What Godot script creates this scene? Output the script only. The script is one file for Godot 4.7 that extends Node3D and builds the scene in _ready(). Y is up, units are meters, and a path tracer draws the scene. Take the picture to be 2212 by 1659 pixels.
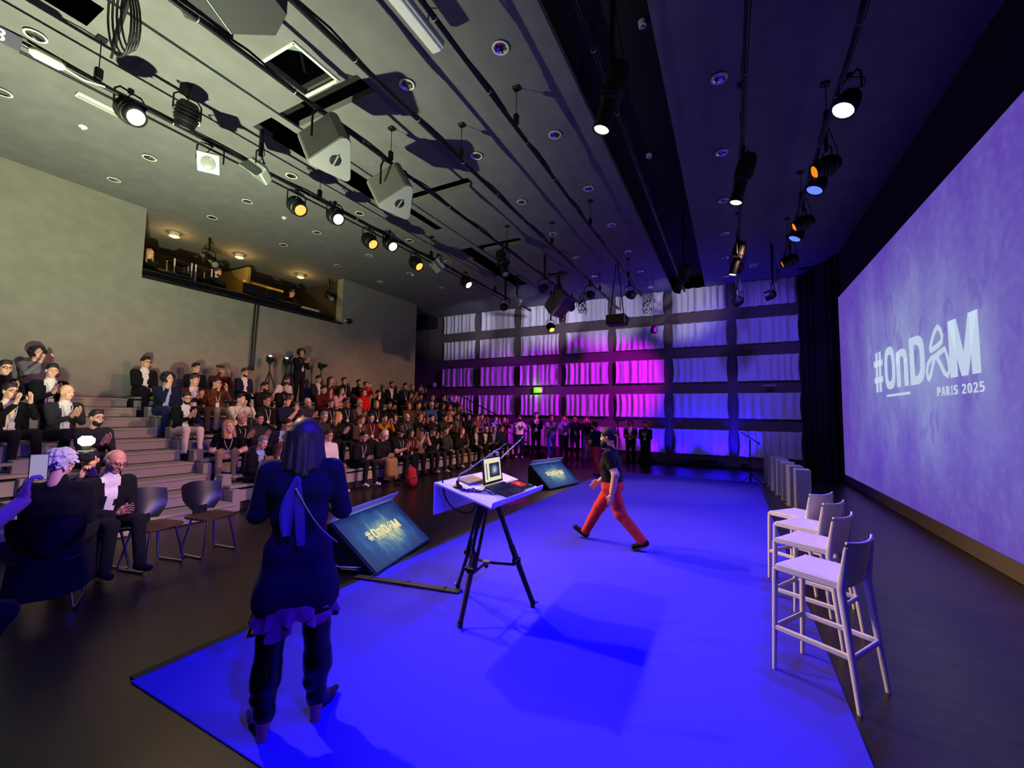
extends Node3D
# A talk in a lecture hall: blue carpeted stage, raked seating, lighting bars and a wall of fabric panels.
# World: x to the screen wall, y up, z = minus the distance along the hall.

class MB:
	var v := PackedVector3Array()
	var n := PackedVector3Array()
	var t := PackedVector2Array()
	var i := PackedInt32Array()
	func poly(pts: Array, out: Vector3, uvs: Array = []) -> void:
		var nn: Vector3 = (pts[1] - pts[0]).cross(pts[2] - pts[0])
		if nn.length_squared() < 1e-16 and pts.size() > 3:
			nn = (pts[2] - pts[0]).cross(pts[3] - pts[0])
		nn = nn.normalized()
		var flip := nn.dot(out) < 0.0
		if flip:
			nn = -nn
		var b := v.size()
		for k in pts.size():
			v.append(pts[k])
			n.append(nn)
			t.append(uvs[k] if uvs.size() else Vector2.ZERO)
		for k in range(1, pts.size() - 1):
			if flip:
				i.append_array(PackedInt32Array([b, b + k, b + k + 1]))
			else:
				i.append_array(PackedInt32Array([b, b + k + 1, b + k]))
	func box(c: Vector3, s: Vector3, bev := 0.0, bas := Basis()) -> MB:
		var h := s * 0.5
		bev = minf(bev, minf(h.x, minf(h.y, h.z)) * 0.9)
		var P := {}
		for a in 8:
			var sg := Vector3(1 if a & 1 else -1, 1 if a & 2 else -1, 1 if a & 4 else -1)
			for ax in 3:
				var q := sg * h
				for o in 3:
					if o != ax:
						q[o] -= sg[o] * bev
				P[a * 3 + ax] = c + bas * q
		for ax in 3:
			var m1 := 1 << ((ax + 1) % 3)
			var m2 := 1 << ((ax + 2) % 3)
			for sgn in 2:
				var b := (1 << ax) if sgn else 0
				var o := Vector3.ZERO
				o[ax] = 1.0 if sgn else -1.0
				poly([P[b * 3 + ax], P[(b | m1) * 3 + ax], P[(b | m1 | m2) * 3 + ax], P[(b | m2) * 3 + ax]], bas * o, [Vector2(0, 0), Vector2(1, 0), Vector2(1, 1), Vector2(0, 1)])
			if bev > 0.0:
				for q in 4:
					var e := (m1 if q & 1 else 0) | (m2 if q & 2 else 0)
					var a1 := (ax + 1) % 3
					var a2 := (ax + 2) % 3
					var o2 := Vector3.ZERO
					o2[a1] = 1.0 if q & 1 else -1.0
					o2[a2] = 1.0 if q & 2 else -1.0
					var f := e | (1 << ax)
					poly([P[e * 3 + a1], P[e * 3 + a2], P[f * 3 + a2], P[f * 3 + a1]], bas * o2)
		if bev > 0.0:
			for a in 8:
				poly([P[a * 3], P[a * 3 + 1], P[a * 3 + 2]], bas * Vector3(1 if a & 1 else -1, 1 if a & 2 else -1, 1 if a & 4 else -1))
		return self
	func tube(pts: Array, r, sides := 8, caps := true, flat := 1.0) -> MB:
		var m := pts.size()
		var up := Vector3.UP
		var d0: Vector3 = (pts[1] - pts[0]).normalized()
		if absf(d0.dot(up)) > 0.95:
			up = Vector3.RIGHT
		var b := v.size()
		var x := Vector3.ZERO
		for k in m:
			var d: Vector3 = (pts[mini(k + 1, m - 1)] - pts[maxi(k - 1, 0)]).normalized()
			if k == 0:
				x = up.cross(d).normalized()
			else:
				x = (x - d * x.dot(d)).normalized()
			var y := d.cross(x)
			var rr: float = r[k] if r is Array else r
			for s in sides:
				var a := TAU * s / sides
				v.append(pts[k] + (x * cos(a) + y * sin(a) * flat) * rr)
				n.append((x * cos(a) * flat + y * sin(a)).normalized())
				t.append(Vector2(float(s) / sides, float(k) / m))
		for k in m - 1:
			for s in sides:
				var s2 := (s + 1) % sides
				var a := b + k * sides + s
				var a2 := b + k * sides + s2
				i.append_array(PackedInt32Array([a, a2 + sides, a2, a, a + sides, a2 + sides]))
		if caps:
			for e in 2:
				var o := b + (m - 1) * sides * e
				var ring := []
				for s in sides:
					ring.append(v[o + s])
				poly(ring, (pts[1] - pts[0]) * -1.0 if e == 0 else pts[m - 1] - pts[m - 2])
		return self
	func lathe(prof: Array, xf := Transform3D(), sides := 16) -> MB:
		for k in prof.size() - 1:
			var p: Vector2 = prof[k]
			var q: Vector2 = prof[k + 1]
			var dn := Vector2(q.y - p.y, p.x - q.x)
			if dn.length() < 1e-9:
				continue
			dn = dn.normalized()
			var b := v.size()
			for s in sides + 1:
				var a := TAU * s / sides
				var cd := Vector3(cos(a), 0, sin(a))
				var nn := (xf.basis * (cd * dn.x + Vector3.UP * dn.y)).normalized()
				v.append(xf * (cd * p.x + Vector3.UP * p.y))
				v.append(xf * (cd * q.x + Vector3.UP * q.y))
				n.append(nn)
				n.append(nn)
				t.append(Vector2(float(s) / sides, 0))
				t.append(Vector2(float(s) / sides, 1))
			for s in sides:
				var a := b + s * 2
				i.append_array(PackedInt32Array([a, a + 3, a + 1, a, a + 2, a + 3]))
		return self
	func prism(pl: Array, depth: float, xf := Transform3D()) -> MB:
		var pp := PackedVector2Array(pl)
		if Geometry2D.is_polygon_clockwise(pp):
			pp.reverse()
		var tri := Geometry2D.triangulate_polygon(pp)
		for sgn in [1.0, -1.0]:
			var b := v.size()
			for q in pp:
				v.append(xf * Vector3(q.x, q.y, depth * 0.5 * sgn))
				n.append((xf.basis * Vector3(0, 0, sgn)).normalized())
				t.append(q)
			for k in range(0, tri.size(), 3):
				var A := pp[tri[k]]
				var B := pp[tri[k + 1]]
				var C := pp[tri[k + 2]]
				var ccw := (B - A).cross(C - A) > 0.0
				if ccw == (sgn > 0.0):
					i.append_array(PackedInt32Array([b + tri[k], b + tri[k + 2], b + tri[k + 1]]))
				else:
					i.append_array(PackedInt32Array([b + tri[k], b + tri[k + 1], b + tri[k + 2]]))
		for k in pp.size():
			var A := pp[k]
			var B := pp[(k + 1) % pp.size()]
			var o := Vector3(B.y - A.y, A.x - B.x, 0)
			poly([xf * Vector3(A.x, A.y, -depth / 2), xf * Vector3(B.x, B.y, -depth / 2), xf * Vector3(B.x, B.y, depth / 2), xf * Vector3(A.x, A.y, depth / 2)], xf.basis * o)
		return self
	func grid(fn: Callable, nu: int, nv: int) -> MB:
		var b := v.size()
		for jv in nv + 1:
			for iu in nu + 1:
				v.append(fn.call(float(iu) / nu, float(jv) / nv))
				t.append(Vector2(float(iu) / nu, 1.0 - float(jv) / nv))
		for jv in nv + 1:
			for iu in nu + 1:
				var l := b + jv * (nu + 1) + maxi(iu - 1, 0)
				var r := b + jv * (nu + 1) + mini(iu + 1, nu)
				var dn := b + maxi(jv - 1, 0) * (nu + 1) + iu
				var u := b + mini(jv + 1, nv) * (nu + 1) + iu
				n.append((v[r] - v[l]).cross(v[u] - v[dn]).normalized())
		for jv in nv:
			for iu in nu:
				var a := b + jv * (nu + 1) + iu
				var c := a + nu + 1
				i.append_array(PackedInt32Array([a, c + 1, a + 1, a, c, c + 1]))
		return self
	func ball(c: Vector3, r: Vector3, sides := 12, rings := 8, bas := Basis()) -> MB:
		var b := v.size()
		for k in rings + 1:
			var la := PI * k / rings
			for s in sides + 1:
				var a := TAU * s / sides
				var d := Vector3(sin(la) * cos(a), cos(la), sin(la) * sin(a))
				v.append(c + bas * (d * r))
				n.append((bas * (d / r)).normalized())
				t.append(Vector2(float(s) / sides, float(k) / rings))
		for k in rings:
			for s in sides:
				var a := b + k * (sides + 1) + s
				var e := a + sides + 1
				i.append_array(PackedInt32Array([a, e + 1, a + 1, a, e, e + 1]))
		return self
	func mesh() -> ArrayMesh:
		var ar := []
		ar.resize(Mesh.ARRAY_MAX)
		ar[Mesh.ARRAY_VERTEX] = v
		ar[Mesh.ARRAY_NORMAL] = n
		ar[Mesh.ARRAY_TEX_UV] = t
		ar[Mesh.ARRAY_INDEX] = i
		var am := ArrayMesh.new()
		am.add_surface_from_arrays(Mesh.PRIMITIVE_TRIANGLES, ar)
		return am

# A distance field of tapered limbs and ellipsoids joined smoothly, meshed as surface nets and split by region.
class SF:
	var prims := []
	var cut = null
	func cap(a: Vector3, b: Vector3, ra: float, rb: float, reg := 0, k := 0.03) -> void:
		prims.append([0, a, b, ra, rb, reg, k])
	func ell(c: Vector3, rad: Vector3, reg := 0, k := 0.03, bas := Basis()) -> void:
		prims.append([1, c, rad, bas.inverse(), maxf(rad.x, maxf(rad.y, rad.z)), reg, k])
	func sub(c: Vector3, rad: Vector3, bas := Basis()) -> void:
		prims.append([2, c, rad, bas.inverse(), maxf(rad.x, maxf(rad.y, rad.z)), 0, 0.01])
	func build(cell: float) -> Dictionary:
		var lo := Vector3.INF
		var hi := -Vector3.INF
		for p in prims:
			if p[0] == 0:
				var m: float = maxf(p[3], p[4])
				lo = lo.min(p[1].min(p[2]) - Vector3.ONE * m)
				hi = hi.max(p[1].max(p[2]) + Vector3.ONE * m)
			elif p[0] == 1:
				lo = lo.min(p[1] - Vector3.ONE * p[4])
				hi = hi.max(p[1] + Vector3.ONE * p[4])
		lo -= Vector3.ONE * cell * 2.5
		hi += Vector3.ONE * cell * 2.5
		var nx := int((hi.x - lo.x) / cell) + 1
		var ny := int((hi.y - lo.y) / cell) + 1
		var nz := int((hi.z - lo.z) / cell) + 1
		var f := PackedFloat32Array()
		f.resize(nx * ny * nz)
		f.fill(9.0)
		var nd := f.duplicate()
		var rg := PackedByteArray()
		rg.resize(nx * ny * nz)
		for p in prims:
			var kind: int = p[0]
			var k: float = p[6]
			var reg: int = p[5]
			var a: Vector3
			var b: Vector3
			if kind == 0:
				var m: float = maxf(p[3], p[4])
				a = p[1].min(p[2]) - Vector3.ONE * (m + cell * 2.0 + k)
				b = p[1].max(p[2]) + Vector3.ONE * (m + cell * 2.0 + k)
			else:
				a = p[1] - Vector3.ONE * (p[4] + cell * 2.0 + k)
				b = p[1] + Vector3.ONE * (p[4] + cell * 2.0 + k)
			var i0 := Vector3i(((a - lo) / cell).floor()).max(Vector3i.ZERO)
			var i1 := Vector3i(((b - lo) / cell).ceil()).min(Vector3i(nx - 1, ny - 1, nz - 1))
			var A: Vector3 = p[1]
			var AB := Vector3.ZERO
			var inv := 0.0
			var ra := 0.0
			var dr := 0.0
			var rad := Vector3.ONE
			var bi := Basis()
			var mr := 1.0
			if kind == 0:
				AB = p[2] - A
				inv = 1.0 / maxf(AB.length_squared(), 1e-9)
				ra = p[3]
				dr = p[4] - p[3]
			else:
				rad = p[2]
				bi = p[3]
				mr = minf(rad.x, minf(rad.y, rad.z))
			for z in range(i0.z, i1.z + 1):
				for y in range(i0.y, i1.y + 1):
					var row := (z * ny + y) * nx
					var q := Vector3(lo.x + i0.x * cell, lo.y + y * cell, lo.z + z * cell) - A
					for x in range(i0.x, i1.x + 1):
						var d: float
						if kind == 0:
							var tt := clampf(q.dot(AB) * inv, 0.0, 1.0)
							d = (q - AB * tt).length() - ra - dr * tt
						else:
							d = ((bi * q / rad).length() - 1.0) * mr
						q.x += cell
						var ix := row + x
						if kind == 2:
							f[ix] = maxf(f[ix], -d)
							continue
						if d < nd[ix]:
							nd[ix] = d
							rg[ix] = reg
						var e := f[ix]
						var h := clampf(0.5 + 0.5 * (e - d) / k, 0.0, 1.0)
						f[ix] = lerpf(e, d, h) - k * h * (1.0 - h)
		var vi := PackedInt32Array()
		vi.resize(nx * ny * nz)
		vi.fill(-1)
		var vs := PackedVector3Array()
		var ns := PackedVector3Array()
		var cells := PackedInt32Array()
		var vr := PackedByteArray()
		var sy := nx
		var sz := nx * ny
		var off := [0, 1, sy, sy + 1, sz, sz + 1, sz + sy, sz + sy + 1]
		var ed := [[0, 1], [2, 3], [4, 5], [6, 7], [0, 2], [1, 3], [4, 6], [5, 7], [0, 4], [1, 5], [2, 6], [3, 7]]
		var cp := []
		for c in 8:
			cp.append(Vector3(c & 1, (c >> 1) & 1, c >> 2))
		var lim := cell * 2.6
		var g := PackedFloat32Array()
		g.resize(8)
		for z in nz - 1:
			for y in ny - 1:
				var row := (z * ny + y) * nx
				for x in nx - 1:
					var ix := row + x
					if absf(f[ix]) > lim:
						continue
					var neg := 0
					for c in 8:
						g[c] = f[ix + off[c]]
						if g[c] < 0.0:
							neg += 1
					if neg == 0 or neg == 8:
						continue
					var s := Vector3.ZERO
					var cnt := 0
					for e in ed:
						var ga := g[e[0]]
						var gb := g[e[1]]
						if (ga < 0.0) != (gb < 0.0):
							s += cp[e[0]].lerp(cp[e[1]], ga / (ga - gb))
							cnt += 1
					vi[ix] = vs.size()
					cells.append(ix)
					var pos := lo + (Vector3(x, y, z) + s / cnt) * cell
					vs.append(pos)
					ns.append(Vector3(g[1] + g[3] + g[5] + g[7] - g[0] - g[2] - g[4] - g[6], g[2] + g[3] + g[6] + g[7] - g[0] - g[1] - g[4] - g[5], g[4] + g[5] + g[6] + g[7] - g[0] - g[1] - g[2] - g[3]).normalized())
					var r: int = rg[ix]
					if cut != null:
						r = cut.call(pos, r, ns[ns.size() - 1])
					vr.append(r)
		var out := {}
		var remap := {}
		for m in cells.size():
			var ix := cells[m]
			var ne := f[ix] < 0.0
			for axis in 3:
				var st: int = [1, sy, sz][axis]
				if (f[ix + st] < 0.0) == ne:
					continue
				var s1: int = [sy, sz, 1][axis]
				var s2: int = [sz, 1, sy][axis]
				var qd := [vi[ix], vi[ix - s1], vi[ix - s1 - s2], vi[ix - s2]]
				if qd.min() < 0:
					continue
				var r: int = vr[m]
				if not out.has(r):
					out[r] = MB.new()
					var rm := PackedInt32Array()
					rm.resize(vs.size())
					rm.fill(-1)
					remap[r] = rm
				var mb: MB = out[r]
				var ids := []
				for w in qd:
					if remap[r][w] < 0:
						remap[r][w] = mb.v.size()
						mb.v.append(vs[w])
						mb.n.append(ns[w])
						mb.t.append(Vector2.ZERO)
					ids.append(remap[r][w])
				if ne:
					mb.i.append_array(PackedInt32Array([ids[0], ids[2], ids[1], ids[0], ids[3], ids[2]]))
				else:
					mb.i.append_array(PackedInt32Array([ids[0], ids[1], ids[2], ids[0], ids[2], ids[3]]))
		return out

const F := 908.0
const CAMERA_HEIGHT := 1.75
var cam_right := Vector3(0.8869332, 0.0143776, -0.4616739)
var cam_up := Vector3(0.0195738, 0.9974476, 0.0686667)
var cam_back := Vector3(0.4614828, -0.0699395, 0.884388)
var taken := {}
var mats := {}
var rng := RandomNumberGenerator.new()

func P(x: float, y: float, d: float) -> Vector3:
	return Vector3(x, y, -d)

# the direction of a pixel, and where it meets a plane of known x, height or distance
func ray(px: float, py: float) -> Vector3:
	return cam_right * (px - 1106.0) / F - cam_up * (py - 829.5) / F - cam_back
func on_x(px: float, py: float, x: float) -> Vector3:
	var r := ray(px, py)
	return Vector3(0, CAMERA_HEIGHT, 0) + r * (x / r.x)
func on_y(px: float, py: float, y := 0.0) -> Vector3:
	var r := ray(px, py)
	return Vector3(0, CAMERA_HEIGHT, 0) + r * ((y - CAMERA_HEIGHT) / r.y)
func on_d(px: float, py: float, d: float) -> Vector3:
	var r := ray(px, py)
	return Vector3(0, CAMERA_HEIGHT, 0) + r * (-d / r.z)
# the distance at which a point of this x and height stands in picture column px
func depth_at(px: float, x: float, y: float) -> float:
	var u := (px - 1106.0) / F
	var q := Vector3(x, y - CAMERA_HEIGHT, 0)
	var a0 := q.dot(cam_right)
	var a2 := -q.dot(cam_back)
	return -(u * a2 - a0) / (cam_right.z + u * cam_back.z)

func numbered(called: String) -> String:
	var c: int = taken.get(called, 0)
	taken[called] = c + 1
	return called if c == 0 else "%s_%03d" % [called, c]
func tag(o: Node3D, label: String, category: String, group := "") -> Node3D:
	o.set_meta("label", label)
	o.set_meta("category", category)
	if group:
		o.set_meta("group", group)
	return o
func thing(called: String, label: String, category: String, at := Vector3.ZERO, group := "", turn := 0.0) -> Node3D:
	var o := Node3D.new()
	o.name = numbered(called)
	o.position = at
	o.rotation.y = turn
	add_child(o)
	tag(o, label, category, group)
	return o
func part(parent: Node, called: String, m, mt: Material, xf := Transform3D()) -> MeshInstance3D:
	var o := MeshInstance3D.new()
	o.mesh = m.mesh() if m is MB else m
	o.material_override = mt
	o.name = called
	o.transform = xf
	parent.add_child(o, true)
	return o
func struct(called: String, m, mt: Material) -> MeshInstance3D:
	var o := part(self, numbered(called), m, mt)
	o.set_meta("kind", "structure")
	return o
func struct_label(o: Node3D, label: String, category: String) -> void:
	o.set_meta("label", label)
	o.set_meta("category", category)
func M(key: String, col = null, rough := 0.6, metal := 0.0, spec := 0.5) -> StandardMaterial3D:
	if not mats.has(key):
		var m := StandardMaterial3D.new()
		m.resource_name = key
		m.albedo_color = col
		m.roughness = rough
		m.metallic = metal
		m.metallic_specular = spec
		mats[key] = m
	return mats[key]
func glow(key: String, col: Color, energy: float) -> StandardMaterial3D:
	if not mats.has(key):
		var m := M(key, Color(0.1, 0.1, 0.1), 0.4)
		m.emission_enabled = true
		m.emission = col
		m.emission_energy_multiplier = energy
	return mats[key]
func noise_tex(freq: float, dark: Color, light: Color, size := 512, sd := 1, octaves := 4, normal := false) -> NoiseTexture2D:
	var fn := FastNoiseLite.new()
	fn.seed = sd
	fn.frequency = freq
	fn.fractal_octaves = octaves
	var tx := NoiseTexture2D.new()
	tx.width = size
	tx.height = size
	tx.seamless = true
	tx.noise = fn
	tx.as_normal_map = normal
	tx.bump_strength = 3.0
	if not normal:
		var gr := Gradient.new()
		gr.set_color(0, dark)
		gr.set_color(1, light)
		tx.color_ramp = gr
	return tx
func look(at: Vector3, to: Vector3) -> Transform3D:
	var up := Vector3.UP if absf((to - at).normalized().y) < 0.98 else Vector3.RIGHT
	return Transform3D(Basis.looking_at(to - at, up), at)
func spot(parent: Node, called: String, at: Vector3, to: Vector3, col: Color, energy: float, angle: float, blend := 0.6, size := 0.06) -> SpotLight3D:
	var l := SpotLight3D.new()
	l.name = called
	parent.add_child(l, true)
	l.global_transform = look(at, to)
	l.light_color = col
	l.light_energy = energy
	l.spot_angle = angle
	l.spot_angle_attenuation = blend
	l.spot_range = 40.0
	l.spot_attenuation = 2.0
	l.light_size = size
	l.shadow_enabled = true
	return l
func area(parent: Node, called: String, xf: Transform3D, size: Vector2, col: Color, energy: float) -> AreaLight3D:
	var l := AreaLight3D.new()
	l.name = called
	parent.add_child(l, true)
	l.global_transform = xf
	l.area_size = size
	l.light_color = col
	l.light_energy = energy
	l.area_range = 40.0
	l.shadow_enabled = true
	return l

# ---------------------------------------------------------------- the hall
func holed(x: Array, d: Array, y0: float, y1: float, holes: Array) -> MB:
	var mb := MB.new()
	var xs: Array = x.duplicate()
	var ds: Array = d.duplicate()
	for h in holes:
		xs.append_array([h[0], h[1]])
		ds.append_array([h[2], h[3]])
	xs.sort()
	ds.sort()
	for a in xs.size() - 1:
		var run := -1.0
		for b in ds.size():
			var solid := false
			if b < ds.size() - 1 and xs[a + 1] - xs[a] > 0.001:
				var cx: float = (xs[a] + xs[a + 1]) / 2
				var cd: float = (ds[b] + ds[b + 1]) / 2
				solid = true
				for h in holes:
					if cx > h[0] and cx < h[1] and cd > h[2] and cd < h[3]:
						solid = false
			if solid and run < -90:
				run = ds[b]
			elif solid and run == -1.0:
				run = ds[b]
			elif not solid and run != -1.0:
				var d0: float = run
				var d1: float = ds[b]
				mb.box(P((xs[a] + xs[a + 1]) / 2, (y0 + y1) / 2, (d0 + d1) / 2), Vector3(xs[a + 1] - xs[a], y1 - y0, d1 - d0))
				run = -1.0
	return mb
func slab(x0: float, x1: float, y0: float, y1: float, d0: float, d1: float, bev := 0.0) -> MB:
	return MB.new().box(P((x0 + x1) / 2, (y0 + y1) / 2, (d0 + d1) / 2), Vector3(x1 - x0, y1 - y0, d1 - d0), bev)

func make_materials() -> void:
	var fl := M("dark_wood_floor", Color.WHITE, 0.3)
	fl.albedo_texture = noise_tex(0.012, Color(0.095, 0.06, 0.043), Color(0.15, 0.092, 0.063), 512, 3, 5)
	fl.uv1_triplanar = true
	fl.uv1_world_triplanar = true
	fl.uv1_scale = Vector3(0.25, 1.0, 2.6)
	fl.roughness = 0.34
	var cw := M("beige_plaster", Color.WHITE, 0.92)
	cw.albedo_texture = noise_tex(0.02, Color(0.47, 0.455, 0.40), Color(0.52, 0.505, 0.45), 256, 4, 5)
	cw.uv1_triplanar = true
	cw.uv1_world_triplanar = true
	cw.uv1_scale = Vector3(0.5, 0.5, 0.5)
	var ce := M("grey_ceiling_paint", Color.WHITE, 0.9)
	ce.albedo_texture = noise_tex(0.02, Color(0.36, 0.36, 0.355), Color(0.405, 0.405, 0.40), 256, 5, 5)
	ce.uv1_triplanar = true
	ce.uv1_world_triplanar = true
	ce.uv1_scale = Vector3(0.4, 0.4, 0.4)
	M("taupe_wall", Color(0.36, 0.31, 0.31), 0.9)
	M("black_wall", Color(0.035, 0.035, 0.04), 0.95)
	M("black_paint", Color(0.05, 0.05, 0.055), 0.6)
	M("black_metal", Color(0.045, 0.045, 0.05), 0.5, 0.0, 0.4)
	M("bar_steel", Color(0.16, 0.16, 0.16), 0.35, 0.8)
	M("chrome", Color(0.82, 0.82, 0.84), 0.15, 1.0)
	M("white_plastic", Color(0.86, 0.85, 0.83), 0.45)
	M("white_frame", Color(0.8, 0.8, 0.74), 0.6)
	M("grey_plastic", Color(0.55, 0.55, 0.52), 0.6)
	M("pale_metal", Color(0.62, 0.64, 0.6), 0.5, 0.1)
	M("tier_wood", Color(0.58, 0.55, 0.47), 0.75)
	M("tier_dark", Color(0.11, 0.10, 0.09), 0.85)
	var cp := M("blue_carpet", Color.WHITE, 0.97, 0.0, 0.2)
	cp.albedo_texture = noise_tex(0.3, Color(0.24, 0.205, 0.70), Color(0.265, 0.225, 0.74), 512, 8, 2)
	cp.uv1_triplanar = true
	cp.uv1_world_triplanar = true
	cp.uv1_scale = Vector3(1.5, 1.5, 1.5)
	M("red_card", Color(0.85, 0.16, 0.10), 0.6)
	M("brown_wood", Color(0.24, 0.12, 0.08), 0.45)
	M("seat_wood", Color(0.25, 0.16, 0.10), 0.5)
	M("black_shell", Color(0.04, 0.04, 0.045), 0.38)
	M("cable_black", Color(0.03, 0.03, 0.03), 0.6)
	M("skirting", Color(0.30, 0.25, 0.23), 0.7)
	M("lens_off", Color(0.5, 0.52, 0.5), 0.15, 0.2)
	M("reflector", Color(0.85, 0.85, 0.88), 0.12, 1.0)
	var pf := M("panel_fabric", Color(0.80, 0.79, 0.81), 0.9)
	pf.rim_enabled = true
	pf.rim = 0.2

func _ready() -> void:
	rng.seed = 11
	var cam := Camera3D.new()
	cam.name = "camera"
	cam.fov = rad_to_deg(2.0 * atan(829.5 / F))
	cam.near = 0.05
	add_child(cam)
	cam.transform = Transform3D(Basis(cam_right, cam_up, cam_back), Vector3(0, CAMERA_HEIGHT, 0))
	cam.current = true
	var we := WorldEnvironment.new()
	we.name = "world"
	var en := Environment.new()
	en.background_mode = Environment.BG_COLOR
	en.background_color = Color.BLACK
	en.tonemap_mode = Environment.TONE_MAPPER_LINEAR
	en.tonemap_exposure = 1.0
	en.sdfgi_enabled = true
	en.ssao_enabled = true
	en.ssil_enabled = true
	we.environment = en
	add_child(we)
	make_materials()
	build_hall()
	build_seating()
	build_stage()
	build_rig()
	build_booth()
	make_heads()
	build_people()

func build_hall() -> void:
	struct("floor", slab(-15.2, 3.0, -0.2, 0.0, -4.2, 16.7), M("dark_wood_floor"))
	# ceiling with its cable slot, cross slots and an open hatch
	var holes := [[-1.85, -0.75, -4.0, 16.2], [-5.5, -4.82, 3.13, 3.8], [-6.9, -4.45, 3.86, 4.2], [-6.6, -4.55, 6.68, 6.98], [-6.8, -4.9, 9.68, 10.05], [-5.4, -4.7, 12.7, 13.1]]
	struct("ceiling", holed([-6.25, -4.42], [-4.2, 16.7], 6.4, 6.5, holes.slice(1)), M("grey_ceiling_paint"))
	struct("ceiling_seats", holed([-15.2, -6.25], [-4.2, 16.7], 6.4, 6.5, [[-6.9, -6.25, 3.86, 4.2], [-6.6, -6.25, 6.68, 6.98], [-6.8, -6.25, 9.68, 10.05]]), M("grey_ceiling_paint"))
	struct("ceiling_front", slab(-4.42, -1.85, 6.4, 6.5, -4.2, 16.7), M("grey_ceiling_paint"))
	struct("ceiling_stage", slab(-0.75, 3.0, 6.4, 6.5, -4.2, 16.7), M("grey_ceiling_paint"))
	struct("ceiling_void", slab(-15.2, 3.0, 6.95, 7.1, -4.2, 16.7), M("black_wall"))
	var soffit := slab(-6.35, -6.2, 6.36, 6.4, -4.0, 16.3)
	struct("trim_1", soffit, M("grey_ceiling_paint"))
	struct("trim_2", slab(-4.48, -4.36, 6.37, 6.4, -4.0, 16.3), M("grey_ceiling_paint"))
	# wall behind the seating, with the opening of the control room
	var wl := MB.new()
	wl.box(P(-12.17, 2.39, 5.0), Vector3(0.3, 4.78, 18.0))
	wl.box(P(-12.17, 5.59, 0.235), Vector3(0.3, 1.62, 8.47))
	wl.box(P(-12.17, 5.59, 12.05), Vector3(0.3, 1.62, 3.9))
	struct("wall_left", wl, M("beige_plaster"))
	struct("wall_recess", slab(-15.2, -14.6, 0.0, 6.4, 13.8, 16.7), M("black_wall"))
	struct("wall_back", slab(-14.6, 3.0, 0.0, 6.4, 16.42, 16.7), M("taupe_wall"))
	struct("wall_soffit", slab(-14.6, -12.75, 5.85, 6.4, 15.6, 16.42), M("black_wall"))
	struct("wall_right", slab(2.78, 3.0, 0.0, 6.4, -4.2, 16.42), M("black_wall"))
	struct("wall_rear", slab(-15.2, 3.0, 0.0, 6.4, -4.2, -4.0), M("black_wall"))
	struct("baseboard_right", slab(2.72, 2.78, 0.0, 0.24, 2.0, 14.6, 0.01), M("skirting"))
	struct("baseboard_back", slab(-12.0, 2.0, 0.0, 0.07, 16.38, 16.42, 0.01), M("skirting"))
	# carpet
	var c := part(self, numbered("carpet"), slab(-3.44, 0.6, 0.0, 0.012, 1.38, 13.05, 0.004), M("blue_carpet"))
	tag(c, "large royal blue carpet laid over the stage floor", "carpet")
	var tp := part(self, numbered("edge_tape"), slab(-3.5, -3.43, 0.0, 0.014, 1.4, 6.9), M("cable_black"))
	tag(tp, "black tape strip along the audience edge of the blue carpet", "tape")
	# black drape between the panel wall and the screen
	var dr := thing("black_drape", "tall black stage drape beside the projection screen", "curtain", P(2.4, 0, 15.5))
	var dm := MB.new()
	dm.grid(func(u: float, w: float): return Vector3(lerpf(-0.37, 0.33, u) + 0.03 * sin(u * 50.0), w * 6.38, lerpf(-0.85, 0.95, u) + 0.07 * sin(u * 40.0)), 60, 4)
	part(dr, "cloth", dm, M("drape_cloth", Color(0.02, 0.02, 0.022), 0.95))
	part(dr, "track", MB.new().box(Vector3(0, 6.37, 0), Vector3(0.9, 0.05, 0.06)), M("black_metal"))
	build_panels()
	build_screen()
	# exit sign and small fittings on the panel wall
	var ex := thing("exit_sign", "lit green emergency exit sign under the fabric panels", "sign", P(-7.28, 2.74, 16.36))
	part(ex, "housing", MB.new().box(Vector3(0, 0.02, 0), Vector3(0.42, 0.24, 0.06), 0.01), M("white_plastic"))
	part(ex, "lit_face", MB.new().box(Vector3(0, 0.0, 0.033), Vector3(0.38, 0.19, 0.01)), glow("exit_green", Color(0.45, 0.85, 0.1), 1.6))
	part(ex, "pictogram", running_man(), glow("exit_white", Color(0.95, 1.0, 0.7), 1.6), Transform3D(Basis(), Vector3(0, 0, 0.04)))
	var eo := OmniLight3D.new()
	eo.name = "exit_glow"
	ex.add_child(eo)
	eo.position = Vector3(0, 0, 0.12)
	eo.light_color = Color(0.6, 1.0, 0.25)
	eo.light_energy = 0.12
	eo.light_size = 0.08
	eo.shadow_enabled = true
	var sg := part(self, numbered("wall_plate"), slab(0.95, 1.35, 2.76, 2.84, 16.35, 16.42, 0.01), M("grey_plastic"))
	tag(sg, "thin grey plate on the wall between fabric panels near the black drape", "wall plate")
	var sp := part(self, numbered("wall_plate"), slab(1.05, 1.28, 2.62, 2.7, 16.38, 16.42, 0.01), M("black_paint"))
	tag(sp, "small dark plate under the thin grey wall plate", "wall plate")
	var wf := part(self, numbered("wall_lamp"), MB.new().lathe([Vector2(0, 0.12), Vector2(0.09, 0.1), Vector2(0.12, 0.04), Vector2(0.12, 0)], Transform3D(Basis(Vector3.RIGHT, PI / 2), P(-12.82, 3.08, 16.42))), M("white_plastic"))
	tag(wf, "small round white fitting on the wall above the handrail", "wall fitting")
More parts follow.
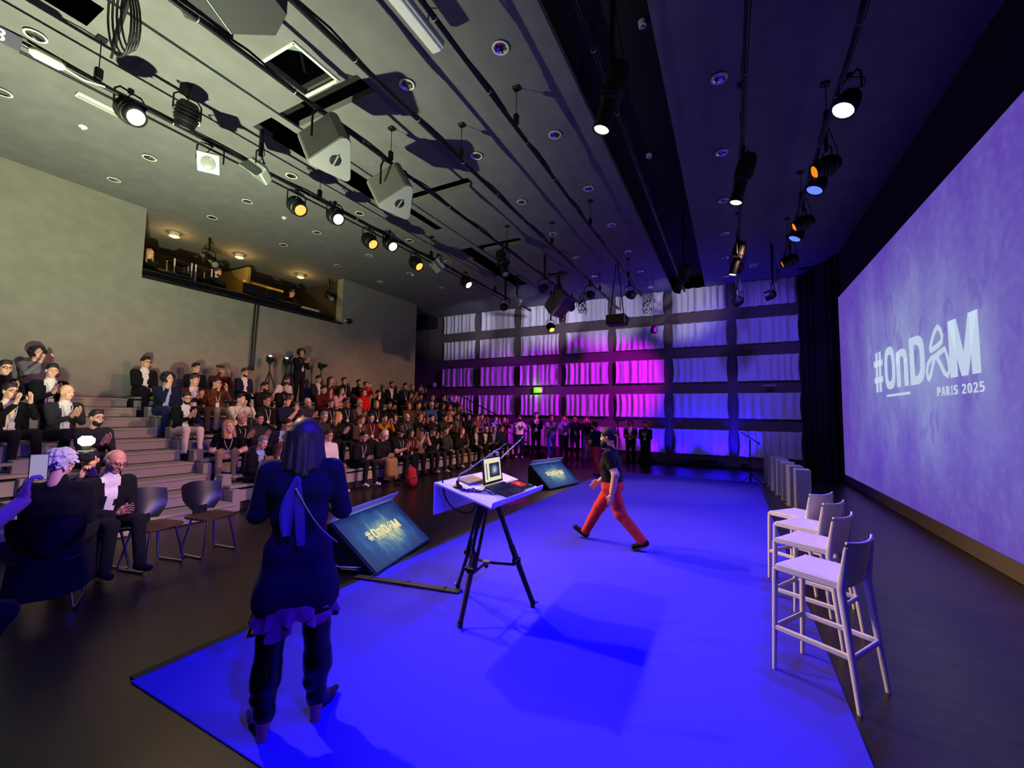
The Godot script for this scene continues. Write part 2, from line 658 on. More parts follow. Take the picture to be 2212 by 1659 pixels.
	# two cables down the seating wall
	for k in 2:
		var a := on_x(551 + 7 * k, 655, -11.96)
		var b := on_x(540 + 7 * k, 800, -11.96)
		var cb := part(self, numbered("wall_cable"), MB.new().tube([a, a.lerp(b, 0.5) + Vector3(0, 0, 0.01), b], 0.022, 6), M("cable_black"))
		tag(cb, ["black cable down the beige wall under the control room", "second black cable down the beige wall under the control room"][k], "cable", "wall cables")

func running_man() -> MB:
	var mb := MB.new()
	mb.ball(Vector3(0.02, 0.055, 0), Vector3(0.014, 0.014, 0.004), 8, 4)
	mb.tube([Vector3(0.012, 0.035, 0), Vector3(-0.01, -0.005, 0)], 0.011, 6, true, 0.4)
	mb.tube([Vector3(-0.01, -0.005, 0), Vector3(0.02, -0.03, 0), Vector3(0.008, -0.065, 0)], 0.008, 6, true, 0.4)
	mb.tube([Vector3(-0.01, -0.005, 0), Vector3(-0.03, -0.035, 0), Vector3(-0.06, -0.035, 0)], 0.008, 6, true, 0.4)
	mb.tube([Vector3(0.01, 0.03, 0), Vector3(0.04, 0.01, 0), Vector3(0.055, 0.025, 0)], 0.006, 6, true, 0.4)
	mb.tube([Vector3(0.01, 0.03, 0), Vector3(-0.025, 0.025, 0), Vector3(-0.04, 0.0, 0)], 0.006, 6, true, 0.4)
	for k in 3:
		mb.box(Vector3(0.1 + 0.025 * k, 0, 0), Vector3(0.012, 0.1, 0.004))
	return mb

func build_panels() -> void:
	var vars := []
	for s in 5:
		var r := RandomNumberGenerator.new()
		r.seed = 40 + s
		var ph := []
		for k in 5:
			ph.append([r.randf_range(24.0, 62.0), r.randf_range(0, TAU), r.randf_range(0.012, 0.028), r.randf_range(-2.5, 2.5)])
		var pinch := r.randf_range(0.02, 0.04)
		var fold := func(u: float, w: float) -> Vector3:
			var mid := 1.0 - (2.0 * w - 1.0) * (2.0 * w - 1.0)
			var x := lerpf(-0.9, 0.9, u) * (1.0 - pinch * mid)
			var z := 0.0
			for q in ph:
				z += q[2] * sin(q[0] * u + q[1] + q[3] * mid * 0.35)
			return Vector3(x, lerpf(0.0, 0.86, w) + 0.006 * sin(u * 33.0), 0.12 + z * (0.5 + 0.35 * mid))
		var mb := MB.new()
		mb.grid(fold, 110, 7)
		vars.append(mb.mesh())
	var back := MB.new().box(Vector3(0, 0.435, 0.008), Vector3(1.66, 0.8, 0.012), 0.003).mesh()
	var batten := MB.new().box(Vector3.ZERO, Vector3(1.8, 0.03, 0.05), 0.006).mesh()
	var rown := ["bottom row", "second row from the floor", "middle row", "fourth row from the floor", "top row"]
	var coln := ["seventh", "sixth", "fifth", "fourth", "third", "second", "first"]
	for r in 5:
		for c in 7:
			var x: float = -12.28 + 2.08 * c + 0.9
			var y: float = 0.41 + 1.278 * r
			var t := thing("fabric_panel", "pale grey pleated fabric panel, %s, %s column from the black drape" % [rown[r], coln[c]], "wall panel", P(x, y, 16.42), "pleated fabric panels on the far wall")
			part(t, "backing", back, M("black_paint"))
			part(t, "pleated_cloth", vars[(r * 3 + c * 2 + (r * c) % 3) % 5], M("panel_fabric"))
			part(t, "batten", batten, M("grey_plastic"), Transform3D(Basis(), Vector3(0, 0.86, 0.03)))
			part(t, "batten", batten, M("grey_plastic"), Transform3D(Basis(), Vector3(0, 0.012, 0.03)))

func concrete(w: int, h: int, deep: Color, mid: Color, pale: Color, sd: int) -> ImageTexture:
	var im := Image.create(w, h, false, Image.FORMAT_RGB8)
	var n1 := FastNoiseLite.new()
	n1.seed = sd
	n1.frequency = 0.006
	n1.fractal_octaves = 5
	var n2 := FastNoiseLite.new()
	n2.seed = sd + 1
	n2.frequency = 0.035
	n2.fractal_octaves = 4
	for y in h:
		for x in w:
			var u := (x + 0.5) / w
			var q := (y + 0.5) / h
			var e := Vector2((u - 0.5) * 2.0, (q - 0.5) * 2.0)
			var cen := clampf(1.15 - e.length() * 1.05, 0.0, 1.0)
			var a := clampf(cen + n1.get_noise_2d(x * 1100.0 / w, y * 600.0 / w) * 0.38, 0.0, 1.0)
			var col := deep.lerp(mid, minf(a * 2.0, 1.0)).lerp(pale, clampf(a * 2.0 - 1.0, 0.0, 1.0))
			var s := n2.get_noise_2d(x * 600.0 / w, y * 260.0 / w)
			if s > 0.3:
				col = col.lerp(deep, clampf((s - 0.3) * 3.0, 0.0, 0.3))
			col = col.lightened(clampf(n2.get_noise_2d(x * 1500.0 / w + 300.0, y * 1500.0 / w), 0.0, 1.0) * 0.12)
			im.set_pixel(x, y, col)
	return ImageTexture.create_from_image(im)
func shown(key: String, tx: Texture2D, energy: float) -> StandardMaterial3D:
	var m := M(key, Color(0.03, 0.03, 0.03), 0.5)
	m.emission_enabled = true
	m.emission = Color.WHITE
	m.emission_operator = BaseMaterial3D.EMISSION_OP_MULTIPLY
	m.emission_texture = tx
	m.emission_energy_multiplier = energy
	return m
# the wording of the event on a screen: letters fitted to boxes of [text, x0, x1, y0, y1] in metres
func lettering(parent: Node, mt: Material, xf: Transform3D, with_place: bool) -> void:
	var f := SystemFont.new()
	f.font_names = PackedStringArray(["Droid Sans"])
	f.font_weight = 700
	var rows := []
	heavy_letters(parent, mt, xf)
	if with_place:
		var x := 3.16
		for ch in "PARIS 2025":
			if ch != " ":
				var w := 0.04 if ch == "I" else 0.115
				rows.append([ch, x, x + w, 2.095, 2.225])
				x += w + 0.035
			else:
				x += 0.08
	for r in rows:
		var tm := TextMesh.new()
		tm.font = f
		tm.text = r[0]
		tm.font_size = 64
		tm.pixel_size = 0.01
		tm.depth = 0.01
		tm.curve_step = 1.0
		var bb := tm.get_aabb()
		var sx: float = (r[2] - r[1]) / bb.size.x
		var sy: float = (r[4] - r[3]) / bb.size.y
		var o := part(parent, "letter", tm, mt, xf * Transform3D(Basis.from_scale(Vector3(sx, sy, 0.3)), Vector3(r[1] - bb.position.x * sx, r[3] - bb.position.y * sy, 0.004)))
		o.set_meta("label", "letter %s" % r[0])
	part(parent, "underline", MB.new().box(Vector3(1.49, 2.2, 0.004), Vector3(1.21, 0.045, 0.004)), mt, xf)
	# the looped letter that stands for an A
	var A1 := [Vector2(2.99, 2.83), Vector2(3.08, 2.96), Vector2(3.19, 3.07), Vector2(3.29, 3.11), Vector2(3.37, 3.06), Vector2(3.42, 2.96), Vector2(3.4, 2.88), Vector2(3.24, 2.83), Vector2(3.0, 2.8), Vector2(2.99, 2.83)]
	var A2 := [Vector2(2.88, 2.36), Vector2(2.83, 2.48), Vector2(2.88, 2.6), Vector2(3.0, 2.67), Vector2(3.2, 2.7), Vector2(3.48, 2.76), Vector2(3.57, 2.6), Vector2(3.6, 2.45), Vector2(3.53, 2.37), Vector2(3.43, 2.42), Vector2(3.32, 2.56), Vector2(3.2, 2.68)]
	var A3 := [Vector2(2.88, 2.36), Vector2(2.97, 2.43), Vector2(3.05, 2.56), Vector2(3.14, 2.68)]
	var mb := MB.new()
	for ln in [A1, A2, A3]:
		var pts := []
		for q in ln:
			pts.append(Vector3(q.x, q.y, 0.004))
		mb.tube(pts, 0.043, 8, true, 1.0)
	for k in mb.v.size():
		mb.v[k].z = 0.004 + clampf(mb.v[k].z - 0.004, -0.003, 0.003)
	part(parent, "looped_letter", mb, mt, xf)

# the five heavy condensed characters, drawn as bars, bowls and slants
func heavy_letters(parent: Node, mt: Material, xf: Transform3D) -> void:
	var Z := Transform3D(Basis(), Vector3(0, 0, 0.004))
	var bar := func(mb: MB, x0: float, x1: float, y0: float, y1: float) -> void:
		mb.box(Vector3((x0 + x1) / 2, (y0 + y1) / 2, 0.004), Vector3(x1 - x0, y1 - y0, 0.006))
	var bowl := func(mb: MB, cx: float, cy: float, rx: float, ry: float, wx: float, wy: float, a0: float, a1: float, e: float) -> void:
		mb.grid(func(u: float, w: float):
			var a := lerpf(a1, a0, u)
			var k := Vector2(signf(cos(a)) * pow(absf(cos(a)), e), signf(sin(a)) * pow(absf(sin(a)), e))
			return Vector3(cx + k.x * (rx - wx * w), cy + k.y * (ry - wy * w), 0.007), 36, 1)
	var h := MB.new()
	for x in [0.245, 0.455]:
		h.prism([Vector2(x, 2.3), Vector2(x + 0.12, 2.3), Vector2(x + 0.16, 3.12), Vector2(x + 0.04, 3.12)], 0.006, Z)
	bar.call(h, 0.15, 0.7, 2.83, 2.95)
	bar.call(h, 0.15, 0.7, 2.49, 2.61)
	part(parent, "letter", h, mt, xf).set_meta("label", "hash sign")
	var o := MB.new()
	bowl.call(o, 1.13, 2.725, 0.3, 0.41, 0.17, 0.15, 0.0, TAU, 0.7)
	part(parent, "letter", o, mt, xf).set_meta("label", "letter O")
	var n := MB.new()
	bar.call(n, 1.5, 1.67, 2.33, 2.98)
	bar.call(n, 1.87, 2.04, 2.33, 2.8)
	bowl.call(n, 1.77, 2.76, 0.27, 0.24, 0.17, 0.13, 0.0, PI, 0.7)
	part(parent, "letter", n, mt, xf).set_meta("label", "letter n")
	var d := MB.new()
	bar.call(d, 2.16, 2.34, 2.32, 3.12)
	bowl.call(d, 2.34, 2.72, 0.44, 0.4, 0.18, 0.14, -PI / 2, PI / 2, 0.6)
	part(parent, "letter", d, mt, xf).set_meta("label", "letter D")
	var m := MB.new()
	bar.call(m, 3.62, 3.82, 2.33, 3.12)
	bar.call(m, 4.22, 4.42, 2.33, 3.12)
	m.prism([Vector2(3.62, 3.12), Vector2(3.85, 3.12), Vector2(4.02, 2.62), Vector2(4.02, 2.33), Vector2(3.94, 2.33)], 0.006, Z)
	m.prism([Vector2(4.42, 3.12), Vector2(4.19, 3.12), Vector2(4.02, 2.62), Vector2(4.02, 2.33), Vector2(4.1, 2.33)], 0.006, Z)
	part(parent, "letter", m, mt, xf).set_meta("label", "letter M")

func build_screen() -> void:
	var sc := thing("projection_screen", "huge pale violet projection screen on the black wall", "screen", P(2.72, 0.22, 9.3))
	var b := Basis(Vector3(0, 0, 1), Vector3.UP, Vector3(-1, 0, 0))
	part(sc, "frame", MB.new().box(Vector3(0.02, 2.45, 0), Vector3(0.03, 4.92, 10.45), 0.008), M("black_paint"))
	var tx := concrete(640, 300, Color(0.40, 0.29, 0.74), Color(0.47, 0.43, 0.78), Color(0.60, 0.64, 0.85), 21)
	var face := MB.new()
	face.poly([Vector3(-5.2, 0, 0), Vector3(5.2, 0, 0), Vector3(5.2, 4.9, 0), Vector3(-5.2, 4.9, 0)], Vector3(0, 0, 1), [Vector2(0, 1), Vector2(1, 1), Vector2(1, 0), Vector2(0, 0)])
	part(sc, "picture", face, shown("screen_picture", tx, 0.8), Transform3D(b, Vector3.ZERO))
	lettering(sc, glow("screen_letters", Color(0.80, 0.87, 0.95), 0.85), Transform3D(b, Vector3(0, -0.22, -2.3)), true)
	area(sc, "screen_light", Transform3D(Basis(Vector3(0, 0, -1), Vector3.UP, Vector3(1, 0, 0)), P(2.66, 2.7, 9.3)), Vector2(10.2, 4.8), Color(0.60, 0.56, 0.9), 1.2)

# ---------------------------------------------------------------- raked seating
const TIER_FRONT := [-7.65, -8.6, -9.53, -10.45, -11.35]
const TIER_TOP := [0.39, 0.78, 1.17, 1.56, 1.95]
func build_seating() -> void:
	var ord := ["first", "second", "third", "fourth", "top"]
	for blk in 2:
		var d0: float = [-3.9, 4.25][blk]
		var d1: float = [2.15, 15.55][blk]
		var t := thing("tiered_seating", ["pale wooden tiered seating block before the aisle steps", "long pale wooden tiered seating block full of seated people"][blk], "seating", P(-7.65, 0, (d0 + d1) / 2))
		for k in 5:
			var x0: float = TIER_FRONT[k]
			var x1: float = TIER_FRONT[k + 1] if k < 4 else -11.98
			var ln: float = d1 - d0
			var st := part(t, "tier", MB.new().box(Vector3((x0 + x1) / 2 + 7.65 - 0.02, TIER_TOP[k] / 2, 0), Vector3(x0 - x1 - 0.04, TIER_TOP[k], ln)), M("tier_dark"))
			part(st, "seat_plank", MB.new().box(Vector3(x0 + 7.65 - 0.2, TIER_TOP[k] + 0.02, 0), Vector3(0.44, 0.045, ln), 0.008), M("tier_wood"))
			part(st, "riser_board", MB.new().box(Vector3(x0 + 7.65 - 0.006, TIER_TOP[k] - 0.14, 0), Vector3(0.022, 0.2, ln), 0.004), M("tier_wood"))
			# end posts beside the aisle, with a short arm
			var zz := (-ln / 2 + 0.06) if blk == 0 else (ln / 2 - 0.06)
			if k < 4:
				var y0: float = TIER_TOP[k - 1] if k > 0 else 0.0
				var y1: float = TIER_TOP[k] + 0.22
				var po := part(t, "end_post", MB.new().box(Vector3(x0 + 7.65 - 0.28, (y0 + y1) / 2, zz), Vector3(0.2, y1 - y0, 0.16), 0.012), M("tier_wood"))
				part(po, "arm_slab", MB.new().box(Vector3(x0 + 7.65 - 0.24, y1 - 0.05, zz - 0.2 if blk else zz + 0.2), Vector3(0.24, 0.035, 0.26), 0.01), M("tier_wood"))
				part(po, "post_foot", MB.new().box(Vector3(x0 + 7.65 - 0.02, (y0 + TIER_TOP[k]) / 2, zz), Vector3(0.3, TIER_TOP[k] - y0 - 0.02, 0.14), 0.012), M("tier_wood"))
	# aisle steps
	var s := thing("aisle_steps", "pale wooden aisle steps climbing between the two seating blocks", "stairs", P(-7.65, 0, 3.2))
	for k in 10:
		var y: float = 0.195 * (k + 1)
		var x0: float = -7.33 - 0.463 * k
		part(s, "riser_board", MB.new().box(Vector3(x0 + 7.65 - 0.012, y - 0.11, 0), Vector3(0.024, 0.15, 1.98), 0.004), M("tier_wood"))
		var tr := part(s, "tread", MB.new().box(Vector3(x0 + 7.65 - 0.22, y - 0.02, 0), Vector3(0.47, 0.045, 2.0), 0.008), M("tier_wood"))
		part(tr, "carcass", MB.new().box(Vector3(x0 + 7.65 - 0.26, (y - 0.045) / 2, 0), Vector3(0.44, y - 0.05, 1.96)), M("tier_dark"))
	# handrail at the far end of the seating
	var r := thing("handrail", "grey metal handrail sloping down the far end of the seating", "handrail", P(-9.7, 0, 15.68))
	var a := Vector3(-2.15, 3.0, 0)
	var b := Vector3(2.3, 1.0, 0)
	part(r, "top_rail", MB.new().tube([a, b], 0.025, 8), M("bar_steel"))
	part(r, "lower_rail", MB.new().tube([a - Vector3(0, 0.45, 0), b - Vector3(0, 0.45, 0)], 0.018, 8), M("bar_steel"))
	for k in 5:
		var p := a.lerp(b, (k + 0.3) / 4.6)
		var fl := 0.0
		for q in 5:
			if p.x - 9.7 < TIER_FRONT[q]:
				fl = TIER_TOP[q]
		part(r, "post", MB.new().box(Vector3(p.x, (p.y + 0.0) / 2, 0), Vector3(0.05, p.y, 0.03), 0.006), M("bar_steel"))

func floor_chair(at: Vector3, turn: float, label: String) -> void:
	var t := thing("shell_chair", label, "chair", at, "black padded chairs on the floor beside the aisle", turn)
	# faces local +z
	var pad := MB.new()
	pad.grid(func(u: float, w: float):
		var a := (u - 0.5) * 2.0
		var hw := 0.12 + 0.12 * sin(minf(w * 1.6, 1.0) * PI / 2)
		return Vector3(-a * hw, 0.5 + w * 0.34 - 0.03 * a * a * w, -0.2 - 0.07 * w + 0.1 * a * a - 0.02), 14, 8)
	pad.grid(func(u: float, w: float):
		var a := (u - 0.5) * 2.0
		var hw := 0.12 + 0.12 * sin(minf(w * 1.6, 1.0) * PI / 2)
		var th := 0.045 * sqrt(maxf(0.0, 1.0 - pow(absf(a), 4.0))) * (1.0 - 0.6 * w)
		return Vector3(a * hw, 0.5 + w * 0.34 - 0.03 * a * a * w, -0.2 - 0.07 * w + 0.1 * a * a - 0.025 - th), 14, 8)
	part(t, "backrest", pad, M("black_shell"))
	part(t, "back_stem", MB.new().box(Vector3(0, 0.49, -0.2), Vector3(0.17, 0.12, 0.03), 0.01), M("black_shell"))
	var pl := []
	for k in 20:
		var a := TAU * k / 20
		pl.append(Vector2(signf(cos(a)) * pow(absf(cos(a)), 0.5) * 0.22, signf(sin(a)) * pow(absf(sin(a)), 0.5) * 0.22))
	part(t, "seat", MB.new().prism(pl, 0.022, Transform3D(Basis(Vector3.RIGHT, PI / 2), Vector3(0, 0.445, 0))), M("seat_wood"))
	for s in [-1.0, 1.0]:
		part(t, "leg", MB.new().tube([Vector3(s * 0.13, 0.435, 0.14), Vector3(s * 0.2, 0.03, 0.2), Vector3(s * 0.2, 0.014, 0.17), Vector3(s * 0.2, 0.014, -0.17), Vector3(s * 0.2, 0.03, -0.2), Vector3(s * 0.13, 0.435, -0.14)], 0.0125, 8), M("chrome"))
	part(t, "cross_bar", MB.new().tube([Vector3(-0.13, 0.42, 0), Vector3(0.13, 0.42, 0)], 0.01, 6), M("chrome"))

# ---------------------------------------------------------------- stage
func bar_stool(at: Vector3, turn: float, label: String) -> void:
	var t := thing("bar_stool", label, "stool", at, "white bar stools at the carpet edge", turn)
	var w := M("stool_white", Color(0.82, 0.80, 0.78), 0.5)
	# local +z is the front
	var seat := MB.new()
	var prof := []
	for k in 9:
		var a := PI / 2 * k / 8.0
		prof.append(Vector2(0.215 - 0.05 + 0.05 * sin(a), 0.735 - 0.05 + 0.05 * cos(a)))
	var out := [Vector2(-0.2, 0.735)] + prof + [Vector2(0.185, 0.685), Vector2(0.165, 0.708), Vector2(-0.2, 0.708)]
	seat.prism(out, 0.40, Transform3D(Basis(Vector3(0, 0, 1), Vector3.UP, Vector3(-1, 0, 0)), Vector3.ZERO))
	seat.box(Vector3(0.195, 0.71, 0), Vector3(0.02, 0.05, 0.38), 0.006)
	seat.box(Vector3(-0.195, 0.71, 0), Vector3(0.02, 0.05, 0.38), 0.006)
	part(t, "seat", seat, w)
	var bk := MB.new()
	for side in [1.0, -1.0]:
		bk.grid(func(u: float, v: float):
			var a: float = (u - 0.5) * 2.0 * side
			var y := lerpf(0.68, 0.966, v)
			return Vector3(-a * (0.2 - 0.012 * v), y + 0.012 * a * a, -0.19 - 0.07 * v + 0.035 * a * a * (0.4 + 0.6 * v) + 0.007 * side), 12, 6)
	part(t, "backrest", bk, w)
	var rim := []
	for k in 13:
		var a := (k / 6.0 - 1.0)
		rim.append(Vector3(-a * 0.188, 0.966 + 0.012 * a * a, -0.26 + 0.035 * a * a))
	part(t, "back_rim", MB.new().tube(rim, 0.0085, 6), w)
	for s in [-1.0, 1.0]:
		part(t, "leg", MB.new().tube([Vector3(s * 0.188, 0.7, 0.2), Vector3(s * 0.19, 0.3, 0.212), Vector3(s * 0.192, 0.0, 0.222)], [0.021, 0.018, 0.014], 6), w)
		part(t, "leg", MB.new().tube([Vector3(s * 0.19, 0.95, -0.225), Vector3(s * 0.192, 0.69, -0.19), Vector3(s * 0.2, 0.3, -0.235), Vector3(s * 0.207, 0.0, -0.27)], [0.012, 0.026, 0.021, 0.016], 6), w)
		part(t, "stretcher", MB.new().box(Vector3(s * 0.195, 0.3, -0.01), Vector3(0.02, 0.036, 0.45), 0.006), w)
	part(t, "footrest", MB.new().box(Vector3(0, 0.3, 0.212), Vector3(0.38, 0.036, 0.02), 0.006), w)
	part(t, "stretcher", MB.new().box(Vector3(0, 0.3, -0.238), Vector3(0.39, 0.036, 0.02), 0.006), w)

func floor_monitor(at: Vector3, turn: float, label: String, txt: Texture2D, key: String) -> void:
	# local: screen faces +z and up, bottom edge at z = 0
	var t := thing("floor_monitor", label, "monitor", at, "tilted screens on the floor before the audience", turn)
	var tilt := deg_to_rad(40.0)
	var up := Vector3(0, sin(tilt), -cos(tilt))
	var nn := Vector3(0, cos(tilt), sin(tilt))
	var w := 1.3
	var h := 0.76
	var o := Vector3(0, 0.035, 0)
	var bs := Basis(Vector3.RIGHT, up, nn)
	part(t, "casing", MB.new().box(o + up * h / 2 - nn * 0.035, Vector3(w + 0.02, h + 0.02, 0.05), 0.008, bs), M("black_paint"))
	var sd := [Vector2(0.0, 0.0), Vector2(-0.62, 0.0), Vector2(-0.62, 0.5), Vector2(-0.55, 0.46), Vector2(-0.02, 0.03)]
	for s in [-1.0, 1.0]:
		part(t, "cradle_side", MB.new().prism(sd, 0.025, Transform3D(Basis(Vector3(0, 0, 1), Vector3.UP, Vector3(-1, 0, 0)), Vector3(s * 0.62, 0, -0.03))), M("black_paint"))
	part(t, "cradle_back", MB.new().box(Vector3(0, 0.25, -0.64), Vector3(1.28, 0.5, 0.02)), M("black_paint"))
	var face := MB.new()
	face.poly([Vector3(-w / 2 + 0.01, 0.01, 0), Vector3(w / 2 - 0.01, 0.01, 0), Vector3(w / 2 - 0.01, h - 0.01, 0), Vector3(-w / 2 + 0.01, h - 0.01, 0)], Vector3(0, 0, 1), [Vector2(0, 1), Vector2(1, 1), Vector2(1, 0), Vector2(0, 0)])
	part(t, "picture", face, shown(key, txt, 0.75), Transform3D(bs, o + nn * 0.0))
	var sc := 0.165
	lettering(t, glow("monitor_letters", Color(0.98, 0.92, 0.62), 0.85), Transform3D(bs * Basis.from_scale(Vector3(sc, sc, sc)), o + up * (h * 0.55) + nn * 0.002) * Transform3D(Basis(), Vector3(-2.3, -2.7, 0)), false)
	# white hood along the top edge
	part(t, "hood", MB.new().box(o + up * (h + 0.012) + nn * 0.06, Vector3(w + 0.03, 0.012, 0.15), 0.003, bs), M("white_plastic"))
	area(t, "monitor_light", t.global_transform * Transform3D(bs, o + up * h / 2 + nn * 0.05), Vector2(1.2, 0.7), Color(0.6, 0.68, 0.75), 0.35)

func build_stage() -> void:
	var fw := Vector2(-0.39, 0.24).normalized()   # the stools face the audience
	var turn := atan2(fw.x, -fw.y)
	var names := ["white bar stool, end of the row, nearest legs half off the carpet", "white bar stool, second in the row", "white bar stool, third in the row", "white bar stool, fourth in the row, beside the upright slabs"]
	var base := P(0.258, 0, 3.575)
	var first := P(0.52, 0, 3.60)
	for k in 4:
		var c: Vector3 = [P(0.258, 0, 3.575), P(0.313, 0, 4.344), P(0.369, 0, 4.973), P(0.362, 0, 5.473)][k]
		bar_stool(first + c - base, turn + [0.0, 0.05, -0.03, -0.12][k], names[k])
	var tx := concrete(400, 240, Color(0.02, 0.16, 0.40), Color(0.10, 0.34, 0.58), Color(0.80, 0.83, 0.62), 31)
	var b0 := P(-3.36, 0, 3.41)
	var b1 := P(-3.66, 0, 4.68)
	var dir := (b1 - b0).normalized()
	# local x runs left to right as seen by the presenter, which is towards greater distance
	floor_monitor((b0 + b1) / 2, atan2(-dir.z, dir.x), "tilted floor screen with a pale hood beside the lectern", tx, "monitor_picture")
	var e0 := P(-3.72, 0, 9.1)
	var e1 := P(-3.43, 0, 10.35)
	var dir2 := (e1 - e0).normalized()
	floor_monitor((e0 + e1) / 2, atan2(-dir2.z, dir2.x), "tilted floor screen with a pale hood near the man in red trousers", tx, "monitor_picture")
	build_lectern()
	# red card on a stand beyond the lectern
	var rc := thing("red_sign", "small red board with a white round mark leaning on the floor behind the lectern", "sign", P(-3.62, 0, 7.1), "", PI / 2 - 0.3)
	var rb := Basis(Vector3.RIGHT, deg_to_rad(-35.0))
	part(rc, "board", MB.new().box(Vector3(0, 0.2, 0), Vector3(0.46, 0.3, 0.015), 0.003, rb), M("red_card"))
	part(rc, "round_mark", MB.new().ball(rb * Vector3(0, 0.06, 0.008) + Vector3(0, 0.2, 0), Vector3(0.05, 0.04, 0.004), 12, 6, rb), M("white_plastic"))
	for s in [-1.0, 1.0]:
		part(rc, "prop", MB.new().tube([Vector3(s * 0.15, 0.28, -0.06), Vector3(s * 0.17, 0.0, -0.2)], 0.012, 6), M("black_metal"))
	# cables
	var cb := MB.new()
	var p0 := P(-3.52, 0.025, 3.28)
	var p1 := P(-2.36, 0.025, 3.5)
	var cv := thing("cable_cover", "flat bundle of taped cables lying from the floor screen to the lectern", "cable", P(-2.9, 0, 3.4))
	for k in 4:
		var o := Vector3(0, 0, 0.022 * (k - 1.5))
		part(cv, "cable", MB.new().tube([p0 + o - cv.position, p0.lerp(p1, 0.5) + o + Vector3(0, 0.004 * k, 0.01) - cv.position, p1 + o - cv.position], 0.009, 6), M("cable_black"))
	for k in 3:
		part(cv, "tape", MB.new().box(p0.lerp(p1, 0.15 + 0.35 * k) - cv.position + Vector3(0, 0.008, 0), Vector3(0.04, 0.012, 0.1), 0.004, Basis(Vector3.UP, 0.18)), M("cable_black"))
	var co := thing("coiled_cable", "loose coil of pale and dark cable with white plugs beside the floor screen", "cable", P(-3.74, 0.0, 3.42))
	for k in 4:
		var pts := []
		for q in 22:
			var a := TAU * q / 18.0 + k
			pts.append(Vector3(cos(a) * (0.1 + 0.016 * k + 0.003 * q), 0.012 + 0.017 * k + 0.025 * absf(sin(a * 1.5)), sin(a) * (0.08 + 0.02 * k)))
		part(co, "coil", MB.new().tube(pts, 0.006, 6), M("white_plastic") if k % 2 else M("cable_black"))
	for k in 2:
		part(co, "plug", MB.new().box(Vector3(0.02 + 0.05 * k, 0.1 + 0.03 * k, 0.02), Vector3(0.035, 0.06, 0.035), 0.008, Basis(Vector3(1, 0, 1).normalized(), 0.6 + k)), M("white_plastic"))
	# upright pale slabs standing in a row
	for k in 7:
		var u := k / 6.0
		var at := P(lerpf(1.14, 0.86, u), 0, lerpf(9.5, 13.2, u))
		var sl := thing("upright_slab", "pale upright slab, %s in the row behind the stools" % ["first", "second", "third", "fourth", "fifth", "sixth", "seventh"][k], "slab", at, "pale slabs standing behind the stools", 0.1 * sin(k * 2.0))
		part(sl, "board", MB.new().box(Vector3(0, 0.4, 0), Vector3(0.24, 0.8, 0.3), 0.01), M("slab_grey", Color(0.62, 0.62, 0.62), 0.7))
		part(sl, "foot", MB.new().box(Vector3(0, 0.012, 0), Vector3(0.3, 0.024, 0.34), 0.004), M("grey_plastic"))
	# music stand
	var ms := thing("music_stand", "black music stand at the far corner of the carpet", "music stand", P(0.42, 0, 12.8))
	part(ms, "pole", MB.new().tube([Vector3(0, 0.05, 0), Vector3(0, 1.15, 0)], 0.016, 8), M("black_metal"))
	part(ms, "desk", MB.new().box(Vector3(0, 1.2, 0), Vector3(0.5, 0.02, 0.34), 0.004, Basis(Vector3(0, 0, 1), -0.6)), M("black_metal"))
	part(ms, "lip", MB.new().box(Vector3(0.2, 1.06, 0), Vector3(0.05, 0.02, 0.34), 0.004, Basis(Vector3(0, 0, 1), 0.9)), M("black_metal"))
	for k in 3:
		var a := TAU * k / 3 + 0.4
		part(ms, "leg", MB.new().tube([Vector3(0, 0.25, 0), Vector3(cos(a) * 0.3, 0.012, sin(a) * 0.3)], 0.012, 6), M("black_metal"))
	# cases and uplighters along the far wall
	for k in 2:
		var cs := thing("equipment_case", ["small black equipment case by the far wall skirting", "wider black equipment case by the far wall skirting"][k], "case", P([-1.2, -0.72][k], 0, 16.15))
		part(cs, "body", MB.new().box(Vector3(0, 0.14, 0), Vector3([0.3, 0.55][k], 0.26, 0.3), 0.015), M("black_paint"))
		part(cs, "lid_trim", MB.new().box(Vector3(0, 0.2, 0), Vector3([0.31, 0.56][k], 0.02, 0.31), 0.004), M("bar_steel"))
	for k in 4:
		var at: Vector3 = P([-1.5, -0.35, 0.35, -2.55][k], 0, 15.9)
		var ul := thing("floor_uplighter", "small black blue-lit uplighter on the floor, %s" % ["beside the small equipment case", "beside the wider equipment case", "beside the music stand", "beside the woman in the long dark skirt"][k], "lamp", at, "uplighters along the far wall")
		part(ul, "housing", MB.new().lathe([Vector2(0.0, 0.0), Vector2(0.1, 0.0), Vector2(0.12, 0.06), Vector2(0.11, 0.16), Vector2(0.1, 0.17)], Transform3D(Basis(Vector3.RIGHT, -0.5), Vector3(0, 0.03, 0))), M("black_metal"))
		part(ul, "lens", MB.new().ball(Vector3(0, 0.17, -0.08), Vector3(0.085, 0.02, 0.085), 14, 6, Basis(Vector3.RIGHT, -0.5)), glow("blue_led", Color(0.15, 0.1, 1.0), 3.0))
		part(ul, "foot", MB.new().box(Vector3(0, 0.012, 0), Vector3(0.22, 0.024, 0.2), 0.005), M("black_metal"))
		spot(ul, "uplight", at + Vector3(0, 0.24, -0.08), P(at.x - 0.5, 3.2, 16.6), Color(0.09, 0.0, 1.0) if k < 3 else Color(0.25, 0.0, 1.0), [7.0, 8.0, 7.0, 5.0][k], 55.0, 0.8, 0.08)
	# camera on a tripod by the wall
	var ct := thing("camera_tripod", "video camera on a black tripod beside the woman with big curly hair", "camera", P(-3.72, 0, 15.6))
	photo_tripod(ct, 1.5)
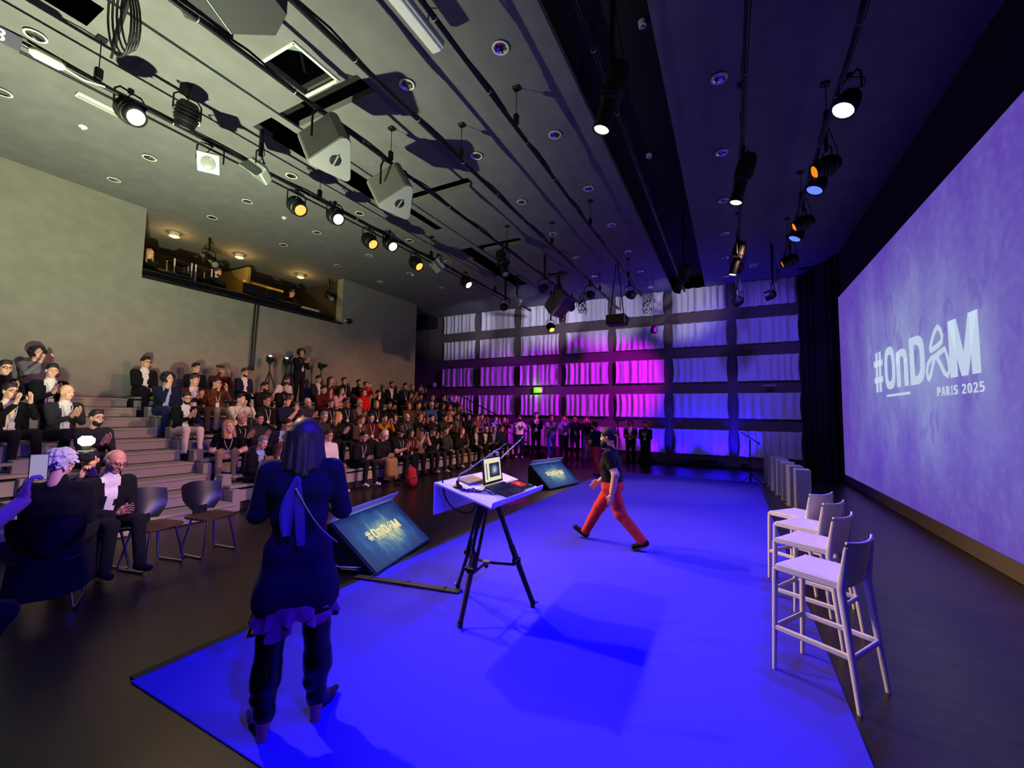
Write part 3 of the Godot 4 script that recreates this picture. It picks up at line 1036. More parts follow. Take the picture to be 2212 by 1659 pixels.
	# chairs on the floor beside the aisle
	var labels := ["black padded shell chair at the aisle end, empty, beside the steps", "empty black padded shell chair beside the bald man", "black padded shell chair under the bald man with glasses", "black padded shell chair under the white-haired person", "black padded shell chair under the person raising a phone"]
	for k in 5:
		var pt: Vector3 = [P(-5.72, 0, 2.98), P(-5.75, 0, 2.42), P(-5.95, 0, 2.0), P(-5.35, 0, 1.5), P(-3.85, 0, 0.47)][k]
		floor_chair(pt, PI / 2 + [0.12, 0.2, 0.3, -3.6, 0.95][k], labels[k])
	# backpack and other things at the front row
	var bp := thing("backpack", "bright red backpack on the floor before the front row", "bag", on_y(888, 1052), "", 1.2)
	var sf := SF.new()
	sf.ell(Vector3(0, 0.17, 0), Vector3(0.15, 0.19, 0.11), 0, 0.03)
	sf.ell(Vector3(0, 0.35, -0.01), Vector3(0.12, 0.11, 0.09), 0, 0.04)
	sf.ell(Vector3(0, 0.15, 0.09), Vector3(0.11, 0.12, 0.05), 0, 0.03)
	part(bp, "body", sf.build(0.018)[0], M("red_bag", Color(0.62, 0.09, 0.06), 0.85))
	part(bp, "handle", MB.new().tube([Vector3(-0.04, 0.44, 0), Vector3(0, 0.49, 0), Vector3(0.04, 0.44, 0)], 0.01, 6), M("red_strap", Color(0.5, 0.07, 0.05), 0.8))
	part(bp, "zip", MB.new().tube([Vector3(-0.1, 0.2, 0.13), Vector3(0, 0.24, 0.145), Vector3(0.1, 0.2, 0.13)], 0.006, 6), M("cable_black"))
	var wb := thing("water_bottle", "clear plastic water bottle on the bench beside the front row", "bottle", on_x(718, 1003, -7.75) + Vector3(0, -0.1, 0))
	part(wb, "bottle", MB.new().lathe([Vector2(0, 0), Vector2(0.035, 0), Vector2(0.035, 0.14), Vector2(0.014, 0.18), Vector2(0.014, 0.2)]), M("white_plastic"))
	part(wb, "cap", MB.new().lathe([Vector2(0.016, 0.2), Vector2(0.016, 0.22), Vector2(0, 0.22)]), M("grey_plastic"))

func photo_tripod(t: Node3D, h: float) -> void:
	for k in 3:
		var a := TAU * k / 3 + 0.6
		part(t, "leg", MB.new().tube([Vector3(0, h - 0.25, 0), Vector3(cos(a) * 0.32, 0.01, sin(a) * 0.32)], 0.014, 6), M("black_metal"))
	part(t, "column", MB.new().tube([Vector3(0, h - 0.5, 0), Vector3(0, h - 0.05, 0)], 0.016, 6), M("black_metal"))
	part(t, "head", MB.new().box(Vector3(0, h - 0.03, 0), Vector3(0.08, 0.06, 0.08), 0.01), M("black_metal"))
	var cm := part(t, "camera_body", MB.new().box(Vector3(0, h + 0.08, 0), Vector3(0.22, 0.14, 0.12), 0.015), M("black_paint"))
	part(cm, "lens_barrel", MB.new().tube([Vector3(0.1, h + 0.08, 0), Vector3(0.24, h + 0.08, 0)], 0.045, 12), M("black_metal"))
	part(cm, "viewfinder", MB.new().box(Vector3(-0.09, h + 0.17, 0), Vector3(0.08, 0.05, 0.06), 0.008), M("black_paint"))

func build_lectern() -> void:
	var o := P(-2.0, 0, 3.5)
	var t := thing("lectern", "white tilted lectern board on a wooden tripod at the carpet edge", "lectern", o)
	var low := Vector3(0.27, 0.99, 0)      # lower edge, presenter's side
	var high := Vector3(-0.29, 1.14, 0)
	var up := (high - low).normalized()
	var nn := Vector3(-up.y, up.x, 0) * -1.0
	if nn.y < 0:
		nn = -nn
	var bs := Basis(Vector3(0, 0, -1), up, nn)   # local x towards greater distance, y up the board
	var bt := M("board_white", Color(0.86, 0.86, 0.88), 0.4)
	part(t, "board", MB.new().box((low + high) / 2 - nn * 0.01, Vector3(1.02, (high - low).length(), 0.02), 0.004, bs), bt)
	part(t, "lip", MB.new().box(low + nn * 0.015, Vector3(1.02, 0.015, 0.05), 0.005, bs), bt)
	part(t, "front_panel", MB.new().box(high + Vector3(-0.02, -0.14, 0.0), Vector3(0.012, 0.28, 1.02), 0.003), bt)
	# tripod of brown wood with black fittings
	var head := Vector3(0, 0.95, 0.1)
	part(t, "tripod_head", MB.new().lathe([Vector2(0, -0.05), Vector2(0.09, -0.05), Vector2(0.09, 0.05), Vector2(0.05, 0.09), Vector2(0, 0.09)], Transform3D(Basis(), head)), M("black_metal"))
	var feet := [P(-1.979, 0, 2.95) - o, P(-1.62, 0, 3.57) - o, P(-2.42, 0, 3.55) - o]
	for k in 3:
		var f: Vector3 = feet[k]
		var out := (f - head) * Vector3(1, 0, 1)
		var top := head + out.normalized() * 0.07
		var side := out.cross(Vector3.UP).normalized()
		var mid := top.lerp(f, 0.56)
		var lg := part(t, "leg", MB.new().tube([top.lerp(f, 0.42), f + Vector3(0, 0.05, 0)], [0.027, 0.022], 4), M("brown_wood") if k != 1 else M("black_metal"))
		for s in [-1.0, 1.0]:
			part(lg, "rail", MB.new().tube([top + side * 0.036 * s, mid + side * 0.026 * s], 0.017, 4), M("brown_wood") if k == 0 else M("black_metal"))
		part(lg, "clamp", MB.new().box(mid, Vector3(0.075, 0.05, 0.075), 0.008, Basis(Vector3.UP, atan2(out.x, out.z))), M("black_metal"))
		part(lg, "knob", MB.new().ball(mid + side * 0.055, Vector3.ONE * 0.02, 8, 6), M("black_metal"))
		part(lg, "foot_tip", MB.new().tube([f + Vector3(0, 0.075, 0), f + Vector3(0, 0.035, 0), f], [0.024, 0.022, 0.012], 8), M("black_metal"))
		part(lg, "foot_screw", MB.new().tube([f + Vector3(0, 0.05, 0), f + out.normalized() * 0.05 + Vector3(0, 0.06, 0)], 0.009, 6), M("chrome"))
		for q in 5:
			part(lg, "scale_stud", MB.new().ball(top.lerp(f, 0.5 + 0.08 * q) + (-out.normalized() * 0.0 + Vector3(0.019, 0, 0.008)), Vector3.ONE * 0.004, 6, 4), M("chrome"))
	var hub := Vector3(0.0, 0.4, 0.12)
	part(t, "spreader_hub", MB.new().lathe([Vector2(0, -0.012), Vector2(0.035, -0.012), Vector2(0.035, 0.012), Vector2(0, 0.014)], Transform3D(Basis(), hub), 14), M("brass", Color(0.75, 0.68, 0.45), 0.35, 0.6))
	for k in 3:
		var f: Vector3 = feet[k]
		part(t, "spreader", MB.new().tube([hub, head.lerp(f, 0.6)], 0.012, 6), M("black_metal"))
	part(t, "spreader_knob", MB.new().ball(hub - Vector3(0, 0.035, 0), Vector3.ONE * 0.018, 8, 6), M("black_metal"))
	# what lies on the board; q(x, y) gives a point on it, x from the near edge, y up the slope
	var q := func(x: float, y: float, z := 0.0) -> Vector3: return o + low + Vector3(0, 0, 0.51 - x) + up * y + nn * z
	var sheet := M("paper", Color(0.9, 0.89, 0.88), 0.8)
	for k in 2:
		var s := thing("paper_sheet", ["white printed sheet along the near side of the lectern board", "white printed sheet beyond the laptop on the lectern board"][k], "paper", q.call([0.2, 0.78][k], 0.4, 0.002))
		part(s, "sheet", MB.new().box(Vector3.ZERO, Vector3(0.24, 0.2, 0.001), 0.0, bs * Basis(Vector3(0, 0, 1), [0.08, -0.06][k])), sheet)
		for ln in 3:
			part(s, "print_line", MB.new().box(bs * Vector3(0, -0.05 + 0.04 * ln, 0.0012), Vector3(0.18, 0.003, 0.0006), 0.0, bs), M("ink", Color(0.35, 0.3, 0.3), 0.9))
	var lp := thing("laptop", "open dark laptop showing a pale slide on the lectern board", "laptop", q.call(0.53, 0.17, 0.0))
	part(lp, "base", MB.new().box(nn * 0.01, Vector3(0.36, 0.25, 0.016), 0.006, bs), M("laptop_body", Color(0.17, 0.14, 0.13), 0.4, 0.3))
	for r in 5:
		for c in 13:
			part(lp, "key", MB.new().box(bs * Vector3(-0.138 + 0.023 * c, 0.085 - 0.022 * r, 0.0185), Vector3(0.019, 0.017, 0.003), 0.001, bs), M("laptop_key", Color(0.05, 0.05, 0.05), 0.5))
	part(lp, "trackpad", MB.new().box(bs * Vector3(0, -0.075, 0.0182), Vector3(0.11, 0.07, 0.001), 0.0, bs), M("laptop_pad", Color(0.22, 0.18, 0.17), 0.35, 0.2))
	var hb := bs * Basis(Vector3.RIGHT, deg_to_rad(68.0))
	var hinge := bs * Vector3(0, 0.13, 0.02)
	part(lp, "lid", MB.new().box(hinge + hb * Vector3(0, 0.125, -0.006), Vector3(0.36, 0.25, 0.01), 0.004, hb), M("laptop_body"))
	part(lp, "screen", MB.new().box(hinge + hb * Vector3(0, 0.13, 0.0005), Vector3(0.3, 0.21, 0.002), 0.0, hb), glow("laptop_screen", Color(0.93, 0.89, 0.70), 0.95))
	part(lp, "slide_photo", MB.new().box(hinge + hb * Vector3(0.03, 0.125, 0.002), Vector3(0.19, 0.13, 0.001), 0.0, hb), shown("laptop_photo", concrete(96, 64, Color(0.05, 0.06, 0.08), Color(0.25, 0.32, 0.38), Color(0.8, 0.84, 0.86), 77), 0.9))
	part(lp, "slide_text", MB.new().box(hinge + hb * Vector3(-0.115, 0.12, 0.002), Vector3(0.012, 0.15, 0.001), 0.0, hb), M("ink"))
	var tb := thing("tablet", "black tablet with a red screen at the far end of the lectern board", "tablet", q.call(0.87, 0.17, 0.0))
	part(tb, "body", MB.new().box(nn * 0.006, Vector3(0.25, 0.19, 0.009), 0.003, bs), M("black_shell"))
	part(tb, "red_screen", MB.new().box(bs * Vector3(-0.03, 0.02, 0.0115), Vector3(0.15, 0.12, 0.001), 0.0, bs), glow("tablet_red", Color(0.9, 0.05, 0.02), 0.8))
	part(tb, "oval_mark", MB.new().ball(bs * Vector3(-0.03, 0.02, 0.0125), Vector3(0.028, 0.02, 0.001), 12, 5, bs), glow("tablet_mark", Color(0.95, 0.55, 0.45), 0.8))
	part(tb, "status_bar", MB.new().box(bs * Vector3(0.085, -0.06, 0.0115), Vector3(0.05, 0.012, 0.001), 0.0, bs), glow("tablet_bar", Color(0.3, 0.8, 0.3), 0.6))
	var cd := thing("flat_case", "beige flat case lying behind the laptop on the lectern", "case", q.call(0.38, 0.47, 0.0))
	part(cd, "case", MB.new().box(nn * 0.012, Vector3(0.26, 0.14, 0.02), 0.008, bs), M("beige_case", Color(0.62, 0.55, 0.42), 0.6))
	part(cd, "zip", MB.new().box(nn * 0.012, Vector3(0.264, 0.144, 0.003), 0.001, bs), M("cable_black"))
	# two goose-neck microphones and a small reading lamp
	var gb: Vector3 = q.call(0.1, 0.42, 0.0)
	var g2: Vector3 = q.call(0.93, 0.52, 0.0)
	var tips := [on_x(1085, 966, gb.x + 0.27), on_x(1126, 949, g2.x + 0.1)]
	for k in 2:
		var at: Vector3 = [gb, g2][k]
		var g := thing("gooseneck_microphone", ["long goose-neck microphone on the near side of the lectern", "goose-neck microphone on the far side of the lectern"][k], "microphone", at, "lectern microphones")
		var tip: Vector3 = tips[k] - at
		var pts := [Vector3.ZERO, Vector3(0, 0.1, 0) + tip * 0.03, Vector3(0, 0.07, 0) + tip * 0.2, Vector3(0, 0.05, 0) + tip * 0.5, tip]
		var cu := Curve3D.new()
		for w in 5:
			var tg: Vector3 = (pts[mini(w + 1, 4)] - pts[maxi(w - 1, 0)]) * 0.18
			cu.add_point(pts[w], -tg, tg)
		var sm := []
		for w in 25:
			sm.append(cu.sample_baked(cu.get_baked_length() * w / 24.0))
		part(g, "gooseneck", MB.new().tube(sm, 0.006, 8), M("pale_metal"))
		var dr: Vector3 = (sm[24] - sm[22]).normalized()
		part(g, "capsule", MB.new().tube([sm[24] - dr * 0.01, sm[24] + dr * 0.05, sm[24] + dr * 0.06], [0.012, 0.014, 0.006], 10), M("black_metal"))
		part(g, "base", MB.new().lathe([Vector2(0.045, -0.005), Vector2(0.045, 0.012), Vector2(0.015, 0.03), Vector2(0.012, 0.06), Vector2(0, 0.06)], Transform3D(Basis(), Vector3.ZERO), 14), M("black_metal"))
		part(g, "clip", MB.new().box(Vector3(0.02, 0.02, 0.02), Vector3(0.02, 0.05, 0.02), 0.004), M("black_metal"))
	var rl := thing("reading_lamp", "short grey goose-neck lamp beside the far microphone on the lectern", "lamp", q.call(0.86, 0.53, 0.0))
	part(rl, "neck", MB.new().tube([Vector3.ZERO, Vector3(0, 0.1, 0), Vector3(0.01, 0.2, 0.0), Vector3(0.04, 0.23, 0), Vector3(0.07, 0.21, 0)], 0.008, 8), M("pale_metal"))
	part(rl, "base", MB.new().box(Vector3(0, 0.01, 0), Vector3(0.04, 0.03, 0.04), 0.006), M("white_plastic"))
	part(rl, "head", MB.new().ball(Vector3(0.075, 0.2, 0), Vector3(0.02, 0.015, 0.015), 10, 6), M("chrome"))
	var cc := thing("laptop_cables", "thin tangled cables lying on the near side of the lectern board", "cable", q.call(0.2, 0.2, 0.0))
	for k in 5:
		var pts := []
		for w in 12:
			var u := w / 11.0
			pts.append(bs * Vector3(-0.13 + 0.3 * u + 0.03 * sin(w * 1.7 + k), 0.16 - 0.3 * u * (0.4 + 0.15 * k) + 0.03 * cos(w * 1.3 + k * 2.0), 0.006))
		part(cc, "cable", MB.new().tube(pts, 0.0035, 6), M("cable_black"))
	var hg := thing("hanging_cable", "black cable hanging in a loop from the lectern's near corner", "cable", o + high + Vector3(0, 0, 0.45))
	var hp := []
	for w in 15:
		var u := w / 14.0
		hp.append(Vector3(0.02 + 0.2 * u, 0.02 - 0.32 * sin(u * PI * 0.8), 0.06 * sin(u * 7.0) - 0.3 * u))
	part(hg, "cable", MB.new().tube(hp, 0.007, 6), M("cable_black"))

# ---------------------------------------------------------------- lighting rig
const BAR_Y := 5.8
func bar(x: float, d0: float, d1: float, label: String, drops: Array) -> Node3D:
	var t := thing("lighting_bar", label, "lighting bar", P(x, BAR_Y, (d0 + d1) / 2), "steel lighting bars under the ceiling")
	var h := (d1 - d0) / 2
	part(t, "pipe", MB.new().tube([Vector3(0, 0, h), Vector3(0, 0, -h)], 0.03, 10), M("bar_steel"))
	var c1 := []
	for k in 41:
		c1.append(Vector3(0.03 * sin(k * 1.3), 0.04 + 0.01 * cos(k * 2.1), lerpf(h, -h, k / 40.0)))
	part(t, "cable", MB.new().tube(c1, 0.014, 6), M("cable_black"))
	for k in int((d1 - d0) / 1.1):
		part(t, "cable_tie", MB.new().lathe([Vector2(0.034, -0.006), Vector2(0.037, 0), Vector2(0.034, 0.006)], Transform3D(Basis(Vector3.RIGHT, PI / 2), Vector3(0, 0, h - 0.5 - 1.1 * k)), 10), M("pale_metal"))
	for d in drops:
		var z: float = (d0 + d1) / 2 - d
		part(t, "hanger_wire", MB.new().tube([Vector3(0, 0.03, z), Vector3(0, 0.6, z)], 0.006, 5), M("bar_steel"))
		part(t, "hoist", MB.new().box(Vector3(0, 0.12, z), Vector3(0.07, 0.15, 0.08), 0.015), M("black_metal"))
		part(t, "ceiling_plate", MB.new().box(Vector3(0, 0.58, z), Vector3(0.1, 0.03, 0.1), 0.006), M("black_metal"))
	return t

# a theatre lantern hung from a bar; at is the middle of its lens, to what it points at
func lantern(kind: String, at: Vector3, to: Vector3, label: String, lit = null, energy := 0.0, angle := 25.0, glowing := 1.0, hang := BAR_Y) -> Node3D:
	var t := thing({"fresnel": "fresnel_spotlight", "profile": "profile_spotlight", "par": "led_par", "square": "square_spotlight", "flood": "flood_panel"}[kind], label, "stage light", at, "stage lights on the bars")
	var dir := (to - at).normalized()
	var bs := Basis.looking_at(dir, Vector3.UP if absf(dir.y) < 0.97 else Vector3.RIGHT)
	var xf := Transform3D(bs * Basis(Vector3.RIGHT, PI / 2), Vector3.ZERO)   # lathe axis y runs backwards from the lens
	var r := 0.11
	var len := 0.3
	match kind:
		"fresnel":
			part(t, "body", MB.new().lathe([Vector2(0.1, -0.03), Vector2(0.125, -0.03), Vector2(0.125, 0.05), Vector2(0.14, 0.06), Vector2(0.14, 0.26), Vector2(0.1, 0.33), Vector2(0, 0.34)], xf, 20), M("black_metal"))
			for k in 3:
				part(t, "cooling_fin", MB.new().lathe([Vector2(0.14, 0.1 + 0.05 * k), Vector2(0.155, 0.1 + 0.05 * k), Vector2(0.155, 0.115 + 0.05 * k), Vector2(0.14, 0.115 + 0.05 * k)], xf, 20), M("black_metal"))
		"profile":
			r = 0.085
			len = 0.75
			part(t, "body", MB.new().lathe([Vector2(0.085, -0.02), Vector2(0.1, -0.02), Vector2(0.1, 0.02), Vector2(0.088, 0.03), Vector2(0.088, 0.3), Vector2(0.11, 0.32), Vector2(0.13, 0.42), Vector2(0.13, 0.62), Vector2(0.1, 0.72), Vector2(0, 0.74)], xf, 20), M("black_metal"))
			part(t, "gate", MB.new().box(bs * Vector3(0, 0, 0.34), Vector3(0.3, 0.2, 0.05), 0.01, bs), M("black_metal"))
		"par":
			r = 0.115
			part(t, "body", MB.new().lathe([Vector2(0.115, -0.02), Vector2(0.13, -0.02), Vector2(0.135, 0.1), Vector2(0.11, 0.2), Vector2(0.05, 0.24), Vector2(0, 0.24)], xf, 20), M("black_metal"))
		"square":
			part(t, "body", MB.new().box(bs * Vector3(0, 0, 0.16), Vector3(0.2, 0.2, 0.3), 0.03, bs), M("black_metal"))
			part(t, "front_frame", MB.new().box(bs * Vector3(0, 0, 0.005), Vector3(0.28, 0.28, 0.03), 0.006, bs), M("pale_metal"))
		"flood":
			len = 0.2
			part(t, "body", MB.new().box(bs * Vector3(0, 0, 0.08), Vector3(0.36, 0.3, 0.16), 0.02, bs), M("pale_metal"))
			for k in 5:
				part(t, "fin", MB.new().box(bs * Vector3(-0.14 + 0.07 * k, 0, 0.17), Vector3(0.012, 0.26, 0.04), 0.003, bs), M("pale_metal"))
			part(t, "flap", MB.new().box(bs * Vector3(-0.22, 0, -0.02), Vector3(0.012, 0.3, 0.14), 0.003, bs * Basis(Vector3.UP, 0.5)), M("pale_metal"))
	var lm: Material = M("lens_off")
	if lit != null:
		var face: Color = Color(1.0, 0.55, 0.10) if label.begins_with("amber lit") else lit
		lm = glow("lens_%s_%.1f" % [face.to_html(false), glowing], face, glowing)
	if kind == "flood":
		part(t, "lens", MB.new().box(bs * Vector3(0, 0, -0.003), Vector3(0.3, 0.24, 0.006), 0.0, bs), lm)
	else:
		part(t, "lens", MB.new().ball(Vector3.ZERO, Vector3(r, r, 0.025), 18, 8, bs), lm)
		if kind == "par":
			for k in 7:
				var a := TAU * k / 6
				var c := Vector3(cos(a) * 0.065, sin(a) * 0.065, -0.016) if k < 6 else Vector3(0, 0, -0.022)
				part(t, "led_lens", MB.new().ball(bs * c, Vector3(0.024, 0.024, 0.012), 8, 5, bs), lm)
	# yoke up to the bar
	var piv := bs * Vector3(0, 0, len * 0.55)
	var sx := bs.x * (0.17 if kind != "flood" else 0.21)
	var top := piv + Vector3(0, 0.26, 0)
	part(t, "yoke", MB.new().tube([piv - sx, piv - sx + Vector3(0, 0.2, 0), top - sx * 0.7, top + sx * 0.7, piv + sx + Vector3(0, 0.2, 0), piv + sx], 0.012, 6), M("black_metal"))
	var near := 9.0
	for bx in [-6.95, -4.85, -3.77, -2.63, -1.28, 0.22, 1.25]:
		near = minf(near, absf(at.x + top.x - bx))
	if near > 0.09 and at.x > -11.0 and hang == BAR_Y:
		hang = 6.37
	var cl := Vector3(top.x, maxf(hang - at.y, top.y), top.z)
	part(t, "clamp", MB.new().box((top + cl) / 2 + Vector3(0, 0.015, 0), Vector3(0.05, cl.y - top.y + 0.07, 0.06), 0.008), M("black_metal"))
	part(t, "lead", MB.new().tube([piv + bs * Vector3(0, 0, 0.15), piv + Vector3(0.12, 0.05, 0.1), piv + Vector3(0.14, 0.2, 0.02), cl + Vector3(0.02, 0, 0)], 0.007, 5), M("cable_black"))
	if lit != null and energy > 0.0:
		spot(t, "beam", at + dir * 0.05, to, lit, energy, angle, 0.7, 0.08)
	return t

func downlight(x: float, d: float, col: String, k: int, of: int) -> void:
	if not has_meta("dl"):
		set_meta("dl", [MB.new().lathe([Vector2(0.086, 0.02), Vector2(0.086, 0.0), Vector2(0.095, -0.004), Vector2(0.108, 0.0), Vector2(0.108, 0.008)], Transform3D(), 24).mesh(), MB.new().lathe([Vector2(0.0, 0.02), Vector2(0.03, 0.018), Vector2(0.065, 0.01), Vector2(0.088, -0.004)], Transform3D(), 24).mesh()])
	var t := thing("downlight", "unlit round recessed downlight %s, %s from the panel wall" % [col, ["nearest", "second", "third", "fourth", "fifth", "sixth", "seventh"][of - 1 - k]], "downlight", P(x, 6.392, d), "unlit downlights " + col)
	part(t, "ring", get_meta("dl")[0], M("white_frame"), Transform3D(Basis(), Vector3(0, -0.02, 0)))
	part(t, "reflector", get_meta("dl")[1], M("reflector"), Transform3D(Basis(), Vector3(0, -0.016, 0)))

func speaker(at: Vector3, axis: Vector3, size: float, label: String) -> void:
	var t := thing("hanging_loudspeaker", label, "loudspeaker", at, "grey loudspeakers under the ceiling")
	var bs := Basis.looking_at(-axis, Vector3.UP)   # +z runs along the axis, towards the end plate
	var poly := []
	for k in 3:
		var c: Vector2 = [Vector2(-0.24, 0.16), Vector2(0.24, 0.16), Vector2(0.0, -0.26)][k] * size
		var r: float = [0.06, 0.06, 0.09][k] * size
		var a0: float = [PI / 2, 0.0 - 0.5, -PI + 0.5][k]
		for q in 6:
			var a: float
			if k == 0:
				a = PI + 0.5 - (PI / 2 + 0.5) * q / 5.0
			elif k == 1:
				a = PI / 2 - (PI / 2 + 0.5) * q / 5.0
			else:
				a = -0.5 - (PI - 1.0) * q / 5.0
			poly.append((c + Vector2(cos(a), sin(a)) * r) * Vector2(1, -1))
	part(t, "cabinet", MB.new().prism(poly, 0.6 * size, Transform3D(bs, Vector3.ZERO)), M("speaker_grey", Color(0.42, 0.42, 0.41), 0.8))
	var inner := []
	for q in poly:
		inner.append(q * 0.96)
	part(t, "end_plate", MB.new().prism(inner, 0.02, Transform3D(bs, bs.z * (0.305 * size))), M("speaker_plate", Color(0.55, 0.55, 0.53), 0.7))
	part(t, "handle_recess", MB.new().ball(bs * Vector3(0, 0.0, 0.312 * size), Vector3(0.085, 0.085, 0.01) * size, 16, 6, bs), M("black_paint"))
	part(t, "handle_bar", MB.new().box(bs * Vector3(0, 0, 0.325 * size), Vector3(0.022, 0.17, 0.012) * size, 0.004, bs), M("speaker_plate"))
	part(t, "grille", MB.new().box(bs * Vector3(0, -0.225 * size, 0), Vector3(0.44, 0.012, 0.54) * size, 0.004, bs), M("black_paint"))
	var top := Vector3(0, BAR_Y - at.y, 0)
	for s in [-1.0, 1.0]:
		var e: Vector3 = bs * Vector3(0.26 * s * size, 0.02, 0.0)
		part(t, "bracket", MB.new().tube([e, e + Vector3(0, 0.3, 0), Vector3(e.x * 0.8, top.y, e.z * 0.8)], 0.016, 6), M("black_metal"))
	part(t, "bracket_bar", MB.new().tube([bs * Vector3(-0.24 * size, 0, 0) * Vector3(1, 0, 1) + top, bs * Vector3(0.24 * size, 0, 0) * Vector3(1, 0, 1) + top], 0.018, 6), M("black_metal"))

func build_rig() -> void:
	var b1 := bar(-6.95, -1.0, 14.8, "lighting bar over the front seats carrying the lit amber lanterns", [2.0, 5.2, 8.6, 12.0])
	part(b1, "cable_tray", MB.new().box(Vector3(-0.24, 0.03, 0), Vector3(0.04, 0.02, 15.6), 0.004), M("bar_steel"))
	var np := thing("bar_number_plate", "dark number plate reading 38 on the seating bar", "sign", P(-6.9, 5.74, 1.05))
	part(np, "plate", MB.new().box(Vector3.ZERO, Vector3(0.03, 0.16, 0.6), 0.006, Basis(Vector3(0, 0, 1), -0.5)), M("plate_grey", Color(0.25, 0.24, 0.3), 0.6))
	var nf := SystemFont.new()
	nf.font_names = PackedStringArray(["Droid Sans"])
	nf.font_weight = 700
	var nt := TextMesh.new()
	nt.font = nf
	nt.text = "38"
	nt.font_size = 32
	nt.pixel_size = 0.005
	nt.depth = 0.004
	part(np, "digits", nt, M("white_plastic"), Transform3D(Basis(Vector3(0, 0, 1), -0.5) * Basis(Vector3(0, 0, -1), Vector3.UP, Vector3(1, 0, 0)), Basis(Vector3(0, 0, 1), -0.5) * Vector3(0.017, 0, -0.1)))
	var tw := thing("taped_bundle", "white taped cable bundle on the seating bar beside the number plate", "cable", P(-6.9, 5.74, 1.55))
	part(tw, "wrap", MB.new().tube([Vector3(0, 0, 0.14), Vector3(0.01, 0, 0.1), Vector3(0.01, 0, -0.1), Vector3(0, 0, -0.14)], [0.03, 0.06, 0.06, 0.03], 10), M("white_frame"))
	part(tw, "loose_end", MB.new().tube([Vector3(0, 0, -0.14), Vector3(0.03, -0.04, -0.3), Vector3(0, 0.03, -0.5)], 0.012, 6), M("white_frame"))
	bar(-4.85, 0.5, 14.5, "lighting bar carrying the two grey loudspeakers", [2.4, 4.9, 8.9, 12.6])
	bar(-3.77, 0.5, 16.0, "lighting bar between the loudspeaker bar and the carpet", [5.34, 9.2, 13.4])
	bar(-2.63, 0.5, 14.5, "lighting bar above the near edge of the carpet", [5.05, 8.6, 12.4])
	bar(-1.28, 0.5, 14.5, "lighting bar hanging below the dark ceiling slot", [5.6, 9.6])
	bar(0.22, 0.5, 15.2, "lighting bar above the far side of the carpet", [6.4, 10.6])
	bar(1.25, -3.0, 14.6, "lighting bar beside the screen carrying blue and amber lanterns", [2.6, 6.9, 9.3, 11.4])
	var warm := Color(1.0, 0.86, 0.66)
	var amber := Color(1.0, 0.72, 0.30)
	# lit lanterns over the front seats; they point at the stage
	var keys := [[292, 252, warm, 34.0, 24.0, P(-0.7, 0.6, 3.3), 6.0, "brightest lit lantern over the aisle, beside the white ceiling lamp"], [648, 453, amber, 9.0, 22.0, P(-1.4, 0.6, 4.4), 1.6, "first amber lit lantern over the front seats"], [730, 473, warm, 36.0, 24.0, P(0.0, 0.6, 4.2), 6.0, "white lit lantern beside the first amber one"], [805, 527, amber, 9.0, 22.0, P(-1.3, 0.6, 6.0), 1.6, "second amber lit lantern over the front seats"], [848, 532, warm, 38.0, 24.0, P(-1.3, 0.9, 6.0), 6.0, "white lit lantern beside the second amber one"], [905, 575, amber, 9.0, 22.0, P(-1.3, 0.6, 7.6), 1.6, "third amber lit lantern over the front seats"], [1012, 615, warm, 30.0, 24.0, P(-2.0, 0.9, 9.5), 6.0, "lone white lit lantern far along the seating bar"], [1192, 712, amber, 8.0, 26.0, P(-3.0, 0.6, 11.5), 2.0, "small amber lit lantern at the end of the seating bar"]]
	for k in keys:
		var at := on_x(k[0], k[1], -6.85)
		if at.z < -14.4:
			at = on_d(k[0], k[1], 14.4)
		lantern("fresnel", at, k[5], k[7], k[2], k[3], k[4], k[6])
	lantern("square", on_x(450, 352, -6.9), P(-2.0, 1.0, 0.0), "unlit lantern with a square pale front on the seating bar")
	lantern("flood", on_x(552, 378, -6.9), P(-9.0, 1.0, 2.0), "unlit pale flood panel beside the square lantern")
	lantern("flood", on_x(940, 578, -6.9), P(-9.0, 1.0, 5.0), "unlit dark flood panel beside the third amber lantern")
	lantern("flood", on_x(1112, 655, -6.3), P(-9.5, 1.0, 10.0), "unlit flood panel in front of the top row of fabric panels")
	lantern("fresnel", on_x(398, 272, -6.9), P(-9.0, 0.5, 3.0), "unlit black lantern beside the square lantern")
	lantern("profile", on_x(1092, 592, -4.7), P(-2.6, 0.0, 7.0), "unlit profile lantern on the loudspeaker bar")
	lantern("profile", on_x(1215, 690, -4.9), P(-2.5, 0.0, 12.0), "unlit profile lantern near the hanging black projector")
	# over the stage: white profiles and, beside the screen, amber and blue lanterns
	lantern("profile", P(-1.2, 4.88, 4.34), P(-2.6, 0.0, 4.0), "lit white profile lantern hanging below the dark ceiling slot", Color(1, 0.97, 0.9), 5.0, 17.0, 3.0)
	lantern("profile", on_y(1590, 436, 4.95), P(-1.2, 0.0, 6.6), "lit profile lantern over the far side of the carpet, first of two", Color(1.0, 0.93, 0.86), 5.0, 20.0, 1.4)
	lantern("profile", on_y(1583, 592, 4.95), P(-1.2, 0.0, 10.6), "lit profile lantern over the far side of the carpet, second of two", Color(1.0, 0.93, 0.86), 5.0, 20.0, 1.4)
	lantern("profile", on_y(1462, 630, 4.95), P(-4.0, 0.0, 14.0), "unlit profile lantern at the far end of the ceiling slot", null, 0.0, 20.0, 1.0, 6.96)
	var blues := [[1822, 237, P(-1.5, 0, 4.6), 19.0, "bright white-blue lit lantern beside the screen"], [1760, 410, P(-1.2, 0, 7.0), 21.0, "blue lit lantern beside the screen, second from the bright one"], [1717, 515, P(-1.6, 0, 9.6), 21.0, "blue lit lantern beside the screen, third from the bright one"]]
	var blue := Color(0.16, 0.03, 1.0)
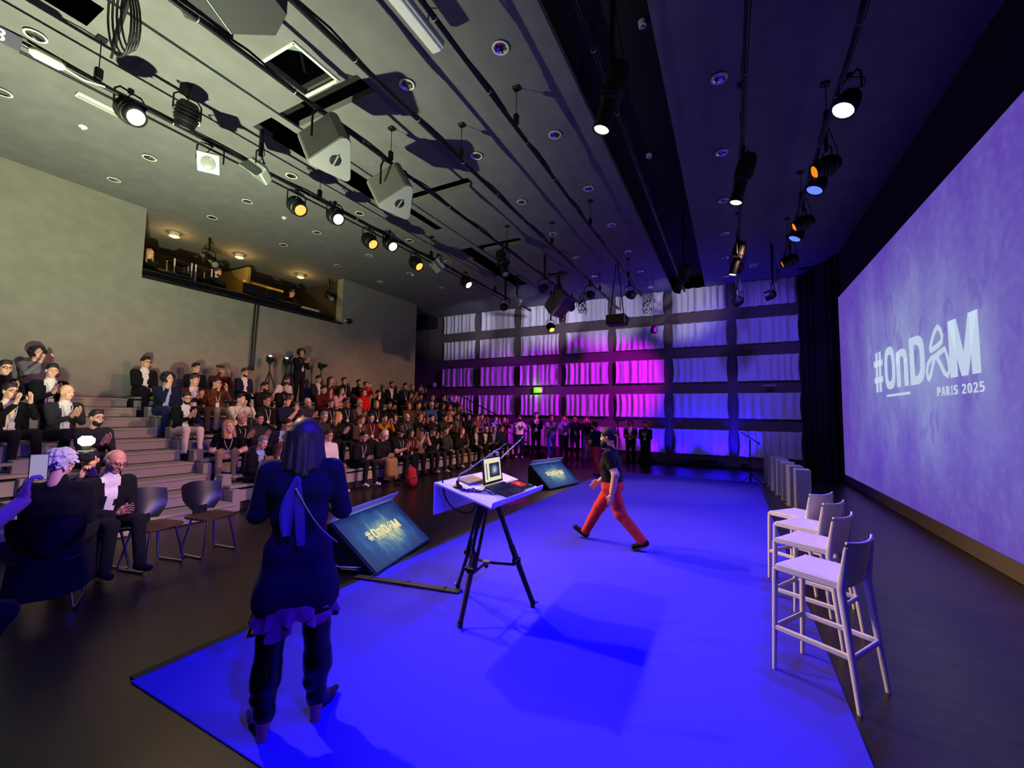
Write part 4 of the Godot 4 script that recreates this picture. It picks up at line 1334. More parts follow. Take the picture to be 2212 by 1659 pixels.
	for k in blues:
		var l := lantern("par", on_x(k[0], k[1], 1.25), k[2], k[4], null)
		var at: Vector3 = l.position
		for c in l.get_children():
			if c.name.begins_with("lens") or c.name.begins_with("led"):
				c.material_override = glow("led_face_%d" % int(k[0] == 1822), Color(0.9, 0.85, 1.0) if k[0] == 1822 else Color(0.35, 0.45, 1.0), 5.0 if k[0] == 1822 else 1.6)
		spot(l, "beam", at + (k[2] - at).normalized() * 0.08, k[2], blue, k[3], 44.0, 0.9, 0.1)
	for k in 3:
		var at := P(1.25, 5.4, [4.0, 2.0, 0.0][k])
		var to: Vector3 = [P(-1.6, 0, 3.0), P(-2.2, 0, 2.2), P(-4.6, 0.3, 1.8)][k]
		var l := lantern("par", at, to, ["blue lit lantern above the near stools", "blue lit lantern above the camera end of the carpet", "blue lit lantern aimed at the floor chairs"][k], null)
		for c in l.get_children():
			if c.name.begins_with("lens") or c.name.begins_with("led"):
				c.material_override = glow("led_face_0", Color(0.35, 0.45, 1.0), 1.6)
		spot(l, "beam", at + (to - at).normalized() * 0.08, to, blue, [20.0, 23.0, 40.0][k], 42.0, 0.9, 0.1)
	for k in 3:
		var at := on_x([1762, 1718, 1692][k], [371, 491, 570][k], 1.25)
		lantern("fresnel", at, [P(-9.0, 1.1, 5.6), P(-9.2, 1.3, 9.0), P(-9.2, 1.4, 12.6)][k], "amber lit lantern beside the screen, %s along the bar" % ["first", "second", "third"][k], Color(1.0, 0.74, 0.58), [58.0, 64.0, 60.0][k], 20.0, 1.0)
	lantern("fresnel", P(1.25, 5.45, 3.0), P(-8.8, 1.2, 3.6), "amber lit lantern added out of view above the near stools", Color(1.0, 0.76, 0.60), 26.0, 18.0, 1.0)  # added lamp out of view, warms the seats by the aisle
	lantern("fresnel", P(1.25, 5.45, 3.5), P(-6.1, 0.9, 2.25), "amber lit lantern added out of view, aimed at the bald man's chair", Color(1.0, 0.82, 0.62), 75.0, 8.0, 1.0)  # added lamp out of view, narrow beam to brighten the bald man
	# magenta wash of the panel wall
	lantern("par", on_y(1588, 655, 4.9), P(-5.6, 2.2, 16.4), "magenta lit lantern at the far end over the carpet", Color(0.85, 0.0, 1.0), 70.0, 26.0, 1.0)
	lantern("par", on_y(1655, 640, 5.0), P(-10.0, 2.4, 16.4), "magenta lit lantern beside the black drape", Color(0.62, 0.0, 1.0), 90.0, 13.0, 1.0)
	for k in 5:  # added lamps, lift the upper panel rows with a pale lilac wash
		lantern("par", P([-6.95, -4.85, -4.85, -3.77, -2.63][k], 5.42, [12.6, 11.2, 13.6, 12.4, 12.9][k]), P([-11.2, -8.7, -6.6, -4.2, -1.6][k], 5.75, 16.4), "added lantern washing the upper fabric panels, %s from the corner, seen from behind" % ["first", "second", "third", "fourth", "fifth"][k], Color(0.88, 0.85, 1.0), [11.0, 12.0, 8.0, 8.0, 7.0][k], [17.0, 17.0, 26.0, 23.0, 24.0][k], 1.0)
	lantern("par", P(0.22, 5.42, 11.6), P(0.6, 3.6, 16.4), "added violet blue lit lantern washing the panels beside the black drape", Color(0.40, 0.30, 1.0), 12.0, 36.0, 1.0)  # added lamp, turns the panel columns by the drape bluer
	# black projector and tangled cables at the end of the bars
	var pj := thing("hanging_projector", "black box projector hanging in front of the fabric panels", "projector", on_x(1333, 692, -2.63))
	part(pj, "body", MB.new().box(Vector3.ZERO, Vector3(0.5, 0.26, 0.42), 0.02), M("black_paint"))
	part(pj, "lens", MB.new().tube([Vector3(0.2, 0, 0), Vector3(0.32, 0, 0)], 0.07, 12), M("lens_off"))
	for s in [-1.0, 1.0]:
		part(pj, "strut", MB.new().tube([Vector3(0.18 * s, 0.12, 0), Vector3(0.02 * s, BAR_Y - pj.position.y, 0)], 0.014, 6), M("black_metal"))
	for k in 2:
		var tc := thing("hanging_cable", ["tangled black cables hanging from the bar beside the projector", "tangled black cables hanging over the second bar, with a small lamp below"][k], "cable", on_d([1258, 1398][k], [655, 655][k], [13.6, 14.4][k]))
		for q in 4:
			var pts := []
			for w in 16:
				var u := w / 15.0
				pts.append(Vector3(0.16 * sin(u * 9.0 + q * 1.7), 0.28 - u * 0.6 + 0.1 * sin(u * 12.0 + q), 0.14 * cos(u * 8.0 + q)))
			part(tc, "cable", MB.new().tube(pts, 0.014, 5), M("cable_black"))
		part(tc, "wire", MB.new().tube([Vector3(0, 0.2, 0), Vector3(0, 6.38 - tc.position.y, 0)], 0.008, 5), M("cable_black"))
	var hl := thing("hanging_lamp", "small black lamp hanging under the tangled cables", "lamp", on_d(1412, 712, 14.4))
	part(hl, "housing", MB.new().lathe([Vector2(0.08, -0.12), Vector2(0.11, -0.1), Vector2(0.11, 0.05), Vector2(0.06, 0.12), Vector2(0, 0.12)], Transform3D(), 14), M("black_metal"))
	part(hl, "hanger", MB.new().tube([Vector3(0, 0.1, 0), Vector3(0, 6.39 - hl.position.y, 0)], 0.01, 6), M("black_metal"))
	# loudspeakers
	speaker(on_x(712, 318, -4.85), Vector3(0.5, -0.74, 0.1), 1.0, "grey hanging loudspeaker with a round handle recess, beside the hatch")
	speaker(on_x(850, 414, -4.85), Vector3(0.5, -0.74, 0.1), 1.0, "grey hanging loudspeaker with a round handle recess, second from the hatch")
	speaker(on_x(1208, 655, -4.9), Vector3(-0.6, -0.6, -0.1), 1.25, "dark hanging loudspeaker in front of the fabric panels")
	var big := thing("ceiling_loudspeaker", "large dark grey loudspeaker cabinet over the front of the hall", "loudspeaker", P(-4.4, 6.12, 2.05))
	part(big, "cabinet", MB.new().prism([Vector2(-0.55, -0.32), Vector2(-0.3, -0.5), Vector2(0.3, -0.5), Vector2(0.55, -0.25), Vector2(0.4, 0.42), Vector2(-0.4, 0.42)], 0.62, Transform3D(Basis(Vector3.RIGHT, PI / 2).rotated(Vector3.UP, 0.5), Vector3(0, 0.06, 0))), M("speaker_dark", Color(0.13, 0.13, 0.145), 0.75))
	part(big, "grille", MB.new().box(Vector3(0.2, 0.0, 0.38), Vector3(0.75, 0.6, 0.02), 0.006, Basis(Vector3.UP, 0.5)), M("black_paint"))
	part(big, "seam", MB.new().box(Vector3(-0.2, -0.255, 0), Vector3(0.012, 0.006, 0.8), 0.002, Basis(Vector3.UP, 0.5)), M("pale_metal"))
	# hoops of spare cable hung from the ceiling
	var lp := thing("cable_coil", "coil of black cable hanging from the ceiling beside the big loudspeaker", "cable", on_y(285, 8, 6.02))
	for k in 4:
		var pts := []
		for w in 21:
			var a := TAU * w / 20.0
			pts.append(Vector3(cos(a) * (0.2 + 0.02 * k) - 0.03 * k, sin(a) * (0.3 + 0.025 * k) - 0.18, sin(a) * 0.05 + 0.02 * k))
		part(lp, "loop", MB.new().tube(pts, 0.011, 6), M("cable_black"))
	var drop := on_x(240, 125, -6.95)
	part(lp, "tail", MB.new().tube([Vector3(0, 0.15, 0), (drop - lp.position).lerp(Vector3(0, 0, 0), 0.45) + Vector3(0, 0.1, 0), (drop - lp.position).lerp(Vector3.ZERO, 0.15) + Vector3(0, 0.02, 0), drop - lp.position], 0.014, 6), M("cable_black"))
	# white ceiling lamps, detectors, boxes
	var bl := thing("batten_lamp", "long white batten lamp between two lighting bars", "lamp", on_y(872, 14, 6.05))
	part(bl, "body", MB.new().box(Vector3(0, 0.03, 0), Vector3(0.18, 0.1, 1.2), 0.01), M("white_frame"))
	part(bl, "diffuser", MB.new().box(Vector3(0, -0.03, 0), Vector3(0.12, 0.03, 1.18), 0.01), M("white_plastic"))
	for z in [-0.4, 0.4]:
		part(bl, "hanger", MB.new().tube([Vector3(0, 0.08, z), Vector3(0, 6.4 - bl.position.y, z)], 0.008, 5), M("bar_steel"))
	var em := thing("emergency_lamp", "flat white rectangular emergency lamp on the ceiling above the aisle", "lamp", on_y(218, 228, 6.38))
	part(em, "body", MB.new().box(Vector3.ZERO, Vector3(0.13, 0.04, 0.55), 0.008, Basis(Vector3.UP, 0.0)), M("white_frame"))
	part(em, "diffuser", MB.new().box(Vector3(0, -0.024, 0), Vector3(0.05, 0.012, 0.5), 0.003), M("grey_plastic"))
	for k in 3:
		var sd := thing("smoke_detector", ["round white smoke detector on the ceiling near the emergency lamp", "round white smoke detector on the ceiling above the control room", "round white smoke detector on the ceiling near the far seats"][k], "smoke detector", [P(-9.45, 6.4, 2.59), P(-9.5, 6.4, 6.17), P(-9.5, 6.4, 10.8)][k], "ceiling smoke detectors")
		part(sd, "base", MB.new().lathe([Vector2(0, -0.015), Vector2(0.055, -0.015), Vector2(0.055, 0)], Transform3D(), 16), M("white_plastic"))
		part(sd, "sensor", MB.new().lathe([Vector2(0, -0.05), Vector2(0.02, -0.05), Vector2(0.03, -0.015)], Transform3D(), 12), M("white_plastic"))
	var cb := thing("ceiling_box", "small pale box on the ceiling near the screen side", "ceiling box", on_y(1627, 573, 6.36))
	part(cb, "body", MB.new().box(Vector3.ZERO, Vector3(0.22, 0.08, 0.22), 0.012), M("white_plastic"))
	part(cb, "cover", MB.new().box(Vector3(0, -0.045, 0), Vector3(0.16, 0.012, 0.16), 0.004), M("grey_plastic"))
	# hatch frame and ducts above it
	var hf := thing("ceiling_hatch", "open square ceiling hatch with a white frame and pipes inside", "hatch", P(-5.16, 6.4, 3.465))
	for s in [-1.0, 1.0]:
		part(hf, "frame_side", MB.new().box(Vector3(0.34 * s, -0.012, 0), Vector3(0.04, 0.03, 0.7), 0.005), M("white_frame"))
		part(hf, "frame_side", MB.new().box(Vector3(0, -0.012, 0.335 * s), Vector3(0.7, 0.03, 0.04), 0.005), M("white_frame"))
	part(hf, "duct", MB.new().tube([Vector3(-0.3, 0.36, 0.3), Vector3(0.1, 0.34, 0.0), Vector3(0.32, 0.36, -0.3)], 0.09, 12), M("duct_green", Color(0.42, 0.47, 0.43), 0.6))
	part(hf, "cross_pipe", MB.new().tube([Vector3(0.3, 0.3, 0.3), Vector3(-0.3, 0.3, -0.28)], 0.02, 8), M("bar_steel"))
	# downlights
	for k in 5:
		downlight(-11.05, 3.54 + 1.83 * k, "above the top seats", k, 5)
	for k in 7:
		downlight(-9.47, 1.72 + 1.78 * k, "above the middle seats", k, 7)
	for k in 6:
		downlight(-7.63, 1.6 + 1.73 * k, "above the front seats", k, 6)
	for k in 7:
		downlight(-3.99, 2.45 + 1.84 * k, "beside the loudspeaker bar", k, 7)
	for k in 7:
		downlight(-2.51, 4.36 + 1.86 * k, "above the carpet edge", k, 7)
	for k in 6:
		downlight(-0.06, 6.13 + 1.84 * k, "above the far side of the carpet", k, 6)
	for k in 2:
		var sp := thing("ceiling_detector", ["small round detector in the dark ceiling slot", "small round detector in the dark ceiling slot, further along"][k], "detector", on_y([1388, 1402][k], [52, 337][k], 6.86), "detectors in the ceiling slot")
		part(sp, "base", MB.new().lathe([Vector2(0, -0.03), Vector2(0.05, -0.03), Vector2(0.06, 0.03)], Transform3D(), 14), M("white_plastic"))
		part(sp, "sensor", MB.new().lathe([Vector2(0, -0.055), Vector2(0.025, -0.055), Vector2(0.03, -0.03)], Transform3D(), 12), M("grey_plastic"))
	# a work lamp on a stand in the wing behind the camera, which throws the bar shadows on the ceiling
	var wl := thing("work_lamp", "work lamp on a low stand in the wing behind the camera", "lamp", P(2.3, 0, -1.4))
	part(wl, "stand", MB.new().tube([Vector3(0, 0, 0), Vector3(0, 0.6, 0)], 0.02, 8), M("black_metal"))
	part(wl, "foot", MB.new().lathe([Vector2(0.2, 0), Vector2(0.2, 0.02), Vector2(0.02, 0.04)], Transform3D(), 14), M("black_metal"))
	part(wl, "lamp_face", MB.new().box(Vector3(-0.05, 0.66, -0.05), Vector3(0.2, 0.16, 0.05), 0.01, Basis(Vector3.UP, 0.9)), glow("work_glow", Color(0.95, 1.0, 0.85), 3.0))
	spot(wl, "work_beam", P(2.2, 0.72, -1.28), P(-4.6, 6.4, 3.2), Color(0.92, 1.0, 0.82), 7.0, 34.0, 0.9, 0.05)

# ---------------------------------------------------------------- control room above the seating
func build_booth() -> void:
	var dark := M("booth_wall", Color(0.16, 0.13, 0.09), 0.9)
	struct("floor_booth", slab(-15.2, -12.3, 4.25, 4.42, 4.2, 10.4), M("black_wall"))
	struct("wall_booth_back", slab(-15.2, -15.05, 4.42, 6.4, 4.2, 10.4), dark)
	struct("wall_booth_near", slab(-15.05, -12.33, 4.42, 6.4, 4.2, 4.35), dark)
	struct("wall_booth_far", slab(-15.05, -12.33, 4.42, 6.4, 10.25, 10.4), dark)
	struct("wall_booth_fin", slab(-15.05, -13.3, 4.42, 6.2, 7.55, 7.65), M("booth_pale", Color(0.45, 0.38, 0.22), 0.9))
	struct("window_1", slab(-12.32, -11.97, 4.76, 4.82, 4.47, 10.1, 0.006), M("black_metal"))
	var dk := thing("control_desk", "long black control desk along the control room opening", "desk", P(-12.62, 4.42, 7.3))
	part(dk, "desktop", MB.new().box(Vector3(0, 0.64, 0), Vector3(0.5, 0.04, 5.5), 0.008), M("black_paint"))
	part(dk, "modesty_board", MB.new().box(Vector3(0.23, 0.31, 0), Vector3(0.03, 0.62, 5.5), 0.005), M("black_paint"))
	for k in 2:
		var mx := thing("mixing_console", ["lighting console with faders on the control desk", "sound console with faders on the control desk"][k], "console", P(-12.6, 5.08, [5.3, 8.4][k]))
		part(mx, "body", MB.new().box(Vector3(0, 0.04, 0), Vector3(0.4, 0.06, 0.8), 0.01, Basis(Vector3(0, 0, 1), 0.15)), M("black_metal"))
		for q in 8:
			part(mx, "fader", MB.new().box(Vector3(-0.05 + 0.04 * (q % 3), 0.085, -0.3 + 0.08 * q), Vector3(0.03, 0.02, 0.015), 0.003), M("pale_metal"))
	var lamp_at := [[377, 497], [518, 552], [650, 590]]
	for k in 3:
		var at: Vector3 = P(-13.0, 6.3, [5.45, 7.12, 9.15][k])
		var l := thing("booth_lamp", "warm lit ceiling lamp inside the control room, %s of three" % ["first", "second", "third"][k], "lamp", at, "control room lamps")
		part(l, "rim", MB.new().lathe([Vector2(0.11, 0.08), Vector2(0.12, 0.0), Vector2(0.1, -0.01)], Transform3D(), 16), M("white_frame"))
		part(l, "bulb", MB.new().ball(Vector3(0, 0.0, 0), Vector3(0.095, 0.035, 0.095), 14, 8), glow("booth_bulb", Color(1.0, 0.82, 0.42), 5.0))
		var o := OmniLight3D.new()
		o.name = "booth_light"
		l.add_child(o)
		o.position = Vector3(0, -0.08, 0)
		o.light_color = Color(1.0, 0.78, 0.40)
		o.light_energy = 0.55
		o.light_size = 0.08
		o.omni_range = 30
		o.shadow_enabled = true
	for k in 2:
		var rk := thing("equipment_rack", ["open pale equipment rack in the control room", "brown equipment rack beside the open pale one"][k], "rack", P(-13.2, 4.42, [5.7, 6.2][k]))
		for c in 4:
			part(rk, "upright", MB.new().box(Vector3(0.2 * (1 if c & 1 else -1), 0.65, 0.2 * (1 if c & 2 else -1)), Vector3(0.03, 1.3, 0.03), 0.004), M("white_frame"))
		for q in 3:
			part(rk, "shelf", MB.new().box(Vector3(0, 0.66 + 0.3 * q, 0), Vector3(0.42, 0.03, 0.42), 0.004), M("brown_wood") if k else M("black_paint"))
		part(rk, "unit", MB.new().box(Vector3(0, 0.76, 0), Vector3(0.36, 0.14, 0.36), 0.01), M("black_metal"))
	for k in 2:
		var mo := thing("desk_monitor", ["black computer monitor on the control desk with a lit back mark", "black computer monitor on the control desk beside the yellow beam"][k], "monitor", P(-12.62, 5.08, [7.3, 8.0][k]))
		part(mo, "panel", MB.new().box(Vector3(0, 0.24, 0), Vector3(0.03, 0.32, 0.5), 0.006), M("black_metal"))
		part(mo, "stand", MB.new().box(Vector3(-0.02, 0.05, 0), Vector3(0.04, 0.1, 0.06), 0.006), M("black_metal"))
		part(mo, "foot", MB.new().box(Vector3(0, 0.008, 0), Vector3(0.16, 0.015, 0.2), 0.004), M("black_metal"))
	var yb := part(self, numbered("yellow_beam"), MB.new().box(P(-13.4, 5.75, 8.15), Vector3(0.06, 0.08, 1.3), 0.008), M("yellow_paint", Color(0.75, 0.66, 0.08), 0.6))
	tag(yb, "yellow painted beam across the control room", "beam")
	var kb := thing("small_keyboard", "pale keyboard standing on the control desk near its far end", "keyboard", P(-12.5, 5.08, 9.2))
	part(kb, "body", MB.new().box(Vector3(0, 0.05, 0), Vector3(0.06, 0.12, 0.7), 0.008, Basis(Vector3(0, 0, 1), 0.4)), M("cream_plastic", Color(0.72, 0.66, 0.42), 0.6))
	for q in 9:
		part(kb, "key", MB.new().box(Vector3(0.035, 0.06, -0.28 + 0.07 * q), Vector3(0.01, 0.07, 0.05), 0.003, Basis(Vector3(0, 0, 1), 0.4)), M("white_plastic"))
	for k in 2:
		var ln := lantern("profile", P(-12.15, 5.6, [6.05, 9.75][k]), P(-3, 0, 6), ["profile spotlight looking out of the control room beside the racks", "profile spotlight looking out of the control room at its far end"][k], null, 0.0, 20.0, 1.0, 6.4)
		ln.set_meta("group", "spotlights in the control room")
	var cw := thing("wall_horn", "dark round fitting on the wall at the far end of the control room sill", "wall fitting", P(-11.95, 4.92, 10.35))
	part(cw, "dome", MB.new().ball(Vector3.ZERO, Vector3(0.08, 0.1, 0.1), 12, 8), M("black_metal"))
	part(cw, "bracket", MB.new().box(Vector3(-0.02, 0.0, 0.12), Vector3(0.05, 0.05, 0.14), 0.008), M("white_frame"))

# ---------------------------------------------------------------- people
var head_skin: ArrayMesh
var eyes_mesh: ArrayMesh
var brow_mesh: ArrayMesh
var lips_mesh: ArrayMesh
var glasses_mesh: ArrayMesh
var hairs := {}
var hands := {}
var poses := {}

func hand_mesh(curl: float, mirror: float) -> ArrayMesh:
	var s := SF.new()
	var V := func(x: float, y: float, z: float) -> Vector3: return Vector3(x * mirror, y, z)
	s.cap(V.call(0, 0, -0.035), V.call(0, 0, 0.02), 0.026, 0.027, 0, 0.012)
	s.ell(V.call(0, 0, 0.052), Vector3(0.042, 0.017, 0.052), 0, 0.012)
	for k in 4:
		var x: float = [0.03, 0.01, -0.01, -0.029][k]
		var ln: float = [0.07, 0.078, 0.073, 0.058][k]
		var sp: float = [0.1, 0.02, -0.05, -0.14][k]
		var p := Vector3(x, 0, 0.088)
		for q in 3:
			var a := curl * (q + 0.6)
			var d := Vector3(sp * (1.0 - curl), -sin(a), cos(a)).normalized()
			var e: Vector3 = p + d * ln * [0.45, 0.32, 0.26][q]
			s.cap(V.call(p.x, p.y, p.z), V.call(e.x, e.y, e.z), [0.0095, 0.0085, 0.008][q], [0.0085, 0.008, 0.007][q], 0, 0.004)
			p = e
	s.cap(V.call(0.028, -0.004, 0.025), V.call(0.052, -0.012, 0.055), 0.014, 0.011, 0, 0.01)
	s.cap(V.call(0.052, -0.012, 0.055), V.call(0.058, -0.018 - 0.015 * curl, 0.085), 0.0105, 0.008, 0, 0.004)
	return s.build(0.0052)[0].mesh()

func make_heads() -> void:
	var s := SF.new()
	s.ell(Vector3(0, 0.035, -0.012), Vector3(0.073, 0.09, 0.09), 0, 0.03)
	s.ell(Vector3(0, -0.045, 0.026), Vector3(0.056, 0.07, 0.06), 0, 0.035)
	s.ell(Vector3(0, -0.098, 0.052), Vector3(0.026, 0.02, 0.024), 0, 0.025)
	s.cap(Vector3(-0.04, 0.03, 0.068), Vector3(0.04, 0.03, 0.068), 0.012, 0.012, 0, 0.02)
	s.ell(Vector3(0.037, -0.028, 0.062), Vector3(0.02, 0.018, 0.016), 0, 0.02)
	s.ell(Vector3(-0.037, -0.028, 0.062), Vector3(0.02, 0.018, 0.016), 0, 0.02)
	s.cap(Vector3(0, 0.018, 0.086), Vector3(0, -0.03, 0.102), 0.008, 0.013, 0, 0.012)
	s.cap(Vector3(-0.012, -0.034, 0.09), Vector3(0.012, -0.034, 0.09), 0.009, 0.009, 0, 0.008)
	s.cap(Vector3(-0.018, -0.066, 0.078), Vector3(0.018, -0.066, 0.078), 0.009, 0.009, 0, 0.012)
	for x in [-1.0, 1.0]:
		s.ell(Vector3(0.074 * x, -0.008, -0.012), Vector3(0.011, 0.03, 0.019), 0, 0.008, Basis(Vector3.UP, 0.35 * x))
	s.cap(Vector3(0, -0.05, -0.02), Vector3(0, -0.19, -0.035), 0.052, 0.058, 0, 0.03)
	for x in [-1.0, 1.0]:
		s.sub(Vector3(0.031 * x, 0.006, 0.096), Vector3(0.019, 0.012, 0.02))
	head_skin = s.build(0.0085)[0].mesh()
	var em := MB.new()
	var bm := MB.new()
	for x in [-1.0, 1.0]:
		em.ball(Vector3(0.031 * x, 0.006, 0.07), Vector3(0.012, 0.0085, 0.011), 10, 8)
		bm.tube([Vector3(0.012 * x, 0.028, 0.086), Vector3(0.03 * x, 0.034, 0.082), Vector3(0.05 * x, 0.028, 0.068)], [0.004, 0.005, 0.003], 5)
	eyes_mesh = em.mesh()
	brow_mesh = bm.mesh()
	lips_mesh = MB.new().tube([Vector3(-0.024, -0.066, 0.079), Vector3(0, -0.065, 0.0885), Vector3(0.024, -0.066, 0.079)], [0.002, 0.005, 0.002], 6).mesh()
	var gm := MB.new()
	for x in [-1.0, 1.0]:
		var pts := []
		for k in 13:
			var a := TAU * k / 12
			pts.append(Vector3(0.034 * x + cos(a) * 0.025, 0.004 + sin(a) * 0.019, 0.1))
		gm.tube(pts, 0.003, 5, false)
		gm.tube([Vector3(0.058 * x, 0.01, 0.098), Vector3(0.08 * x, 0.008, 0.04), Vector3(0.082 * x, 0.0, -0.02)], 0.0028, 5)
	gm.tube([Vector3(-0.01, 0.008, 0.103), Vector3(0.01, 0.008, 0.103)], 0.003, 5)
	glasses_mesh = gm.mesh()
	# hair shapes
	for st in ["short", "long", "curly", "tied", "fringe", "bob", "cap", "beret", "beard", "wavy", "fluffy"]:
		var h := SF.new()
		if st in ["short", "long", "tied", "bob", "wavy"]:
			h.ell(Vector3(0, 0.044, -0.02), Vector3(0.079, 0.0945, 0.096), 0, 0.02)
			if st == "short":
				h.cap(Vector3(-0.035, 0.105, 0.03), Vector3(0.03, 0.11, 0.035), 0.026, 0.026, 0, 0.03)
				h.cap(Vector3(0, 0.03, -0.07), Vector3(0, -0.05, -0.06), 0.05, 0.03, 0, 0.03)
			elif st == "tied":
				h.cap(Vector3(0, 0.03, -0.06), Vector3(0, -0.03, -0.06), 0.05, 0.035, 0, 0.03)
				h.ell(Vector3(0, 0.06, -0.13), Vector3(0.04, 0.04, 0.035), 0, 0.015)
			else:
				var ln: float = {"long": -0.24, "bob": -0.12, "wavy": -0.2}[st]
				for x in [-1.0, 1.0]:
					h.cap(Vector3(0.07 * x, 0.06, -0.01), Vector3(0.082 * x, ln, 0.005), 0.03, 0.03, 0, 0.04)
					h.cap(Vector3(0.045 * x, 0.03, -0.075), Vector3(0.045 * x, ln, -0.07), 0.045, 0.035, 0, 0.04)
				if st == "wavy":
					for k in 14:
						var a := TAU * k / 14.0
						h.ell(Vector3(cos(a) * 0.085, -0.05 - 0.13 * fmod(k * 0.37, 1.0), -0.03 + sin(a) * 0.07 - 0.02), Vector3.ONE * 0.032, 0, 0.01)
			h.sub(Vector3(0, -0.045, 0.125), Vector3(0.059, 0.12, 0.1))
			if st in ["short", "tied"]:
				h.sub(Vector3(0, -0.095, 0.045), Vector3(0.12, 0.085, 0.085))
		elif st == "curly":
			var r := RandomNumberGenerator.new()
			r.seed = 5
			for k in 90:
				var d := Vector3(r.randf_range(-1, 1), r.randf_range(-0.9, 1), r.randf_range(-1, 0.55)).normalized()
				h.ell(Vector3(0, 0.03, -0.03) + d * Vector3(0.108, 0.11, 0.112), Vector3.ONE * r.randf_range(0.018, 0.03), 0, 0.01)
			h.ell(Vector3(0, 0.05, -0.035), Vector3(0.1, 0.1, 0.1), 0, 0.01)
			h.sub(Vector3(0, -0.03, 0.13), Vector3(0.06, 0.1, 0.1))
		elif st == "fluffy":
			var r := RandomNumberGenerator.new()
			r.seed = 9
			for k in 150:
				var d := Vector3(r.randf_range(-1, 1), r.randf_range(-0.75, 1), r.randf_range(-1, 0.6)).normalized()
				var c := Vector3(0, 0.035, -0.02) + d * Vector3(0.085, 0.098, 0.1)
				h.cap(c, c + (Vector3(0, -0.02, 0) + d * 0.012 + Vector3(r.randf_range(-0.02, 0.02), 0, r.randf_range(-0.02, 0.02))), 0.013, 0.007, 0, 0.008)
			h.ell(Vector3(0, 0.038, -0.02), Vector3(0.082, 0.096, 0.098), 0, 0.01)
			h.sub(Vector3(0, -0.04, 0.13), Vector3(0.06, 0.11, 0.1))
		elif st == "fringe":
			h.ell(Vector3(0, 0.0, -0.028), Vector3(0.081, 0.075, 0.09), 0, 0.02)
			h.sub(Vector3(0, 0.075, 0.01), Vector3(0.12, 0.055, 0.13))
			h.sub(Vector3(0, -0.05, 0.1), Vector3(0.12, 0.16, 0.1))
			h.sub(Vector3(0, -0.11, 0.0), Vector3(0.12, 0.06, 0.12))
		elif st == "cap":
			h.ell(Vector3(0, 0.055, -0.012), Vector3(0.086, 0.088, 0.1), 0, 0.015)
			h.sub(Vector3(0, -0.06, 0.0), Vector3(0.14, 0.098, 0.16))
			h.ell(Vector3(0, 0.045, 0.11), Vector3(0.07, 0.009, 0.065), 0, 0.006, Basis(Vector3.RIGHT, 0.2))
		elif st == "beret":
			h.ell(Vector3(0, 0.085, 0.0), Vector3(0.1, 0.045, 0.12), 0, 0.02, Basis(Vector3.RIGHT, 0.25))
			h.ell(Vector3(0, 0.055, 0.1), Vector3(0.06, 0.01, 0.04), 0, 0.01, Basis(Vector3.RIGHT, 0.3))
		else:
			h.ell(Vector3(0, -0.072, 0.034), Vector3(0.061, 0.062, 0.064), 0, 0.02)
			h.sub(Vector3(0, -0.022, 0.088), Vector3(0.047, 0.057, 0.06))
			h.sub(Vector3(0, 0.03, -0.03), Vector3(0.12, 0.08, 0.09))
		hairs[st] = h.build(0.0095)[0].mesh()
	for c in [["flat", 0.08], ["soft", 0.35], ["grip", 0.85]]:
		hands[c[0] + "R"] = hand_mesh(c[1], 1.0)
		hands[c[0] + "L"] = hand_mesh(c[1], -1.0)

func elbow(sh: Vector3, hd: Vector3, l1: float, l2: float, pole: Vector3) -> Array:
	var d := hd - sh
	var L := minf(d.length(), (l1 + l2) * 0.995)
	var dir := d.normalized()
	var a := clampf((l1 * l1 - l2 * l2 + L * L) / (2.0 * L), -l1, l1)
	var h := sqrt(maxf(l1 * l1 - a * a, 0.0))
	var p := (pole - dir * pole.dot(dir)).normalized()
	return [sh + dir * a + p * h, sh + dir * L]
func hand_xf(at: Vector3, fingers: Vector3, back: Vector3) -> Transform3D:
	var z := fingers.normalized()
	var x := back.cross(z).normalized()
	return Transform3D(Basis(x, z.cross(x), z), at)

